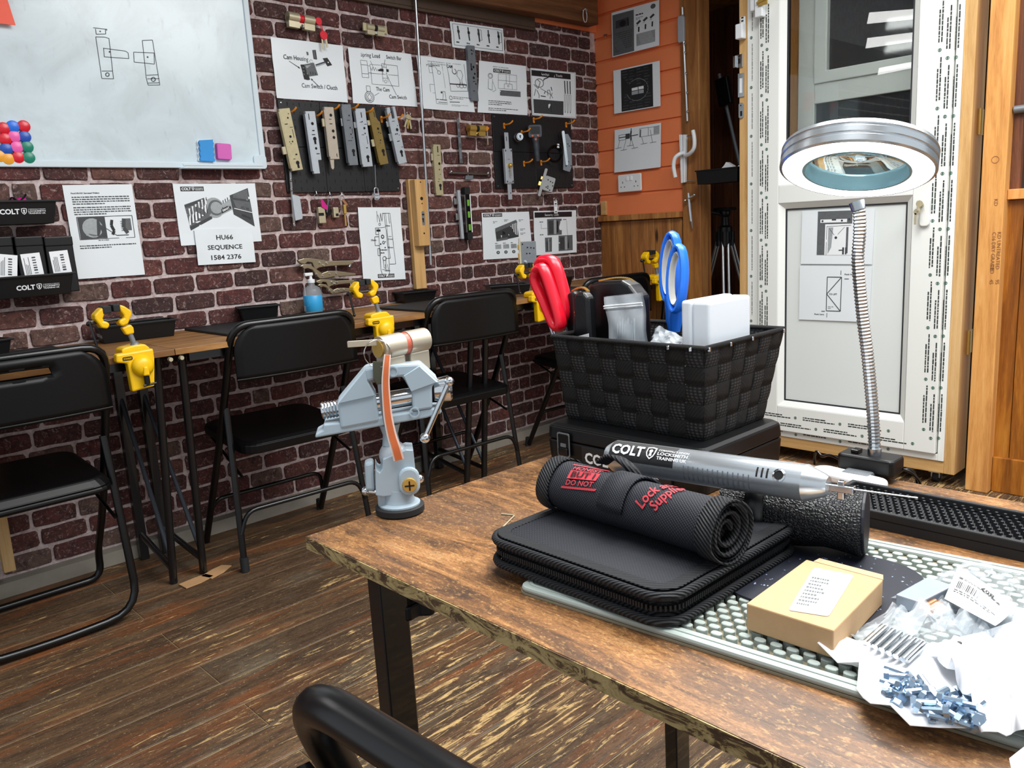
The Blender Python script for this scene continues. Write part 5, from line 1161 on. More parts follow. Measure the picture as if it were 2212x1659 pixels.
tray('small black tray below the pine lock board', (852, 655), (914, 648), .045, .09)
tray('black tray with a white logo on its end, behind the third vice', (1066, 640), (1143, 634), .042, .12, .009)
tray('black tray in the corner, behind the red scissors', (1203, 627), (1236, 621), .05, .10)

# sanitiser bottle
q = tpt(669, 679); q.y = min(q.y, D-.06)
bo = thing('bottle', 'clear pump bottle with a blue label on the table below the pliers', 'bottle', T(q.x, q.y, TZ+.001))
MB().lathe([(0, 0), (.033, 0), (.035, .004), (.035, .088), (.030, .102), (.013, .112), (.012, .12), (0, .12)], 22).build('body', K['clear'], bo, smooth=50)
MB().lathe([(0, .003), (.031, .003), (.031, .05), (0, .05)], 18).build('gel', plain('gel', '#b9dff2', .1), bo, smooth=50)
MB().lathe([(.0352, .014), (.0357, .0145), (.0357, .074), (.0352, .0745)], 26, arc=PI*1.25, M=RZ(R(150))).build('label', K['lab'] if 'lab' in K else K.setdefault('lab', plain('label_blue', '#2f9fd8', .4, var=.03)), bo, smooth=50)
b = MB(RZ(R(212)))
def onl(u, v): a = u/.036; return (.0362*math.cos(a), .0362*math.sin(a), v)
for k in range(6):
    b.add([onl(-.024+.0, .066-k*.006), onl(-.024+.03-(k % 3)*.004, .066-k*.006), onl(-.024+.03-(k % 3)*.004, .068-k*.006), onl(-.024, .068-k*.006)], [(0, 1, 2, 3)])
b.add([onl(-.03, .016), onl(-.016, .016), onl(-.016, .036), onl(-.03, .036)], [(0, 1, 2, 3)])
b.build('label_print', K['white_ink'], bo)
MB().lathe([(0, .12), (.0145, .12), (.0145, .134), (.006, .136), (.005, .15), (0, .15)], 14).box(-.026, .008, -.007, .007, .148, .160).build('pump', K['white_plastic'], bo, smooth=40, bevel=.002)

# ------------------------------------------------------------------ yellow clamp vices on the table edges
def vice(label, px, py, rot=0, x=None):
    p = on_y(px, py, TY) if x is None else V((x, TY, TZ))
    g = thing('bench_vice', label, 'vice', T(p.x, TY, TZ) @ RZ(rot) @ frame((0, 0, 0), (1, 0, 0), (0, 0, 1), (0, -1, 0)), 'yellow vices clamped on the wall tables')
    Y = K['yellow']
    MB().prism([(-.030, .0008), (.046, .0008), (.046, .014), (.034, .026), (.008, .027), (-.022, .023), (-.030, .018)], -.05, .004).build('top_jaw', Y, g, bevel=.004)
    MB().prism([(-.026, -.098), (.036, -.092), (.046, -.016), (.046, .014), (-.054, .011), (-.056, -.012), (-.028, -.018)], .004, .03).build('front_plate', Y, g, bevel=.005)
    MB().lathe([(0, 0), (.030, 0), (.029, .008), (.022, .016), (.012, .02), (0, .021)], 18, c=(.010, -.030, .03)).build('boss', Y, g, smooth=40)
    MB().prism([(.002, -.056), (.020, -.056), (.017, -.030), (.005, -.030)], .03, .054).build('screw_nose', Y, g, bevel=.004)
    MB().lathe([(0, -.052), (.008, -.052), (.008, -.028), (0, -.028)], 10, M=T(.012, -.030, .044) @ RX(-PI/2)).tube([(.0, -.083, .046), (.034, -.080, .05)], .0035, 6).build('clamp_screw', K['black_plastic'], g, smooth=40)
    MB().prism(rrect(.026, .010, .003, 2, -.026, -.004), .0302, .0312).build('badge', K['ink'], g)
    b = MB(); b.text('STANLEY', -.026, -.0062, .0044, .022, 'C', z=.0316, bold=.02); b.build('badge_print', K['yellow'], g)
    MB().tube([(.012, .024, -.014), (.004, .060, -.016)], .0072, 10).ball((.013, .022, -.014), .014, 12).build('ball_shaft', K['dark_zinc'], g, smooth=60)
    MB().prism([(-.008, .056), (.014, .058), (.014, .074), (.008, .084), (-.018, .078)], -.026, -.006).build('arm', Y, g, bevel=.004)
    CR = [(-.016, .142), (-.004, .136), (.012, .122), (.012, .112), (-.002, .086), (-.018, .082), (-.026, .092), (-.022, .100), (-.010, .104), (-.010, .112), (-.020, .130)]
    MB().prism(CR, -.034, .002).build('jaw', Y, g, bevel=.005)
    CL = [(-.052-(x+.016)*.95, y-.002) for x, y in CR][::-1]
    CL = [(x-.006, y) for x, y in CL]; MB().prism(CL, -.034, .002).build('jaw', Y, g, bevel=.005)
    MB().box(-.035, -.017, .124, .143, -.036, .004).build('jaw_pad', K['rubber'], g, bevel=.002); MB().box(-.062, -.040, .122, .141, -.036, .004).build('jaw_pad', K['rubber'], g, bevel=.002)
    MB().tube([(-.094, .098, -.016), (.0, .102, -.016)], .0045, 8).ball((-.096, .098, -.016), .008, 8).build('spindle', K['black_steel'], g, smooth=60)
    MB().tube([(-.096, .104, -.010), (-.088, .028, -.004)], .0035, 6).ball((-.0875, .026, -.004), .006, 8).build('spindle_handle', K['black_steel'], g, smooth=60)
    return g
vice('yellow clamp vice in front of the long black tray, nearest the whiteboard', 287, 760)
vice('yellow clamp vice between the second and third folding chairs', 818, 697, R(-6))
v3 = vice('yellow clamp vice holding a grey lock case, behind the red scissors', 1160, 640, R(-3))
vice('yellow clamp vice in front of the stained boards, behind the blue scissors', 0, 0, R(-4), on_y(1422, 607, TY).x)
g = thing('lock_case', 'grey lock case with brass latches gripped in the third yellow vice', 'lock', frame(v3.matrix_world @ V((-.036, .134, -.016)), (.8, -.6, 0), (0, 0, 1), (-.6, -.8, 0)))
MB().prism(rrect(.062, .088, .003, 2, .012, .050), -.006, .006).build('case', K['dark_zinc'], g, bevel=.001)
MB().box(-.026, -.019, -.0, .108, -.007, .007).build('face_plate', K['nickel'], g)
MB().box(-.031, -.026, .022, .050, -.005, .006).build('latch', K['brass'], g, bevel=.002); MB().box(-.031, -.026, .062, .084, -.005, .006).build('latch', K['brass'], g, bevel=.002)
b = MB(); [b.add([(x+a, y+c_, .0065) for a, c_ in circle(.0032, 8)], [tuple(range(8))], 0) for x, y in ((.008, .07), (.022, .068), (.004, .046), (.016, .046), (-.012, .084), (.034, .066))]; b.build('openings', K['hole'], g, kind='stuff')
MB().lathe([(0, .006), (.006, .006), (.006, .008), (0, .009)], 10, c=(-.004, .014, 0)).build('bolt', K['chrome'], g, smooth=40)
MB().box(.0, .02, -.012, .006, -.005, .005).build('stem', K['black_steel'], g)

# ------------------------------------------------------------------ folding chairs
K['chair_black'] = plain('chair_black', '#020203', .42, bump=.03, bscale=500, spec=.28)
K['chair_tube'] = plain('chair_tube', '#050608', .3, spec=.5)
def side_line(w2, yb, zb, z): return yb+(.36-yb)*(1-z/zb)
def chair(label, x, y, rot, sled=False, group='black folding chairs at the wall tables', name='folding_chair', lowp=0):
    g = thing(name, label, 'chair', T(x, y, 0) @ RZ(rot), group); w2 = .213; Zt = .79; yb = -.062
    def mp(sx, z, dx=0): return (sx*(w2+dx), yb+(.35-yb)*(1-z/Zt)**1.15 if z < Zt else yb, z)
    zs = [.0, .15, .3, .45, .6, .68]
    if sled:
        left = [(-w2-.012, .36, .013)]+[(-w2-.012, .355, .10)]+[mp(-1, z) for z in zs[2:]]; right = [(-p[0], p[1], p[2]) for p in left][::-1]
        P = left+[(-w2+.0, yb, Zt), (w2, yb, Zt)]+right; P = P+[]
        MB().tube(fillet([V((0, .36, .013))]+[V(p) for p in P]+[V((0, .36, .013))], .085, 5), .0112, 8).build('main_tube', K['chair_tube'], g, smooth=60)
        MB().tube(fillet([(-w2+.006, .05, .53), (-w2-.006, -.0, .02), (0, -.006, .013), (w2+.006, .0, .02), (w2-.006, .05, .53)], .09, 5), .0112, 8).build('rear_loop', K['chair_tube'], g, smooth=60)
    else:
        left = [mp(-1, z, .012*(1-z/.7)) for z in zs]; right = [(-p[0], p[1], p[2]) for p in left][::-1]
        MB().tube(fillet([V(p) for p in left]+[V((-w2+.006, yb, Zt)), V((w2-.006, yb, Zt))]+[V(p) for p in right], .10, 10), .0118, 14).build('main_tube', K['chair_tube'], g, smooth=60)
        for s_ in (-1, 1):
            MB().tube([(s_*(w2-.004), .05, .525), (s_*(w2+.022), -.004, .012)], .011, 8, flat=.7).build('rear_leg', K['chair_tube'], g, smooth=60)
            MB().tube([(s_*(w2+.021), -.003, .045), (s_*(w2+.0225), -.006, .0)], .0145, 8).build('foot_cap', K['rubber'], g, smooth=60)
            MB().tube([(s_*(w2+.011), .345, .04), (s_*(w2+.012), .35, .0)], .0145, 8).build('foot_cap', K['rubber'], g, smooth=60)
        MB().tube(fillet([(-w2-.016, .004, .12), (-w2+.01, .006, .19), (w2-.01, .006, .19), (w2+.016, .004, .12)], .05, 4), .0075, 7).build('rear_bar', K['chair_tube'], g, smooth=60)
        MB().tube(fillet([(-w2-.004, .30, .10), (-w2+.012, .275, .17), (w2-.012, .275, .17), (w2+.004, .30, .10)], .04, 4), .0075, 7).build('front_bar', K['chair_tube'], g, smooth=60)
    # folding stays under and behind the seat
    for s_ in (-1, 1): MB().tube([(s_*(w2-.03), .33, .41), (s_*(w2-.016), .02, .30)], .005, 5).build('stay', K['chair_black'], g)
    # seat
    M = T(0, .155, .418) @ RX(R(4))
    if sled: MB(M).prism(rrect(.40, .36, .05, 5), -.018, .0).prism(rrect(.405, .365, .055, 5), .0, .026, top=rrect(.36, .32, .045, 5)).build('seat', K['chair_black'], g, bevel=.012, seg=3)
    else: MB(M).prism(rrect(.395, .37, .055, 5), -.03, .0).prism(rrect(.395, .37, .055, 5), .0, .008, top=rrect(.36, .335, .05, 5)).build('seat', K['chair_black'], g, bevel=.004)
    # back panel, gently bowed
    z0 = .625
    def bp(u, v):
        ww = w2-.004; zz_ = z0+(Zt-.004-lowp-z0)*v; cr = max(0, zz_-(Zt-.085)); ww2 = ww-(.085-math.sqrt(max(0, .085**2-cr**2))) if cr > 0 else ww
        xx = (u-.5)*2*ww2; return (xx, -.012-.03*(1-(xx/ww)**2)*.6+yb+.012, zz_)
    nu, nv = 16, 12; b = MB(); P = [bp(i/nu, j/nv) for j in range(nv+1) for i in range(nu+1)]; fs = []
    for j in range(nv):
        for i in range(nu):
            if sled and 5 <= i <= 10 and nv-4 <= j <= nv-3: continue
            a = j*(nu+1)+i; fs.append((a, a+1, a+nu+2, a+nu+1))
    b.add(P, fs); o = b.build('backrest', K['chair_black'], g, smooth=60); so = o.modifiers.new('s', 'SOLIDIFY'); so.thickness = .008; so.offset = 0
    MB().tube([bp(i/8, 0) for i in range(9)], .005, 6).build('back_hem', K['chair_black'], g, smooth=60)
    if sled: MB().tube([bp(u, v) for u, v in ((.31, .665), (.5, .655), (.69, .665), (.69, .835), (.5, .845), (.31, .835))], .005, 6, closed=True).build('grip_rim', K['chair_black'], g, smooth=60)
    return g
chair('black folding chair with a grip slot and floor loops, nearest the black bins', .462, 2.345, 0, True)
chair('black folding chair in front of the mat on the middle table', 1.262, 2.40, R(-2))
chair('black folding chair seen past the silver vice on the desk', 2.01, 2.395, R(-2))
chair('black folding chair in the far corner behind the woven basket', on_y(1398, 640, 2.3).x-.20, 2.36, R(-4))
# the chair at the desk: only the top of its back shows
q = on_z(718, 1532, .79)-(RZ(R(-87)) @ V((-.165, -.062, 0)))
chair('black folding chair at the brown desk, only its rounded back tube in view', q.x, q.y, R(-87), False, None, 'folding_chair', .045)

# cardboard under the table feet, pine stick by the wall
for i, (px, py, r_, l) in enumerate(((424, 1256, 12, 'torn brown cardboard pad under the nearer table foot'), (468, 1236, 28, 'torn brown cardboard pad under the farther table foot'))):
    q = on_z(px, py, 0); b = MB()
    P = [(-.05, -.022), (.0, -.028), (.05, -.02), (.046, .016), (.01, .024), (-.044, .026)]
    tag(b.prism(P, .0004, .004).build('cardboard_pad', plain('cardboard', '#a9835a', .8, var=.15), None, T(q.x, q.y, 0) @ RZ(R(r_)), bevel=.0008), l, 'cardboard', 'cardboard pads on the floor')
a, b_ = on_y(-6, 1075, D-.05), on_y(20, 1232, D-.06)
tag(MB(Matrix.Translation(-b_)).tube([a+V((0, 0, .25)), b_], .022, 4, up=(1, 1, 0)).build('wood_stick', K['pine'], None, Matrix.Translation(b_)), 'pale pine stick standing against the bricks under the first chair', 'stick')

# ------------------------------------------------------------------ orange wall and recess: socket, handle, rods, tray, tripod, mop
g = thing('power_socket', 'white double power socket below the line drawing on the orange wall', 'socket', SF(1362, 395, XC-.012))
MB().prism(rrect(.146, .086, .006, 3), 0, .010).build('face_plate', K['white_plastic'], g, bevel=.003)
b = MB()
for s_ in (-1, 1):
    for x, y, w_, h in ((0, .004, .004, .009), (-.011, -.018, .006, .004), (.011, -.018, .006, .004)): b.box(s_*.042+x-w_/2, s_*.042+x+w_/2, y-h/2, y+h/2, .010, .0104)
b.build('openings', K['hole'], g, kind='stuff')
for s_ in (-1, 1): MB().prism(rrect(.012, .020, .002, 2, s_*.012, .022), .010, .0135).build('switch', K['card_white'], g)
g = thing('wall_hook', 'tiny steel hook with a screw on the orange boards by the topmost sheet', 'hook', SF(1308, 76, XC-.012))
MB().box(-.010, .010, -.004, .004, 0, .004).tube([(0, -.002, .004), (.004, -.012, .008), (.006, -.004, .012)], .002, 6).build('hook', K['steel'], g)
# white handles on a backplate
XP = XC-.016
g = thing('door_handle_set', 'white door handle set on the stained post by the orange wall', 'handle', SF(1480, 345, XP))
q = g.matrix_world.inverted()
def sp(px, py, off=0): return q @ on_x(px, py, XP-off)
P = [sp(1471, 291), sp(1486, 291), sp(1484, 394), sp(1475, 396)]
for k, (a, b_) in enumerate(((0, .45), (.55, 1.))):
    A, B = P[0].lerp(P[1], a), P[0].lerp(P[1], b_); c_, d_ = P[3].lerp(P[2], a), P[3].lerp(P[2], b_)
    MB().prism([(c_.x, c_.y), (d_.x, d_.y), (B.x, B.y), (A.x, A.y)], 0, .018).build('backplate', K['white_plastic'], g, bevel=.003)
MB().prism([(P[3].x*.5+P[2].x*.5-.003, P[3].y), (P[3].x*.5+P[2].x*.5+.003, P[3].y), (P[0].x*.5+P[1].x*.5+.003, P[0].y), (P[0].x*.5+P[1].x*.5-.003, P[0].y)], 0, .012).build('core', K['dark_zinc'], g)
h1 = bez([sp(1497, 282, .05)+V((0, 0, 0)), sp(1500, 300, .055), sp(1499, 320, .055), sp(1490, 332, .045), sp(1480, 336, .02)], 6)
h2 = bez([sp(1459, 383, .05), sp(1455, 360, .055), sp(1458, 342, .055), sp(1468, 333, .045), sp(1478, 330, .02)], 6)
MB().tube(h1, .0095, 10).build('lever', K['white_plastic'], g, smooth=60); MB().tube(h2, .0095, 10).build('lever', K['white_plastic'], g, smooth=60)
MB().tube([sp(1484, 391, .008), sp(1503, 391, .008)], .0025, 6).tube([sp(1484, 294, .03), sp(1497, 294, .03)], .003, 6).build('spindle', K['steel'], g)
g = thing('bolt_strip', 'long steel bolt strip with a grey gearbox on the stained post', 'lock', SF(1475, 16, XP))
q = g.matrix_world.inverted()
a, b_ = sp(1474, 16, .006), sp(1485, 262, .006)
MB().tube([a, b_], .006, 6).build('bar', K['steel'], g)
a, b_ = sp(1469, 42, .006), sp(1476, 84, .006); MB().prism(rrect(.034, .115, .008, 3, (a.x+b_.x)/2, (a.y+b_.y)/2), .0, .014).build('gearbox', K['zinc'], g, bevel=.002)
b = MB()
for px, py in ((1477, 33), (1480, 94), (1481, 113), (1483, 158), (1485, 200), (1486, 241)): c_ = sp(px, py, .012); b.lathe([(0, 0), (.006, 0), (.005, .005), (0, .006)], 8, c=c_)
b.build('screws', K['chrome'], g, kind='stuff', smooth=40)
g = thing('cranked_key', 'shiny steel tool with a small crossbar hanging on the stained post', 'tool', SF(1488, 425, XP))
q = g.matrix_world.inverted()
MB().tube([sp(1487, 417, .02), sp(1489, 440, .02)], .007, 8).tube([sp(1481, 433, .02), sp(1500, 422, .025)], .005, 8).ball(sp(1480, 433, .02), .008, 8).ball(sp(1500, 421, .025), .007, 8).build('head', K['chrome'], g, smooth=60)
MB().tube([sp(1489, 438, .02), sp(1493, 478, .015)], .0075, 8).tube([sp(1493, 476, .015), sp(1495, 494, .012)], [.0065, .003], 8).build('shank', K['chrome'], g, smooth=60)
# tray in the recess
XR = XC-.12
a, b_ = on_x(1503, 393, XR), on_x(1592, 393, XR)
tr2 = bin_('bin', 'dark blue-black bin of white offcuts hanging in the recess', frame(V((XR+.102, (a.y+b_.y)/2, on_x(1540, 396, XR).z)), (0, -1, 0), (0, 0, 1), (-1, 0, 0)), a.y-b_.y, .062, .10, .004, .004, 'bin')
tr2['label'] = 'dark blue-black bin of white offcuts hanging in the recess'
zt_ = tr2.matrix_world.translation.z+.045
for k, (dx, s_, l) in enumerate(((.0, 1.0, 'larger white pointed offcut lying in the recess bin'), (-.05, .6, 'small white offcut beside the pointed one in the recess bin'))):
    o = MB().prism([(-.05*s_, 0), (.05*s_, 0), (.03*s_, .028*s_), (.0, .045*s_), (-.012*s_, .03*s_)], -.02, .01).build('offcut', K['card_white'], None, frame(V((XR+.06+k*.02, (a.y+b_.y)/2+dx-.02, zt_)), (0, -1, 0), (0, 0, 1), (-1, 0, 0)), bevel=.002); tag(o, l, 'offcut')
# tripod
q0 = on_x(1566, 500, 3.55)
g = thing('tripod', 'silver and black camera tripod standing in the dark recess', 'tripod', T(q0.x, q0.y, 0))
zt_ = q0.z
b = MB(); b.lathe([(0, zt_-.04), (.035, zt_-.04), (.035, zt_+.02), (.02, zt_+.03), (.016, zt_+.10), (0, zt_+.10)], 12).box(-.03, .03, -.045, .045, zt_+.10, zt_+.115).ball((0, 0, zt_+.09), .028, 10).tube([(0, .0, zt_+.08), (-.1, .12, zt_+.12)], .008, 6)
b.build('head', K['black_plastic'], g, smooth=40)
for k, a in enumerate((95, 215, 335)):
    d_ = V((math.cos(R(a)), math.sin(R(a)), 0)); p1, p2 = d_*.03+V((0, 0, zt_-.03)), d_*.17+V((0, 0, .45)); p3 = d_*.235+V((0, 0, .02))
    n_ = d_.cross(V((0, 0, 1)))*.013
    lg = MB().tube([p1+n_, p2+n_], .007, 8).tube([p1-n_, p2-n_], .007, 8).build('leg', K['steel'], g, smooth=60)
    MB().tube([p2+(p1-p2)*.0, p3], .008, 8).build('leg_section', K['steel'], lg, smooth=60); MB().ball(p2, .02, 8).tube([p1+V((0, 0, .03)), p1-V((0, 0, .04))], .022, 8).build('clamp', K['black_plastic'], lg, smooth=50)
    MB().ball(p3, .016, 8).build('foot', K['rubber'], lg, smooth=60)
# mop leaning in the recess
a, b_ = on_x(1568, 225, 3.75), on_x(1592, 330, 3.75); d_ = (b_-a)
g = thing('mop', 'flat black mop head on a long grey pole leaning in the dark recess', 'mop', Matrix.Translation(a))
MB().tube([d_*-.62, d_*2.4], .009, 8).build('pole', K['dark_zinc'], g, smooth=60)
c_ = on_x(1564, 198, 3.73)-a; t0 = on_x(1559, 168, 3.73)-a; t1 = on_x(1569, 226, 3.73)-a
X = (t0-t1).normalized(); Yv = V((-1, 0, 0)); Yv = (Yv-X*Yv.dot(X)).normalized()
MB(frame(c_, X, X.cross(Yv), Yv)).box(-(t0-t1).length/2, (t0-t1).length/2, -.035, .035, -.015, .015).build('head', K['black_plastic'], g, bevel=.004)
# hardware screwed on the left timber of the door
def hw(name, label, px, py, cat='lock'): return thing(name, label, cat, SF(px, py, XD))
g = hw('stop_bracket', 'white plastic bracket, topmost fitting on the pine timber left of the door', 1606, 60, 'bracket')
MB().box(-.012, .012, .0, .042, .0005, .008).box(-.018, .014, -.045, .012, .0005, .034).build('body', K['white_plastic'], g, bevel=.004)
b = MB(); [b.box(-.005, .005, y, y+.006, .008, .0084) for y in (.008, .022, .034)]; b.build('slots', K['hole'], g, kind='stuff')
g = hw('latch_keep', 'square chrome latch keep, second fitting on the pine timber left of the door', 1599, 132)
MB().box(-.014, .014, -.026, .026, .0005, .006).build('plate', K['chrome'], g, bevel=.002); MB().box(-.026, -.012, -.024, .024, .004, .014).build('lip', K['chrome'], g, bevel=.003)
b = MB(); b.box(-.006, .004, -.010, .010, .006, .0064); b.add([(x, .019+y, .0064) for x, y in circle(.004, 8)], [tuple(range(8))]); b.build('openings', K['hole'], g, kind='stuff')
g = hw('strike_plate', 'long shiny strike plate, third fitting on the pine timber left of the door', 1602, 184)
MB().ring([(-.014, -.046), (.014, -.046), (.014, .046), (-.014, .046)], [(-.007, -.03), (.007, -.03), (.007, .03), (-.007, .03)], .0005, .005).build('plate', K['chrome'], g)
MB().box(-.0068, .0068, -.0298, .0298, .0003, .0015).build('recess', K['white_plastic'], g)
g = hw('keep', 'small rounded steel keep, lowest fitting on the pine timber left of the door', 1602, 239)
MB().prism(rrect(.022, .062, .009, 4), .0005, .006).build('plate', K['steel'], g, bevel=.001); b = MB(); b.box(-.003, .006, -.022, -.002, .006, .0063); b.add([(x, .02+y, .0063) for x, y in circle(.003, 8)], [tuple(range(8))]); b.build('openings', K['hole'], g, kind='stuff')
g = thing('door_bolt', 'white and brass bolt fitting at the upper left corner of the white door', 'bolt', SF(1645, 10, XD-.024))
MB().box(-.04, -.022, -.02, .08, .0005, .02).box(-.014, .02, -.05, .08, .0005, .03).build('housing', K['white_plastic'], g, bevel=.004)
MB().box(.005, .045, -.012, .022, .0305, .036).tube([(.0, .0, .036), (.05, .01, .036)], .005, 8).build('bolt', K['brass'], g, bevel=.001)

# ------------------------------------------------------------------ the brown desk
DZ = .69
def dk(px, py, h=0): return on_z(px, py, DZ+h)
DX0, DX1, DY1 = .442, 1.042, .848
ds = thing('desk', 'rustic brown desk with a mottled pale edge and black square legs', 'desk', T(.742, .148, 0))
def dbox(x0, x1, y0, y1, z0, z1): return (x0-.742, x1-.742, y0-.148, y1-.148, z0, z1)
MB().box(*dbox(DX0, DX1, -.552, DY1, DZ-.016, DZ)).build('tabletop', K['rustic'], ds)
MB().box(*dbox(DX0-.0012, DX0, -.552, DY1, DZ-.016, DZ-.0006)).box(*dbox(DX0-.0012, DX1, DY1, DY1+.0012, DZ-.016, DZ-.0006)).build('edge_band', K['rustic_edge'], ds)
la, lb = on_z(793, 1250, DZ-.016), on_z(868, 1288, DZ-.016)
lx0 = DX0+.005; ly1 = on_x(793, 1262, lx0).y; ly0 = ly1-.024
fl_ = on_x(1394, 1600, .985); fr_ = on_x(1443, 1600, .985)
for x0, y0, y1 in ((lx0, ly0, ly1), (.98, ly0, ly1), (lx0, -.45, -.42), (.98, -.45, -.42)):
    MB().box(*dbox(x0, x0+.036, y0, y1, 0, DZ-.0165)).build('leg', K['black_steel'], ds, bevel=.002)
MB().box(*dbox(lx0+.04, .975, ly0+.004, ly1-.004, DZ-.046, DZ-.0165)).box(*dbox(lx0+.05, .965, -.445, -.405, DZ-.046, DZ-.0165)).build('rail', K['black_steel'], ds, bevel=.002)

# ------------------------------------------------------------------ silver ball vice
vb = dk(865, 1105); vd = V((vb.x, vb.y, 0)).normalized(); VM = frame(vb, (vd.y, -vd.x, 0), (0, 0, 1), (-vd.x, -vd.y, 0)); VS = 1687.
def vv(cx_, cy_, z=None):
    px, py = 640+cx_/3.6875, 700+cy_/3.6875
    p = ((px-865+.066*(1105-py))/VS, (1105-py)/VS*1.03)
    return p if z is None else (p[0], p[1], z)
K['vice_grey'] = plain('vice_grey', '#a3b4bf', .38, .1, var=.03)
g = thing('ball_vice', 'pale grey ball-joint vice on a black rubber foot at the desk corner', 'vice', VM)
YM = RX(-PI/2)                                # lathe about the local vertical
MB(YM).lathe([(0, 0.0003), (.029, .0003), (.031, .002), (.031, .009), (.029, .0105), (0, .0105)], 28).build('foot', K['rubber'], g, smooth=40)
MB(YM).lathe([(0, .0105), (.0262, .0105), (.0262, .0125), (.020, .0145), (.0185, .02), (.0185, .032), (0, .032)], 26).build('column', K['vice_grey'], g, smooth=40)
MB().prism(rrect(.012, .022, .005, 4, -.021, .020), -.012, .008).build('lever', K['vice_grey'], g, bevel=.003)
B = [vv(640, 1315), vv(700, 1330), vv(955, 1325), vv(960, 1290), vv(935, 990), vv(880, 982), vv(700, 1040), vv(695, 1110), vv(676, 1140), vv(655, 1120), vv(640, 1085)]
MB().prism(B[::1], -.022, .016).build('socket', K['vice_grey'], g, bevel=.005, seg=3)
MB().prism([vv(565, 1290), vv(636, 1300), vv(628, 1060), vv(556, 1070)], -.014, .008).build('ear', K['vice_grey'], g, bevel=.004)
q = vv(900, 1235); MB().prism(rrect(.026, .036, .012, 5, q[0], q[1]+.002), .014, .022).build('screw_boss', K['vice_grey'], g, bevel=.003)
MB().lathe([(0, .022), (.0095, .022), (.0085, .0245), (0, .0245)], 16, c=(q[0], q[1]-.002, 0)).build('screw', K['brass'], g, smooth=40)
q2 = vv(900, 1250); b = MB(); [b.box(q2[0]-.006, q2[0]+.006, q2[1]-.001, q2[1]+.001, .0246, .025, M=None) for _ in (0,)]; b.box(q2[0]-.001, q2[0]+.001, q2[1]-.006, q2[1]+.006, .0246, .025); b.build('screw_slot', K['hole'], g)
a, b_ = vv(560, 1300, .0), vv(690, 1320, .004); MB().tube([a, b_], .003, 8).ball(a, .0058, 10).build('lock_handle', K['chrome'], g, smooth=60)
a = vv(985, 1255, -.004); MB().tube([vv(930, 1260, -.004), a], .003, 8).ball(a, .006, 10).build('lock_handle', K['chrome'], g, smooth=60)
q = vv(785, 1045); MB().ball((q[0], q[1], -.004), .0185, 18).build('ball', K['zinc'], g, smooth=60)
a, b_ = vv(768, 960), vv(758, 800); MB().tube([(a[0], a[1], -.004), (a[0]*.5+b_[0]*.5, a[1]*.5+b_[1]*.5, -.004), (b_[0], b_[1], -.004)], [.0115, .0095, .0135], 14).build('neck', K['vice_grey'], g, smooth=50)
MB().prism([vv(195, 835), vv(1040, 760), vv(1158, 735), vv(1155, 695), vv(1080, 690), vv(700, 720), vv(395, 762), vv(385, 735), vv(260, 738), vv(255, 780), vv(200, 805)], -.026, .012).build('rail', K['vice_grey'], g, bevel=.002)
MB().prism([vv(388, 783), vv(680, 752), vv(655, 545), vv(602, 445), vv(688, 428), vv(672, 338), vv(583, 346), vv(368, 578)], -.022, .014).build('jaw', K['vice_grey'], g, bevel=.003)
MB().prism([vv(372, 583), vv(650, 545), vv(600, 442), vv(582, 352)], .0145, .0165, top=[vv(380, 583), vv(640, 548), vv(598, 452), vv(580, 362)]).build('jaw_facet', K['vice_grey'], g)
MB().prism([vv(935, 700), vv(1088, 690), vv(1085, 520), vv(1138, 480), vv(1000, 342), vv(725, 335), vv(735, 432), vv(862, 430), vv(930, 556)], -.022, .014).build('jaw', K['vice_grey'], g, bevel=.003)
MB().prism([vv(930, 552), vv(1130, 488), vv(998, 350), vv(866, 424)], .0145, .0165, top=[vv(925, 540), vv(1118, 488), vv(990, 362), vv(874, 424)]).build('jaw_facet', K['vice_grey'], g)
b = MB()
for cx_, cy_, r_ in ((790, 385, .0065), (948, 705, .0065)): q = vv(cx_, cy_); MB().ring([(q[0]+x, q[1]+y) for x, y in circle(r_, 16)], [(q[0]+x, q[1]+y) for x, y in circle(r_*.72, 16)], .0138, .0150).build('cast_mark', K['vice_grey'], g)
a, b_ = vv(245, 655, -.004), vv(940, 600, -.004); P = [V(a).lerp(V(b_), k/60) for k in range(61)]
MB().tube(P, [.0112 if k % 2 else .0098 for k in range(26)]+[.0105]*35, 14).build('screw_spindle', K['chrome'], g, smooth=30)
a, b_ = vv(1105, 570, -.004), vv(1225, 565, -.004); MB().tube([a, (a[0]+.004, a[1], -.004), b_, (b_[0]+.003, b_[1], -.004)], [.013, .0145, .0165, .014], 18).build('hub', K['chrome'], g, smooth=40)
a, b_ = vv(1218, 495, .012), vv(1025, 905, .016); MB().tube([a, b_], .0036, 10).ball(a, .0062, 12).ball(b_, .0068, 12).build('handle_bar', K['chrome'], g, smooth=60)
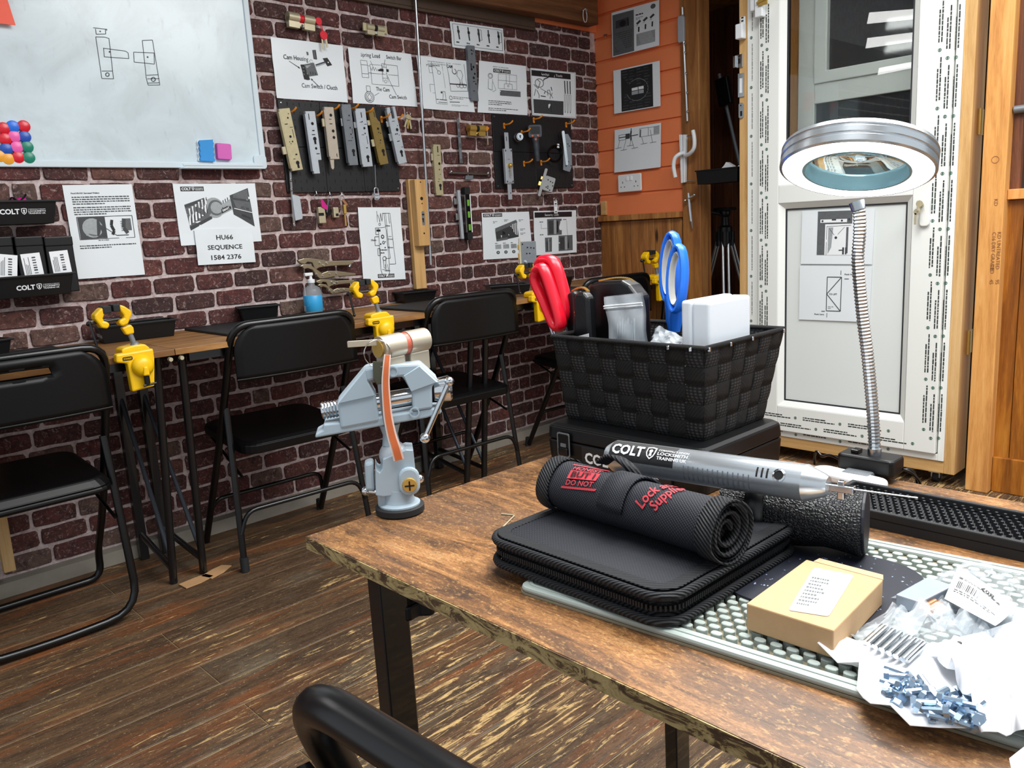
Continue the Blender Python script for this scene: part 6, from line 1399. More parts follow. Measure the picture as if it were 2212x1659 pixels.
# lock cylinder in the vice, key, ring, orange cord
g2 = thing('clamped_cylinder', 'nickel lock cylinder with a key in it, gripped on top of the silver vice', 'lock cylinder', VM)
ax = V((.80, .02, -.6)).normalized(); o_ = V(vv(690, 210, .010))
def cy(t_, dy=0, dz=0): return o_+ax*t_+V((0, dy, 0))
for a, b_ in ((0, .033), (.041, .072)):
    MB().tube([cy(a), cy(b_)], .0148, 22).build('barrel', K['nickel2'] if 'nickel2' in K else K.setdefault('nickel2', plain('nickel_soft', '#b5aa97', .34, .55, var=.05)), g2, smooth=40)
    sd = ax.cross(V((0, 1, 0)))*.0085
    c0, c1 = cy(a, -.012), cy(b_, -.012); q = [c0-sd, c0+sd, c1+sd, c1-sd]; dn = V((0, -.026, 0))
    MB().add(q+[p+dn for p in q], [(0, 1, 2, 3), (7, 6, 5, 4), (0, 4, 5, 1), (1, 5, 6, 2), (2, 6, 7, 3), (3, 7, 4, 0)]).build('barrel_foot', K['nickel2'], g2, bevel=.002)
MB().tube([cy(.033), cy(.041)], .0138, 20).build('cam', plain('cam_red', '#b4553f', .4), g2, smooth=40)
MB().tube([cy(-.0025), cy(.001)], .0105, 18).build('plug', K['brass'], g2, smooth=40)
kx = V((-.95, .05, .3)).normalized()
MB().add([cy(-.002)+V((0, .004, 0))+kx*a+V((0, dy, 0))+ax*dz for a in (0, .036) for dy in (0, .0075) for dz in (-.001, .001)], [(0, 1, 3, 2), (4, 6, 7, 5), (0, 4, 5, 1), (2, 3, 7, 6), (0, 2, 6, 4), (1, 5, 7, 3)]).build('key', K['nickel2'], g2, bevel=.001)
rc = V(vv(680, 240, .018)); MB().tube([rc+V((math.cos(k*PI/9)*.0165, math.sin(k*PI/9)*.0165, .002*math.sin(k))) for k in range(18)], .0007, 6, closed=True).build('key_ring', K['chrome'], g2, smooth=60)
b = MB(); b.prism([vv(640, 420), vv(668, 468), vv(712, 455), vv(718, 300), vv(640, 290)], .018, .0205); b.build('key_bow', plain('key_dark', '#5d5d4e', .3, .7), g2, bevel=.001)
MB().prism([vv(690, 640), vv(720, 800), vv(716, 640), vv(712, 460), vv(672, 462)], .018, .0198).build('key_blade', K['dark_zinc'], g2)
cord = [vv(752, 250, .022), vv(742, 330, .024), vv(733, 450, .024), vv(738, 600, .024), vv(748, 720, .024), vv(772, 850, .024), vv(800, 950, .024), vv(822, 1045, .022)]
cp = bez(cord, 5); wd = .0034; n_ = len(cp)
def cordmesh(w_, z): 
    m = MB(); vs_ = []
    for i, p in enumerate(cp):
        t_ = (cp[min(i+1, n_-1)]-cp[max(i-1, 0)]).normalized(); n = V((t_.y, -t_.x, 0)); e = w_*(.72+.5*i/n_)
        vs_ += [p-n*e+V((0, 0, z)), p+n*e+V((0, 0, z)), p+n*e+V((0, 0, z-.001)), p-n*e+V((0, 0, z-.001))]
    fs = []
    for i in range(n_-1):
        for j in range(4): fs.append((4*i+j, 4*i+(j+1) % 4, 4*i+4+(j+1) % 4, 4*i+4+j))
    return m.add(vs_, fs+[(3, 2, 1, 0), (4*n_-4, 4*n_-3, 4*n_-2, 4*n_-1)])
cordmesh(.0056, 0).build('cord_sleeve', plain('sleeve', '#e9d9cf', .25), g2, smooth=60); cordmesh(.0036, .0012).build('cord', plain('cord_orange', '#d06c3c', .5, var=.1), g2, smooth=60)
# clamp screw below the table
a = on_z(893, 1305, DZ-.07); g3 = thing('clamp_knob', 'black star knob on a threaded screw under the desk corner', 'knob', T(a.x, a.y, 0))
MB().tube([(0, 0, DZ-.0175), (0, 0, DZ-.06)], .006, 10).build('screw', K['steel'], g3, smooth=60)
MB().prism([((.024+.005*math.cos(k*PI/3))*math.cos(k*PI/15), (.024+.005*math.cos(k*PI/3))*math.sin(k*PI/15)) for k in range(30)], DZ-.078, DZ-.06).build('knob', K['black_plastic'], g3, bevel=.003)

# ------------------------------------------------------------------ black case and woven basket
CXa, CXb, CYa, CYb, CH_ = .838, 1.038, .555, .832, .060
g = thing('tool_case', 'flat black hard case with a latch under the woven basket', 'case', T((CXa+CXb)/2, (CYa+CYb)/2, DZ+.0004))
cw, ch = CXb-CXa, CYb-CYa
MB().prism(rrect(cw-.004, ch-.004, .012, 4), 0, .036, top=rrect(cw, ch, .012, 4)).build('base', K['black_plastic'], g, bevel=.003)
MB().prism(rrect(cw, ch, .012, 4), .037, .056, top=rrect(cw-.003, ch-.003, .012, 4)).prism(rrect(cw-.003, ch-.003, .012, 4), .056, CH_, top=rrect(cw-.016, ch-.016, .010, 4)).build('lid', K['black_plastic'], g, bevel=.002)
lm = g.matrix_world.inverted() @ side_frame(V((CXa, on_x(1221, 950, CXa).y, DZ+.030)))
l = MB(lm).prism(rrect(.023, .034, .003, 3, 0, .002), .0, .004).prism(rrect(.018, .012, .002, 2, 0, -.008), .004, .007).build('latch', K['black_gloss'], g, bevel=.001)
MB(lm).ring(rrect(.024, .036, .003, 3, 0, .002), rrect(.021, .032, .003, 3, 0, .002), .0035, .0046).box(-.005, .005, -.001, .004, .004, .0055).build('latch_trim', K['dark_zinc'], l)
q = on_x(1262, 996, CXa-.002); lm = g.matrix_world.inverted() @ side_frame(V((CXa, q.y, DZ+.010)))
l = MB(lm).box(-.004, .150, -.004, .024, -.0012, .0022).build('badge', K['ink'], g)
b = MB(lm); colt(b, .002, .002, .0150, z=.0026); b.build('badge_print', K['white_ink'], l)

t = NT('webbing'); v = t.coord((1, 1, 1), rand=False)
sx_ = t.n('SeparateXYZ', {0: t.n('NewGeometry').outputs['Position']})
flat_ = t.n('CombineXYZ', {0: t.n('Math', {0: sx_.outputs[0], 1: sx_.outputs[1]}, operation='ADD').outputs[0], 2: sx_.outputs[2]}).outputs[0]
uvx = t.n('TexWave', {'Vector': flat_, 'Scale': 75., 'Distortion': 1.5, 'Detail': 1., 'Detail Scale': 60.}, bands_direction='Z').outputs[0]
uvy = t.n('TexWave', {'Vector': flat_, 'Scale': 48., 'Distortion': 1.5, 'Detail': 1., 'Detail Scale': 60.}, bands_direction='X').outputs[0]
h_ = t.n('Math', {0: uvx, 1: uvy}, operation='MULTIPLY').outputs[0]
t.p(Base_Color=t.mix(h_, '#08090a', '#5a5d61'), Roughness=.6, Specular_IOR_Level=.35); t.bump(h_, 1., .003); K['webbing'] = t.m
t = NT('webbing_flat'); h_ = t.n('TexWave', {'Vector': t.coord((1, 1, 1), world=True), 'Scale': 130., 'Distortion': 4., 'Detail': 1., 'Detail Scale': 40.}, bands_direction='DIAGONAL').outputs[0]
t.p(Base_Color=t.mix(h_, '#08090a', '#1e2022'), Roughness=.6, Specular_IOR_Level=.35); t.bump(h_, .9, .0025); K['webbing2'] = t.m
BZ0, BZ1 = DZ+CH_+.001, DZ+.1865
lo = ((.877, .582), (1.028, .822)); hi = ((.857, .566), (1.055, .827))
bk = thing('woven_basket', 'black woven strap basket full of tools on the flat black case', 'basket', T(.955, .70, BZ0))
Bi = bk.matrix_world.inverted()
def bw(side, u, v, off):
    """side 0 front (-x), 1 right (-y), 2 back, 3 left; u 0..1 around, v 0..1 up"""
    x0, x1 = lo[0][0]+(hi[0][0]-lo[0][0])*v, lo[1][0]+(hi[1][0]-lo[1][0])*v; y0, y1 = lo[0][1]+(hi[0][1]-lo[0][1])*v, lo[1][1]+(hi[1][1]-lo[1][1])*v
    z = BZ0+(BZ1-BZ0)*v
    c4 = [(x0, y1), (x0, y0), (x1, y0), (x1, y1)]; nn = [(-1, 0), (0, -1), (1, 0), (0, 1)][side]
    a, b = c4[side], c4[(side+1) % 4]
    return Bi @ V((a[0]+(b[0]-a[0])*u+nn[0]*off, a[1]+(b[1]-a[1])*u+nn[1]*off, z))
ROWS = 5
for side, n in ((0, 9), (1, 6), (2, 9), (3, 6)):
    for i in range(n):                        # upright straps
        b = MB(); ph = i % 2; N = ROWS*4
        def vs(u, v, i=i, n=n, side=side, ph=ph): return bw(side, (i+.03+.94*u)/n, v, .0011*math.sin(PI*(v*ROWS+ph))*1.35+.0004-.0008*abs(u-.5)*2)
        b.grid(vs, 3, N); o = b.build('strap', K['webbing'], bk, smooth=60); m_ = o.modifiers.new('s', 'SOLIDIFY'); m_.thickness = .0012; m_.offset = 0
    for j in range(ROWS):
        b = MB(); N = n*4
        def hs(u, v, j=j, n=n, side=side): return bw(side, u, (j+.03+.94*v)/ROWS, -.0011*math.sin(PI*(u*n))*1.35*(1 if j % 2 == 0 else -1)+.0004-.0008*abs(v-.5)*2)
        b.grid(hs, N, 3); o = b.build('strap', K['webbing2'], bk, smooth=60); m_ = o.modifiers.new('s', 'SOLIDIFY'); m_.thickness = .0012; m_.offset = 0
P = [bw(s_, u, 1, 0) for s_ in range(4) for u in (.0, .25, .5, .75)]
MB().tube(P, .0034, 8, closed=True).build('rim', K['webbing2'], bk, smooth=60)
P = [bw(s_, 0, .0, -.001) for s_ in range(4)]; MB().add([tuple(p) for p in P], [(0, 1, 2, 3)]).build('bottom', K['webbing2'], bk)
b = MB(M=None)
for s_, u in ((0, .80), (0, .93), (1, .03), (1, .28), (1, .55), (1, .97)): p = bw(s_, u, .985, .003); b.cbox(p, (.004, .004, .0055))
b.build('wire_glints', K['chrome'], bk, kind='stuff', bevel=.001)
# things in the basket
def bx_(px, py, x): return on_x(px, py, x)
def slab(pts, x, th, mb=None, M=None):
    mb = mb or MB(); P = [on_x(px, py, x) for px, py in pts]
    O = P[0]; loc = [(-(p.y-O.y), p.z-O.z) for p in P]; area_ = sum(loc[i-1][0]*loc[i][1]-loc[i][0]*loc[i-1][1] for i in range(len(loc)))
    if area_ < 0: loc = loc[::-1]
    return mb.prism(loc, -th/2, th/2), side_frame(O)
def loop_(pts, x, r_, n=5): return bez([on_x(px, py, x) for px, py in pts], n)
g = thing('scissors', 'red-handled scissors standing in the left end of the basket', 'scissors', T(0, 0, 0), 'scissors in the basket')
for k, (pts, x) in enumerate((([(1172, 562), (1196, 566), (1215, 620), (1224, 672), (1214, 690), (1200, 660), (1184, 610), (1166, 576)], .915), ([(1161, 584), (1174, 580), (1190, 620), (1208, 680), (1210, 704), (1198, 700), (1178, 655), (1158, 608)], .898))):
    pp = bez([on_x(px, py, x) for px, py in pts+[pts[0]]], 5)[:-1]
    MB().tube(pp, .0080, 10, closed=True, flat=1.5).build('handle', K['red'], g, smooth=60)
MB().tube([on_x(1186, 600, .906), on_x(1200, 650, .906), on_x(1210, 690, .906)], .006, 8).build('handle_web', K['red'], g, smooth=60)
m, M = slab([(1203, 690), (1216, 686), (1232, 735), (1222, 760)], .905, .004); o = m.build('blade', K['steel'], g); o.matrix_local = M
g = thing('tweezers', 'steel tweezers leaning beside the red scissors in the basket', 'tweezers', T(0, 0, 0))
MB().tube([on_x(1171, 655, .89), on_x(1196, 728, .892)], .0022, 6).tube([on_x(1177, 655, .894), on_x(1200, 726, .894)], .0018, 6).ball(on_x(1173, 655, .892), .004, 8).build('arms', K['steel'], g, smooth=60)
K['lining'] = plain('lining', '#c9c9c2', .5)
g = thing('scissors', 'blue-handled scissors standing upright in the basket beside the clear box', 'scissors', T(0, 0, 0), 'scissors in the basket')
def ringsc(cx_, cy_, rx, ry, x, tilt):
    c_ = on_x(cx_, cy_, x); s_ = (on_x(cx_+1, cy_, x)-c_).length; P = []
    for k in range(20):
        a = 2*PI*k/20; u, v_ = rx*s_*math.cos(a), ry*s_*math.sin(a); P.append(V((c_.x+.004*math.sin(a), c_.y-(u*math.cos(tilt)-v_*math.sin(tilt)), c_.z+u*math.sin(tilt)+v_*math.cos(tilt))))
    return P
for (cx_, cy_, rx, ry, x, tl2) in ((1449, 578, 16, 60, 1.005, -.02), (1463, 602, 15, 58, .975, -.02)):
    rs_ = ringsc(cx_, cy_, rx, ry, x, tl2); h_ = MB().tube(rs_, .0042, 10, closed=True, flat=2.4, up=(0, 1, 0)).build('handle', K['blue'], g, smooth=60)
    cm = sum(rs_, V())/20; MB().tube([cm+(p-cm)*.80 for p in rs_], .0022, 8, closed=True, flat=3.6, up=(0, 1, 0)).build('handle_lining', K['lining'], h_, smooth=60)
MB().tube([on_x(1446, 640, .99), on_x(1452, 690, .985), on_x(1454, 716, .985)], [.007, .0085, .006], 10, flat=1.2).tube([on_x(1464, 655, .975), on_x(1460, 690, .98), on_x(1459, 716, .98)], [.007, .0085, .006], 10, flat=1.2).build('shank', K['blue'], g, smooth=60)
MB().tube([on_x(1456, 714, .983), on_x(1459, 760, .983)], .004, 6).build('blade', K['steel'], g)
def wallet(label, pts, x, th, zipx, mat='black_gloss'):
    g = thing('zip_wallet', label, 'wallet', T(0, 0, 0), 'black zip wallets in the basket')
    m, M = slab(pts, x, th); o = m.build('body', K['leather_soft'], g, bevel=.005, seg=3); o.matrix_local = M
    b = MB(); P = bez([on_x(px, py, x+th*.25) for px, py in zipx], 6); L = 0
    for i in range(len(P)-1):
        d_ = P[i+1]-P[i]; n = max(1, int(d_.length/.0028))
        for k in range(n): p = P[i]+d_*(k/n); b.cbox(p, (.0055, .0014, .0022))
    b.build('zip_teeth', K['brass'], g, kind='stuff'); return g
K['leather_soft'] = plain('leather_soft', '#07080b', .36, bump=.15, bscale=350)
wallet('smaller black leather zip wallet with a stitched edge, nearest the red scissors', [(1226, 740), (1226, 650), (1231, 634), (1242, 628), (1252, 630), (1256, 745)], .925, .022, [(1238, 628), (1250, 622), (1262, 622), (1272, 630)])
wallet('middle black leather zip wallet between two others in the basket', [(1247, 745), (1246, 640), (1254, 630), (1268, 630), (1278, 642), (1284, 750)], .908, .018, [(1252, 745), (1247, 710), (1243, 670)])
wallet('large black zip wallet with gold teeth behind the clear zip bag', [(1281, 750), (1281, 625), (1288, 611), (1310, 606), (1355, 604), (1372, 614), (1392, 640), (1396, 755)], .955, .03, [(1296, 606), (1330, 600), (1358, 602), (1374, 614), (1385, 634)])
K['zipbag'] = K['clear']
g = thing('zip_bag', 'clear grip-seal bag of small pins in the basket', 'bag', T(0, 0, 0))
P0 = [on_x(px, py, .885) for px, py in ((1320, 760), (1398, 762), (1386, 632), (1305, 641))]
def bag(u, v): p = P0[0]*(1-u)*(1-v)+P0[1]*u*(1-v)+P0[2]*u*v+P0[3]*(1-u)*v; return p+V((-.006*math.sin(PI*u)*math.sin(PI*min(1, v*1.3))-.0018*math.sin(u*11+v*9), 0, 0))
b = MB().grid(bag, 12, 14); b.grid(lambda u, v: bag(u, v)+V((.004+.006*math.sin(PI*u)*math.sin(PI*v), 0, 0)), 8, 8); b.build('bag', K['clear'], g, smooth=70)
t = NT('haze_plastic'); t.p(Base_Color=(.78, .84, .88, 1), Roughness=.3, Alpha=.32); K['haze'] = t.m
b = MB(); b.grid(lambda u, v: bag(.02+.96*u, .80+.19*v)+V((-.0015, 0, 0)), 10, 3).grid(lambda u, v: bag(.02+.96*u, .02+.72*v)+V((-.0012, 0, 0)), 10, 6).build('film', K['haze'], g, smooth=70)
b = MB(); b.tube([bag(u/8, .79)+V((-.002, 0, 0)) for u in range(9)], .0011, 5).tube([bag(u/8, .83)+V((-.002, 0, 0)) for u in range(9)], .0011, 5).build('seal', K['white_plastic'], g)
b = MB()
for k in range(9): p = bag(.2+.06*k, .1); b.tube([p+V((.001, 0, 0)), p+V((.002, -.002, .032+.004*(k % 3)))], .0016, 6)
b.build('pins', K['steel'], g, kind='stuff')
g = thing('zip_bag', 'crumpled clear bag lying by the basket rim below the blue scissors', 'bag', T(0, 0, 0))
P1 = [on_x(px, py, .90) for px, py in ((1396, 752), (1470, 752), (1462, 735), (1402, 708))]
def bag2(u, v): p = P1[0]*(1-u)*(1-v)+P1[1]*u*(1-v)+P1[2]*u*v+P1[3]*(1-u)*v; return p+V((-.004*math.sin(u*17+v*5)*math.sin(v*13+u*3)+.02*v, 0, .002*math.sin(u*14)))
MB().grid(bag2, 14, 8).build('bag', K['clear'], g, smooth=30); MB().grid(lambda u, v: bag2(u, v)+V((.002, 0, 0)), 8, 5).build('lining', K['haze'], g, smooth=30)
o = MB().add([tuple(on_x(px, py, .889)) for px, py in ((1250, 726), (1272, 720), (1272, 745), (1250, 745))], [(0, 1, 2, 3)]).build('paper_slip', K['card_white'], None); so = o.modifiers.new('s', 'SOLIDIFY'); so.thickness = .0006
tag(o, 'small white paper slip between the black wallets and basket rim', 'paper')
# frosted box
t = NT('frosted'); t.p(Base_Color=(.90, .95, 1, 1), Roughness=.35, Transmission_Weight=.2, IOR=1.3, Subsurface_Weight=.0); K['frosted'] = t.m
c0 = on_x(1533, 745, .892); ctop = on_x(1533, 653, .892).z; yl_ = on_x(1471, 645, .892).y; xr_ = on_y(1622, 638, c0.y).x
g = thing('clear_box', 'frosted clear plastic box standing in the front corner of the basket', 'box', T(.892, c0.y, BZ0+.03))
hgt = ctop-BZ0-.03
MB().box(0, xr_-.892, 0, (yl_-c0.y)*.62, 0, hgt).build('base', K['frosted'], g, bevel=.004, seg=3); MB().box(-.001, xr_-.892+.001, (yl_-c0.y)*.63, yl_-c0.y, 0, hgt+.001).build('lid', K['frosted'], g, bevel=.004, seg=3)

# ------------------------------------------------------------------ grey studded mat and what lies on it
ma = dk(1119, 1281); md = (dk(2212, 1632)-ma); md.z = 0; md.normalize(); mn = V((-md.y, md.x, 0))
MMx = frame(V((ma.x, ma.y, DZ)), md, mn, (0, 0, 1))      # X along the front edge to the right, Y across
MW, MD = .50, .292
K['mat_grey'] = plain('mat_grey', '#9ea9a4', .55, var=.06, scale=25); K['mat_floor'] = plain('mat_floor', '#857d68', .7, var=.35, scale=25)
gm = thing('studded_mat', 'pale grey studded rubber mat under the tools on the desk', 'mat', MMx)
MB().prism(rrect(MW, MD, .008, 4, MW/2, MD/2), .0003, .0025).build('base', K['mat_floor'], gm)
MB().ring(rrect(MW, MD, .010, 5, MW/2, MD/2), rrect(MW-.030, MD-.030, .006, 5, MW/2, MD/2), .0025, .0085).build('border', K['mat_grey'], gm, bevel=.0025)
MB().ring(rrect(MW-.012, MD-.012, .008, 5, MW/2, MD/2), rrect(MW-.018, MD-.018, .007, 5, MW/2, MD/2), .0084, .0094).build('border_ridge', K['mat_grey'], gm, bevel=.0005, seg=1)
sm = MB().prism(rrect(.0098, .0068, .0030, 2), .0024, .0082).prism(rrect(.0098, .0068, .0030, 2), .0082, .0088, top=rrect(.0085, .0055, .0024, 2))
sp_ = []; px_, py_s = .0135, .0098
for j in range(int((MD-.03)/py_s)):
    for i in range(int((MW-.034)/px_)):
        x, y = .0225+i*px_+(px_/2 if j % 2 else 0), .021+j*py_s
        if x < MW-.02: sp_.append((x, y))
def vis(s_):
    p = MMx @ V((s_[0], s_[1], .008)); qx, qy = proj(p)
    if not (-20 < qx < 2230 and -20 < qy < 1680): return 9
    if .50 < p.x < .735 and .38 < p.y < .61: return 8
    return p.length
sp_.sort(key=vis); f0 = None; rest = MB()
for k, (x, y) in enumerate(sp_):
    if k < 298:
        if f0 is None: o = f0 = sm.build('stud', K['mat_grey'], gm)
        else: o = f0.copy(); COL.objects.link(o)
        o.location = (x, y, 0)
    else: rest.add(sm.v, sm.f, 0, T(x, y, 0))
rest.build('stud', K['mat_grey'], gm, kind='stuff')
MT = DZ+.0092                                 # top of the studs
# black bar mat along the back edge
a, b_ = dk(1893, 1131), dk(1885, 1047, .02)
g = thing('bar_mat', 'long black rubber bar mat with fine nubs along the back desk edge', 'mat', T(.863, 0, DZ+.0003))
y1_ = .42; L_ = .86; wd_ = .092
MB().box(0, wd_, y1_-L_, y1_, 0, .010).build('base', K['rubber'], g)
MB().ring([(0, y1_-L_), (wd_, y1_-L_), (wd_, y1_), (0, y1_)], [(.006, y1_-L_+.006), (wd_-.006, y1_-L_+.006), (wd_-.006, y1_-.006), (.006, y1_-.006)], .010, .020).build('border', K['rubber'], g, bevel=.0015)
nb = MB()
for i in range(9):
    for j in range(70):
        x, y = .0125+i*.0084, y1_-.012-j*.0084-(i % 2)*.0042
        nb.lathe([(.0020, .010), (.0017, .0175), (.0, .0178)], 6, c=(x, y, 0))
nb.build('nubs', plain('nub', '#23262a', .35), g, kind='stuff')
# zip case
K['cordura'] = None
t = NT('cordura'); wv = t.n('TexWave', {'Vector': t.coord((1, 1, 1), rand=False), 'Scale': 170., 'Distortion': .6}, bands_direction='DIAGONAL').outputs[0]; w2_ = t.n('TexWave', {'Vector': t.coord((1, -1, 1), rand=False), 'Scale': 170.}, bands_direction='X').outputs[0]
h_ = t.n('Math', {0: wv, 1: w2_}, operation='MULTIPLY').outputs[0]
t.p(Base_Color=t.mix(h_, '#15171c', '#363a44'), Roughness=.7, Specular_IOR_Level=.3); t.bump(h_, .5, .0012); K['cordura'] = t.m
t = NT('binding'); wv = t.n('TexWave', {'Vector': t.coord((1, 1, 1), rand=False), 'Scale': 130., 'Distortion': 1.}, bands_direction='DIAGONAL').outputs[0]
t.p(Base_Color=t.mix(wv, '#0d0e10', '#2b2d31'), Roughness=.7, Specular_IOR_Level=.3); t.bump(wv, .8, .002); K['binding'] = t.m
zx0, zx1, zy0, zy1 = .513, .738, .377, .604
g = thing('zip_case', 'thin black fabric zip case lying on the grey mat', 'case', T((zx0+zx1)/2, (zy0+zy1)/2, MT+.0002))
O = rrect(zx1-zx0, zy1-zy0, .026, 7); I = rrect(zx1-zx0-.03, zy1-zy0-.03, .014, 7)
MB().prism(rrect(zx1-zx0-.008, zy1-zy0-.008, .024, 7), .0, .030).build('gusset', K['binding'], g)
MB().prism(rrect(zx1-zx0-.006, zy1-zy0-.006, .024, 7), .0285, .0325, top=rrect(zx1-zx0-.016, zy1-zy0-.016, .02, 7)).build('lid', K['cordura'], g, smooth=50)
MB().ring(rrect(zx1-zx0-.004, zy1-zy0-.004, .025, 7), I, .0318, .0334).build('lid_binding', K['binding'], g, bevel=.001)
for z, r_, n_ in ((.0275, .0042, 'piping'), (.0045, .0042, 'piping')):
    MB().tube([(x, y, z) for x, y in rrect(zx1-zx0, zy1-zy0, .026, 7)], r_, 8, closed=True).build(n_, K['binding'], g, smooth=60)
b = MB(); P = [V((x, y, .016)) for x, y in rrect(zx1-zx0-.004, zy1-zy0-.004, .025, 10)]
for i in range(len(P)):
    d_ = P[(i+1) % len(P)]-P[i]; n = max(1, int(d_.length/.003)); an = math.atan2(d_.y, d_.x)
    for k in range(n): b.cbox((0, 0, 0), (.0019, .004, .005), M=T(*(P[i]+d_*(k/n))) @ RZ(an))
b.build('zip_teeth', K['rubber'], g, kind='stuff')
# rolled pouch
K['red_print'] = plain('red_print', '#b02c38', .6)
def cylinder_frame(a, b):
    X = (b-a).normalized(); Z = V((0, 0, 1)); Z = (Z-X*Z.dot(X)).normalized(); return frame(a, X, Z.cross(X), Z), (b-a).length
a, b_ = on_z(1207, 1043, MT+.061), on_z(1580, 1150, MT+.061)
M, L = cylinder_frame(a, b_); RR = .0275
g = thing('rolled_pouch', 'black fabric tool roll with red lettering on top of the zip case', 'pouch', M)
def rp(s_, an, r_=RR): return (s_, r_*1.12*math.sin(an), r_*(.98*math.cos(an)+.05*math.cos(3*an+1)))
N = 26; vs_ = []; SS = [0, .004, .02, L*.3, L*.55, L*.8, L-.02, L-.004, L]
pr = [.90, .97, 1, 1.0, .97, 1.0, 1.0, .98, .93]
b = MB(); vs_ = [rp(s_, 2*PI*k/N, RR*pr[i]*(1+.012*math.sin(5*2*PI*k/N+i))) for i, s_ in enumerate(SS) for k in range(N)]
b.add(vs_, [(i*N+k, i*N+(k+1) % N, (i+1)*N+(k+1) % N, (i+1)*N+k) for i in range(len(SS)-1) for k in range(N)]+[tuple(range(N))[::-1]]); b.build('roll', K['cordura'], g, smooth=50)
for s0_, s1_ in ((-.001, .016), (L-.016, L+.001)):
    b = MB(); vs_ = [rp(s_, 2*PI*k/N, RR*1.035) for s_ in (s0_, s1_) for k in range(N)]; b.add(vs_, [(k, (k+1) % N, N+(k+1) % N, N+k) for k in range(N)]); o = b.build('binding', K['binding'], g, smooth=50); so = o.modifiers.new('s', 'SOLIDIFY'); so.thickness = .002
b = MB()                                      # spiral of cloth seen in the open end
P = [V((0, (.0245-.0185*k/40)*1.1*math.sin(k*.36), (.0245-.0185*k/40)*math.cos(k*.36))) for k in range(41)]
vs_ = [(L-.014-.0, p.y, p.z) for p in P]+[(L+.0005-.006*(i/40), p.y, p.z) for i, p in enumerate(P)]
b.add(vs_, [(i, i+1, 42+i, 41+i) for i in range(40)]); o = b.build('inner_layer', K['binding'], g, smooth=60); so = o.modifiers.new('s', 'SOLIDIFY'); so.thickness = .003
MB().add([rp(L-.016, 2*PI*k/N, RR*.95) for k in range(N)], [tuple(range(N))]).build('end_cloth', K['binding'], g)  # disc of binding cloth set just inside the roll's end
def band(s0_, s1_, a0, a1, r_, n=8): return [rp(s0_+(s1_-s0_)*j, a0+(a1-a0)*i/n, r_) for j in (0, 1) for i in range(n+1)], [(i, i+1, n+2+i, n+1+i) for i in range(n)]
b = MB(); vs_, fs = band(L*.40, L*.54, 1.35, -1.5, RR*1.04, 12); b.add(vs_, fs); o = b.build('tie_strap', K['cordura'], g, smooth=60); so = o.modifiers.new('s', 'SOLIDIFY'); so.thickness = .0025; so.offset = 1
P = bez([V(rp(L*.42, .9, RR*1.06)), V(rp(L*.40, .5, RR*1.35)), V(rp(L*.31, .35, RR*1.6)), V(rp(L*.22, .5, RR*1.25))], 5)
b = MB(); vs_ = []
for p in P: vs_ += [p+V((0, -.010, .004)), p+V((0, .008, -.002))]
b.add(vs_, [(2*i, 2*i+1, 2*i+3, 2*i+2) for i in range(len(P)-1)]); o = b.build('strap_end', K['binding'], g, smooth=60); so = o.modifiers.new('s', 'SOLIDIFY'); so.thickness = .003
def rmap(x, y, k=1.02): return rp(x, .0-y/RR, RR*k)           # y upwards = away from the camera... towards +Y of the roll
b = MB(); rot = PI*.38
def rtext(s_, x, y, h, w_): b.text(s_, x, y, h, w_, 'L', rot, bold=.02, map_=lambda p, q: rp(p, -.42+q/RR, RR*1.03))
rtext('Lock and', L*.645, -.019, .0120, .040); rtext('Supplier', L*.715, -.018, .0115, .036)
b.build('lettering', K['red_print'], g)
b = MB(); cx_, cy_ = L*.25, .001
def rq(x, y): c_, s_ = math.cos(.12), math.sin(.12); X_, Y_ = cx_+x*c_-y*s_, cy_+x*s_+y*c_; return rp(X_, -.62+Y_/RR, RR*1.03)
def rr_(x0, y0, x1, y1): b.add([rq(x0+(x1-x0)*i/4, y) for y in (y0, y1) for i in range(5)], [(i, i+1, 6+i, 5+i) for i in range(4)])
for a0 in ((-.023, -.014, .023, -.012), (-.023, .012, .023, .014), (-.023, -.014, -.0215, .014), (.0215, -.014, .023, .014), (-.019, -.0045, .019, .0045)): rr_(*a0)
for s_, y in (('HONEST', .0055), ('DO NOT', -.0105)): b.text(s_, 0, y, .0048, .036, 'C', 0, bold=.02, map_=rq)
b.build('stamp_print', K['red_print'], g)
b = MB(); b.text('BUT I', 0, -.003, .006, .03, 'C', 0, bold=.02, map_=lambda x, y: (lambda p: (p[0], p[1]*1.01, p[2]+.0006))(rq(x, y))); b.build('stamp_letters', K['ink'], g)
# leather pouch
t = NT('grain_leather'); vo = t.n('TexVoronoi', {'Vector': t.coord((1, 1, 1), rand=False), 'Scale': 330.}, feature='DISTANCE_TO_EDGE').outputs['Distance']
t.p(Base_Color=C('#101216'), Roughness=.42, Specular_IOR_Level=.55); t.bump(t.ramp(vo, [(0, 0.), (.25, 1.)]), .6, .0015); K['leather'] = t.m
a, b_ = on_z(1560, 1101, MT+.031), on_z(1866, 1130, MT+.034)
M, L = cylinder_frame(a, b_)
g = thing('leather_pouch', 'long black grained leather pouch with a flat round end behind the tool roll', 'pouch', M)
SS = [(0, .020, .026), (L*.25, .022, .028), (L*.5, .026, .030), (L*.62, .027, .029), (L*.75, .029, .027), (L*.88, .032, .030), (L*.975, .033, .0335), (L, .031, .032)]
N = 24; b = MB(); vs_ = [(s_, ry*math.sin(2*PI*k/N), max(-.0295, rz*math.cos(2*PI*k/N))) for s_, ry, rz in SS for k in range(N)]
b.add(vs_, [(i*N+k, i*N+(k+1) % N, (i+1)*N+(k+1) % N, (i+1)*N+k) for i in range(len(SS)-1) for k in range(N)]+[tuple(range(N))[::-1], tuple(range(7*N, 8*N))]); b.build('body', K['leather'], g, smooth=50)
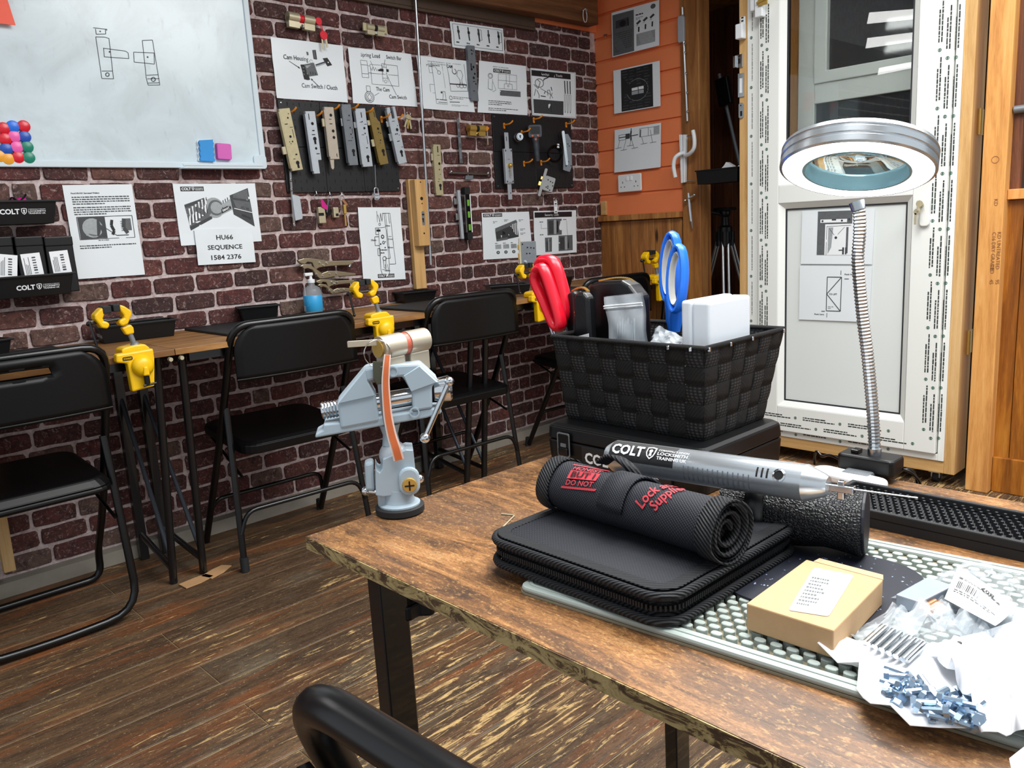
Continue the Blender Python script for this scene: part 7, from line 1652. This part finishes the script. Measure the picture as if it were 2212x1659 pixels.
b = MB(); b.prism([(y*.97, z*.97) for y, z in circle(.0325, 26, 0, 0, .0325)], 0, .004, M=Matrix(((0, 0, 1, L-.001), (1, 0, 0, 0), (0, 1, 0, .001), (0, 0, 0, 1)))); b.build('end_cap', K['leather_navy'] if 'leather_navy' in K else K.setdefault('leather_navy', plain('leather_navy', '#10141f', .5, bump=.05)), g, bevel=.0015)
vs_ = [(s_, ry*math.sin(2*PI*k/N), rz*math.cos(2*PI*k/N)) for s_, ry, rz in ((L*.20, .0240, .0300), (L*.33, .0255, .0300)) for k in range(N)]
o = MB().add(vs_, [(k, (k+1) % N, N+(k+1) % N, N+k) for k in range(N)]).build('band', K['leather_soft'], g, smooth=50); so = o.modifiers.new('s', 'SOLIDIFY'); so.thickness = .002
MB().tube([(L*.33, .0262*math.sin(2*PI*k/N), .0308*math.cos(2*PI*k/N)) for k in range(N)], .0012, 6, closed=True).build('seam', K['leather_soft'], g, smooth=60)
# silver electric pick tool with its label
a, b_ = on_z(1326, 984, MT+.078), on_z(1742, 1043, MT+.082)
M, L = cylinder_frame(a, b_); r_ = .0180
g = thing('electric_pick', 'silver tube-shaped electric pick with a black label, lying on the leather pouch', 'tool', M)
XM = Matrix(((0, 0, 1, 0), (0, 1, 0, 0), (-1, 0, 0, 0), (0, 0, 0, 1)))
K['silver'] = plain('silver_paint', '#c3cacf', .24, .75, var=.03)
b = MB(XM); b.lathe([(0, -.006), (.012, -.006), (r_, .004), (r_, L), (0, L)], 30).build('tube', K['silver'], g, smooth=40)
MB(XM).lathe([(r_+.0004, L), (r_*.62, L+.018), (r_*.5, L+.021), (0, L+.021)], 30).build('nose', K['silver'], g, smooth=40)
def gp(s_, an, k=1.012): return (s_, r_*k*math.sin(an), r_*k*math.cos(an))
b = MB(); n = 12; a0, a1 = -.02, -1.5; b.add([gp(s_, a0+(a1-a0)*i/n) for s_ in (L*.02, L*.385) for i in range(n+1)], [(i, i+1, n+2+i, n+1+i) for i in range(n)][::1]); lab = b.build('label', K['ink'], g, smooth=60)
b = MB()
def gt(x, y): return gp(x, -1.32+y/r_, 1.075)
colt(b, L*.035, .0045, .0108, map_=gt, z=0); b.build('label_print', K['white_ink'], lab)
b = MB()
for k in range(14): s_ = L*.44+k*.0055; b.add([gp(s_+d_, -1.25+(-.9)*i/5, 1.006) for d_ in (0, .0012) for i in range(6)], [(i, i+1, 7+i, 6+i) for i in range(5)])
b.build('grip_grooves', K['dark_zinc'], g)
b = MB()
for k in range(3): s_ = L*.80+k*.0052; b.add([gp(s_+d_, -.75-.55*i/4, 1.01) for d_ in (0, .0018) for i in range(5)], [(i, i+1, 6+i, 5+i) for i in range(4)])
c_ = gp(L*.905, -1.05, 1.01); ex, ey = V((1, 0, 0)), V((0, math.cos(-1.05), -math.sin(-1.05)))
b.add([tuple(V(c_)+ex*x+ey*y) for x, y in circle(.0048, 14)], [tuple(range(14))]); b.build('openings', K['hole'], g)
e_ = MB(); nrm = V((0, math.sin(-1.05), math.cos(-1.05))); O = [V(c_)+ex*x+ey*y for x, y in circle(.0065, 14)]; I_ = [V(c_)+ex*x+ey*y+nrm*.0006 for x, y in circle(.0048, 14)]
e_.add(O+I_, [(i, (i+1) % 14, 14+(i+1) % 14, 14+i) for i in range(14)]).build('switch_rim', K['chrome'], g)
MB().box(L+.019, L+.045, -.004, .004, -.004, .003).box(L+.030, L+.036, -.003, .003, -.011, .007).build('tip_holder', K['chrome'], g, bevel=.0008)
MB().tube([(L+.04, 0, 0), (L+.10, -.004, .002)], [.0009, .0006], 6).build('needle', K['steel'], g)

# navy disc, brown box
t = NT('navy_disc'); t.p(Base_Color=t.mix(t.ramp(t.noise(t.coord((1, 1, 1), rand=False), 190, 2, .5), [(.68, 0), (.72, 1)]), '#0b1020', '#8fa0c0'), Roughness=.55); K['navy_disc'] = t.m
q = dk(1752, 1246, .010); tag(MB().prism(rrect(.155, .16, .05, 8), 0, .0018).build('navy_pad', K['navy_disc'], None, T(q.x, q.y-.01, MT+.0002)), 'thin speckled navy pad with rounded corners under the brown box', 'pad')
t = NT('kraft'); v = t.coord((1, 1, 1), rand=False); t.p(Base_Color=t.mix(t.noise(v, 40, 5, .7), '#ac8a62', '#c09d75'), Roughness=.75); t.bump(t.noise(v, 300, 3), .1, .001); K['kraft'] = t.m
kz = MT+.0022; KH = .0235
B4 = [on_z(px, py, kz+KH) for px, py in ((1612, 1303), (1801, 1362), (1908, 1252), (1742, 1208))]
g = thing('cardboard_box', 'flat brown cardboard box with a white address label on the grey mat', 'box', T(B4[0].x, B4[0].y, kz))
loc = [(p.x-B4[0].x, p.y-B4[0].y) for p in B4]
ar = sum(loc[i-1][0]*loc[i][1]-loc[i][0]*loc[i-1][1] for i in range(4))
MB().prism(loc if ar > 0 else loc[::-1], 0, KH).build('carton', K['kraft'], g, bevel=.0012)
LB = [on_z(px, py, kz+KH+.0004) for px, py in ((1703, 1318), (1790, 1332), (1845, 1243), (1758, 1226))]
lo_ = [V((p.x-B4[0].x, p.y-B4[0].y, KH+.0003)) for p in LB]
def lbm(u, v, z=0): p = lo_[0]*(1-u)*(1-v)+lo_[1]*u*(1-v)+lo_[2]*u*v+lo_[3]*(1-u)*v; return (p.x, p.y, p.z+z)
rc = rrect(1, 1, .06, 4, .5, .5); l = MB().add([lbm(u, v) for u, v in rc]+[lbm(u, v, .0004) for u, v in rc], [tuple(range(20, 40))]+[(i, (i+1) % 20, 20+(i+1) % 20, 20+i) for i in range(20)]).build('label', K['card_white'], g)
b = MB(); qr = random.Random(4)
for k in range(9):
    v = .14+k*.075; u = .10
    while u < (.52 if k % 3 else .42):
        w_ = qr.uniform(.03, .07); b.add([lbm(u, v, .0007), lbm(u+w_, v, .0007), lbm(u+w_, v+.032, .0007), lbm(u, v+.032, .0007)], [(0, 1, 2, 3)]); u += w_+.015
b.build('label_print', K['ink_mid'], l)
fp = [on_z(px, py, kz+KH) for px, py in ((1742, 1208), (1908, 1252))]; n_ = V((.018, .006, -.004)); F_ = [fp[0]+(fp[1]-fp[0])*.10, fp[1], fp[1]+n_+(fp[0]-fp[1])*.02, fp[0]+(fp[1]-fp[0])*.14+n_]
o = MB().add([(p.x-B4[0].x, p.y-B4[0].y, p.z-kz) for p in F_], [(0, 1, 2, 3)]).build('flap', K['kraft_in'] if 'kraft_in' in K else K.setdefault('kraft_in', plain('kraft_in', '#b49a78', .85, var=.25, scale=120)), g); so = o.modifiers.new('s', 'SOLIDIFY'); so.thickness = .0012
# hex key
a, b_, c_ = dk(1083, 1110, .0012), dk(1112, 1113, .0012), dk(1086, 1139, .0012)
tag(MB(Matrix.Translation(-b_)).tube(fillet([a, b_, c_], .003, 3), .0010, 6).build('hex_key', K['nickel'], None, Matrix.Translation(b_), smooth=60), 'tiny bent hex key lying on the bare desk by the zip case', 'hex key')

# ------------------------------------------------------------------ ring lamp
LX = 1.035
bq = on_x(1880, 998, LX)
g = thing('magnifier_lamp', 'ring-lit magnifier lamp on a ribbed chrome gooseneck clamped to the desk', 'lamp', T(LX, bq.y, 0))
z0_ = bq.z-.012
MB().prism(rrect(.040, .074, .008, 5), z0_, z0_+.023).build('switch_box', K['black_plastic'], g, bevel=.004, seg=3)
MB().box(-.010, .004, .012, .022, z0_+.023, z0_+.028, M=RX(0)).build('rocker_switch', K['black_gloss'], g, bevel=.001)
MB().box(-.016, .030, -.02, .022, DZ+.0005, z0_+.001).box(.012, .030, -.02, .022, DZ-.05, DZ+.006).box(-.02, .03, -.02, .022, DZ-.056, DZ-.048).build('clamp', K['black_plastic'], g, bevel=.003)
MB().box(-.040, -.012, -.014, .022, DZ+.0005, DZ+.014).build('clamp_pad', plain('pad_grey', '#62676b', .8, var=.3, scale=500), g, bevel=.003)
nk = [(1889, 978), (1888, 940), (1885, 890), (1880, 830), (1873, 760), (1864, 690), (1857, 620), (1853, 560), (1857, 505), (1856, 460), (1850, 436)]
P = bez([on_x(px, py, LX-.0-.0*i) for i, (px, py) in enumerate(nk)], 4); P = [p-V((LX, bq.y, 0)) for p in P]
tot = [0]
for a, b_ in zip(P[:-1], P[1:]): tot.append(tot[-1]+(b_-a).length)
def at_len(s_):
    for i in range(len(P)-1):
        if tot[i+1] >= s_: return P[i].lerp(P[i+1], (s_-tot[i])/max(1e-6, tot[i+1]-tot[i]))
    return P[-1]
nr = int(tot[-1]/.0022); Q = [at_len(tot[-1]*k/nr) for k in range(nr+1)]
MB().tube(Q, [.0080 if k % 2 else .0066 for k in range(nr+1)], 12).build('gooseneck', K['steel'], g, smooth=25)
MB().tube([Q[0]-V((0, 0, .004)), Q[0]+V((0, 0, .006))], .0085, 14).tube([Q[-1]-(Q[-1]-Q[-6]), Q[-1]], [.0085, .0095], 14).build('neck_collar', K['steel'], g, smooth=40)
hc = on_x(1849, 371, LX-.03); hd = V((hc.x, hc.y, 0)).normalized(); tl_ = R(20)
Zd = (V((0, 0, 1))*math.cos(tl_)+hd*math.sin(tl_)).normalized(); Xd = V((hd.y, -hd.x, 0)); Xd = (Xd*math.cos(R(5))-Zd*math.sin(R(5))).normalized(); Yd = Zd.cross(Xd); Zd = Xd.cross(Yd)
HM = g.matrix_world.inverted() @ frame(hc, Xd, Yd, Zd)
RO, RI = .0890, .0610
MB(HM).lathe([(RO-.003, .0), (RO, .002), (RO, .009), (RO-.0012, .010), (RO-.0012, .012), (RO, .013), (RO, .019), (RO-.0012, .020), (RO-.0012, .022), (RO, .023), (RO-.002, .028), (RI+.001, .030), (RI+.001, .026), (RO-.006, .024), (RO-.006, .002), (RO-.003, .0)], 64, caps=False).build('housing', K['silver'], g, smooth=40)
for o_ in (): pass
t = NT('lamp_face'); t.p(Base_Color=(1, 1, 1, 1), Emission_Color=(.93, .95, 1, 1), Emission_Strength=8.5); K['lamp_face'] = t.m
MB(HM).ring(circle(RO-.003, 64), circle(RI+.001, 64), .0005, .003).build('light_ring', K['lamp_face'], g, smooth=40)
MB(HM).lathe([(RI+.001, -.001), (RI+.001, .028), (RI-.003, .028), (RI-.004, .010), (RI-.002, -.001), (RI+.001, -.001)], 64, caps=False).build('lens_rim', K['lens_rim'] if 'lens_rim' in K else K.setdefault('lens_rim', plain('lens_rim', '#8fb6c2', .2, .3)), g, smooth=40)
t = NT('lens_glass'); t.p(Base_Color=(.86, .95, .94, 1), Roughness=0., Transmission_Weight=1., IOR=1.45); K['lens_glass'] = t.m
MB(HM).lathe([(0, .0105), (.02, .0115), (.04, .0135), (RI-.0045, .0165), (RI-.0045, .0185), (.04, .0215), (.02, .0235), (0, .0245)], 48).build('lens', K['lens_glass'], g, smooth=60)
# cables behind the lamp base, white bar under it
g = thing('lamp_cable', 'black lamp cable looping behind the switch box at the desk edge', 'cable', T(LX, bq.y, 0))
MB().tube(bez([(-.01, .037, z0_+.012), (.0, .055, z0_+.012), (.02, .075, z0_+.002), (.03, .09, DZ+.01), (.05, .10, DZ-.05), (.06, .1, DZ-.3)], 6), .0018, 7).build('cable', K['black_gloss'], g, smooth=60)
MB().tube(bez([(.012, -.037, z0_+.006), (.02, -.048, z0_-.002), (.032, -.054, DZ-.02), (.04, -.055, DZ-.12)], 6), .0018, 7).tube(bez([(.014, -.035, z0_+.004), (.03, -.042, z0_), (.042, -.045, DZ-.02), (.046, -.045, DZ-.12)], 6), .0018, 7).build('cable', K['black_gloss'], g, smooth=60)
a, b_ = dk(1795, 1016, .012), dk(1905, 1042, .012)
M, L = cylinder_frame(a, b_)
tag(MB().prism(rrect(L+.03, .034, .016, 6, L/2-.01, 0), -.0115, .001).build('white_bar', K['white_plastic'], None, M, bevel=.004, seg=3), 'white rounded plastic bar lying by the black lamp switch box', 'bar')

# ------------------------------------------------------------------ bags and bolts at the right
def crumple(pts, z0, amp, seed, nu=16, nv=12, edge=.0):
    q = random.Random(seed); ph = [q.uniform(0, 6) for _ in range(8)]
    c4 = [on_z(px, py, z0) for px, py in pts]
    def f(u, v):
        p = c4[0]*(1-u)*(1-v)+c4[1]*u*(1-v)+c4[2]*u*v+c4[3]*(1-u)*v
        e = math.sin(PI*u)*math.sin(PI*v)
        h = amp*(e*1.0+.35*math.sin(u*13+ph[0]+2*math.sin(v*5+ph[1]))*math.sin(v*9+ph[2])+.25*math.sin((u+v)*21+ph[3])+.15*math.sin((u-v)*33+ph[4]))
        return V((p.x+.002*math.sin(v*17+ph[5]), p.y+.002*math.sin(u*19+ph[6]), z0+max(.0006, h)))
    return f
# clear bag with the barcode label and a grey box in it
f1 = crumple([(1922, 1290), (2225, 1400), (2260, 1260), (2090, 1212)], MT+.002, .012, 2)
g = thing('plastic_bag', 'clear plastic bag with a white barcode label, farthest of the bags on the mat', 'bag', T(0, 0, 0), 'clear bags on the grey mat')
MB().grid(f1, 22, 14).build('film', K['clear'], g, smooth=35)
B_ = [on_z(px, py, MT+.016) for px, py in ((1935, 1281), (1988, 1298), (2060, 1262), (2004, 1243))]
b = MB().prism([(p.x, p.y) for p in B_] if sum(B_[i-1].x*B_[i].y-B_[i].x*B_[i-1].y for i in range(4)) > 0 else [(p.x, p.y) for p in B_][::-1], MT+.003, MT+.015); b.build('box_inside', plain('box_grey', '#8d98a6', .3), g, bevel=.001)
L4 = [on_z(px, py, MT+.018) for px, py in ((2040, 1293), (2150, 1352), (2195, 1306), (2070, 1222))]
def lm2(u, v, z=0): p = L4[0]*(1-u)*(1-v)+L4[1]*u*(1-v)+L4[2]*u*v+L4[3]*(1-u)*v; return (p.x, p.y, p.z+z+.003*math.sin(u*4)*math.sin(v*3))
l = MB().grid(lambda u, v: lm2(u, v), 6, 6).build('label', K['card_white'], g)
b = MB(); qr = random.Random(9); ll = lambda x, y: lm2(x, y, .0005)
b.text('B07', .60, .80, .10, .22, 'C', PI, bold=.02, map_=ll)
for k in range(14): u = .12+k*.03; w_ = qr.choice([.008, .016]); b.add([ll(u, .38), ll(u+w_, .38), ll(u+w_, .58), ll(u, .58)], [(0, 1, 2, 3)])
for k in range(4):
    u = .1
    while u < .8: w_ = qr.uniform(.03, .08); v = .66-.0+k*.03 if k < 2 else .16+k*.05; b.add([ll(u, v), ll(u+w_, v), ll(u+w_, v+.018), ll(u, v+.018)], [(0, 1, 2, 3)]); u += w_+.02
b.build('label_print', K['ink'], l)
# clear bag of pins
f2 = crumple([(1822, 1378), (1990, 1445), (2175, 1345), (1975, 1290)], MT+.002, .015, 5)
g = thing('plastic_bag', 'clear crumpled bag of grey steel pins beside the brown box', 'bag', T(0, 0, 0), 'clear bags on the grey mat')
MB().grid(f2, 24, 16).build('film', K['clear'], g, smooth=30)
b = MB()
for k in range(13):
    a = on_z(1868+k*7.5, 1388+k*3.4, MT+.009+.004*(k % 2)); c_ = on_z(1908+k*7.5, 1352+k*3.2, MT+.009+.004*(k % 2)); b.tube([a, c_], .0021, 7)
b.build('pins', K['steel'], g, kind='stuff', smooth=60)
b = MB()
for k in range(3): a = on_z(1985+k*9, 1318+k*3, MT+.010); c_ = on_z(2020+k*9, 1300+k*4, MT+.011); b.tube([a, c_], .003, 7)
b.build('copper_pins', plain('copper', '#9a6a4a', .35, .7), g, kind='stuff', smooth=60)
MB().grid(lambda u, v: f2(.05+.5*u, .1+.75*v)-V((0, 0, .002)), 8, 8).build('inner_film', K['haze'], g, smooth=40)
f3 = crumple([(1990, 1352), (2120, 1402), (2230, 1330), (2090, 1290)], MT+.002, .018, 8)
g = thing('plastic_bag', 'clear crumpled bag between the barcode label and the white paper bag', 'bag', T(0, 0, 0), 'clear bags on the grey mat')
MB().grid(f3, 22, 16).build('film', K['clear'], g, smooth=25)
MB().grid(lambda u, v: f3(.1+.8*u, .1+.8*v)-V((0, 0, .003)), 12, 10).build('inner_film', K['haze'], g, smooth=30)
f4 = crumple([(2110, 1400), (2260, 1450), (2300, 1340), (2190, 1310)], MT+.002, .012, 12)
g = thing('plastic_bag', 'flat grey-white bag at the picture edge above the white paper bag', 'bag', T(0, 0, 0), 'clear bags on the grey mat')
MB().grid(f4, 14, 10).build('film', K['haze'], g, smooth=35)
# white paper bag with bolts spilling out
t = NT('bag_white'); t.p(Base_Color=C('#eef0f4'), Roughness=.55); K['bag_white'] = t.m
g = thing('paper_bag', 'torn white bag lying open with small bolts spilling from it', 'bag', T(0, 0, 0))
ct = [on_z(px, py, MT) for px, py in ((1765, 1422), (1800, 1384), (1905, 1415), (2015, 1400), (2225, 1350), (2225, 1585), (2090, 1592), (1965, 1578), (1880, 1535), (1850, 1500), (1855, 1460))]
cc = V((sum(p.x for p in ct)/11, sum(p.y for p in ct)/11, MT))
b = MB(); n = 11; rings = 6; vs_ = [(cc.x, cc.y, MT+.0035)]; qb = random.Random(3)
for k in range(1, rings+1):
    for i in range(n*2):
        p = ct[i//2] if i % 2 == 0 else (ct[i//2]+ct[(i//2+1) % n])/2; s_ = k/rings; h = .0012+.003*(1-s_)+(.007*s_**3*(1+.6*math.sin(i*1.7)) if k >= rings-1 else 0)*(.35 if k == rings and i % 5 else 1)+qb.uniform(0, .0016)
        if i//2 in (0, 1): h += .003*s_*s_
        q = cc+(p-cc)*s_; vs_.append((q.x, q.y, MT+h))
m_ = n*2; fs = [(0, 1+i, 1+(i+1) % m_) for i in range(m_)]
for k in range(rings-1): fs += [(1+k*m_+i, 1+(k+1)*m_+i, 1+(k+1)*m_+(i+1) % m_, 1+k*m_+(i+1) % m_) for i in range(m_)]
o = b.add(vs_, fs).build('lower_sheet', K['bag_white'], g, smooth=40); so = o.modifiers.new('s', 'SOLIDIFY'); so.thickness = .0007
f5 = crumple([(2110, 1578), (2300, 1600), (2300, 1380), (2000, 1412)], MT+.006, .022, 21)
def f5b(u, v): p = f5(u, v); return V((p.x, p.y, p.z+.010*(1-u)*math.sin(PI*v)))
o = MB().grid(f5b, 16, 16).build('upper_sheet', K['bag_white'], g, smooth=60); so = o.modifiers.new('s', 'SOLIDIFY'); so.thickness = .0007
c4 = on_z(2072, 1398, MT+.016); MB().prism(circle(.0018, 8, c4.x, c4.y), c4.z, c4.z+.004).build('dark_speck', K['ink'], g)
K['bolt'] = plain('bolt_zinc', '#9fb4c8', .25, .9, var=.12, scale=200)
hm = [(math.cos(k*PI/3)*.0042, math.sin(k*PI/3)*.0042) for k in range(6)]
bm_ = MB().prism(hm, 0, .0036).lathe([(0, .0036), (.0024, .0036), (.0024, .0155), (.0, .0158)], 8)
qb = random.Random(17); f0 = None; nb_ = 0
while nb_ < 46:
    u, v = qb.random(), qb.random(); px, py = 1925+200*u, 1440+55*u*1.35+70*v
    if py > 1568 or px+py*.2 > 2425: continue
    p = on_z(px, py, MT+.0085+.010*math.exp(-((u-.5)**2+(v-.5)**2)*5)*qb.random())
    M = Matrix.Translation(p) @ RZ(qb.uniform(0, 6.28)) @ RY(R(qb.uniform(65, 115))) @ RZ(qb.uniform(0, 1)) @ T(0, 0, -.006)
    if f0 is None: o = f0 = bm_.build('hex_bolt', K['bolt'], None, M, smooth=35); tag(o, 'small zinc hex bolt in the heap on the torn white bag', 'bolt', 'bolts spilling from the white bag')
    else: o = f0.copy(); COL.objects.link(o); o.matrix_world = M
    nb_ += 1
q = [on_z(px, py, DZ+.0085) for px, py in ((2180, 1640), (2230, 1600), (2260, 1680), (2190, 1690))]
o = MB().add([tuple(p) for p in q], [(0, 1, 2, 3)]).build('paper_scrap', K['bag_white'], None); so = o.modifiers.new('s', 'SOLIDIFY'); so.thickness = .0006
tag(o, 'corner of white paper at the bottom right edge of the desk mat', 'paper')
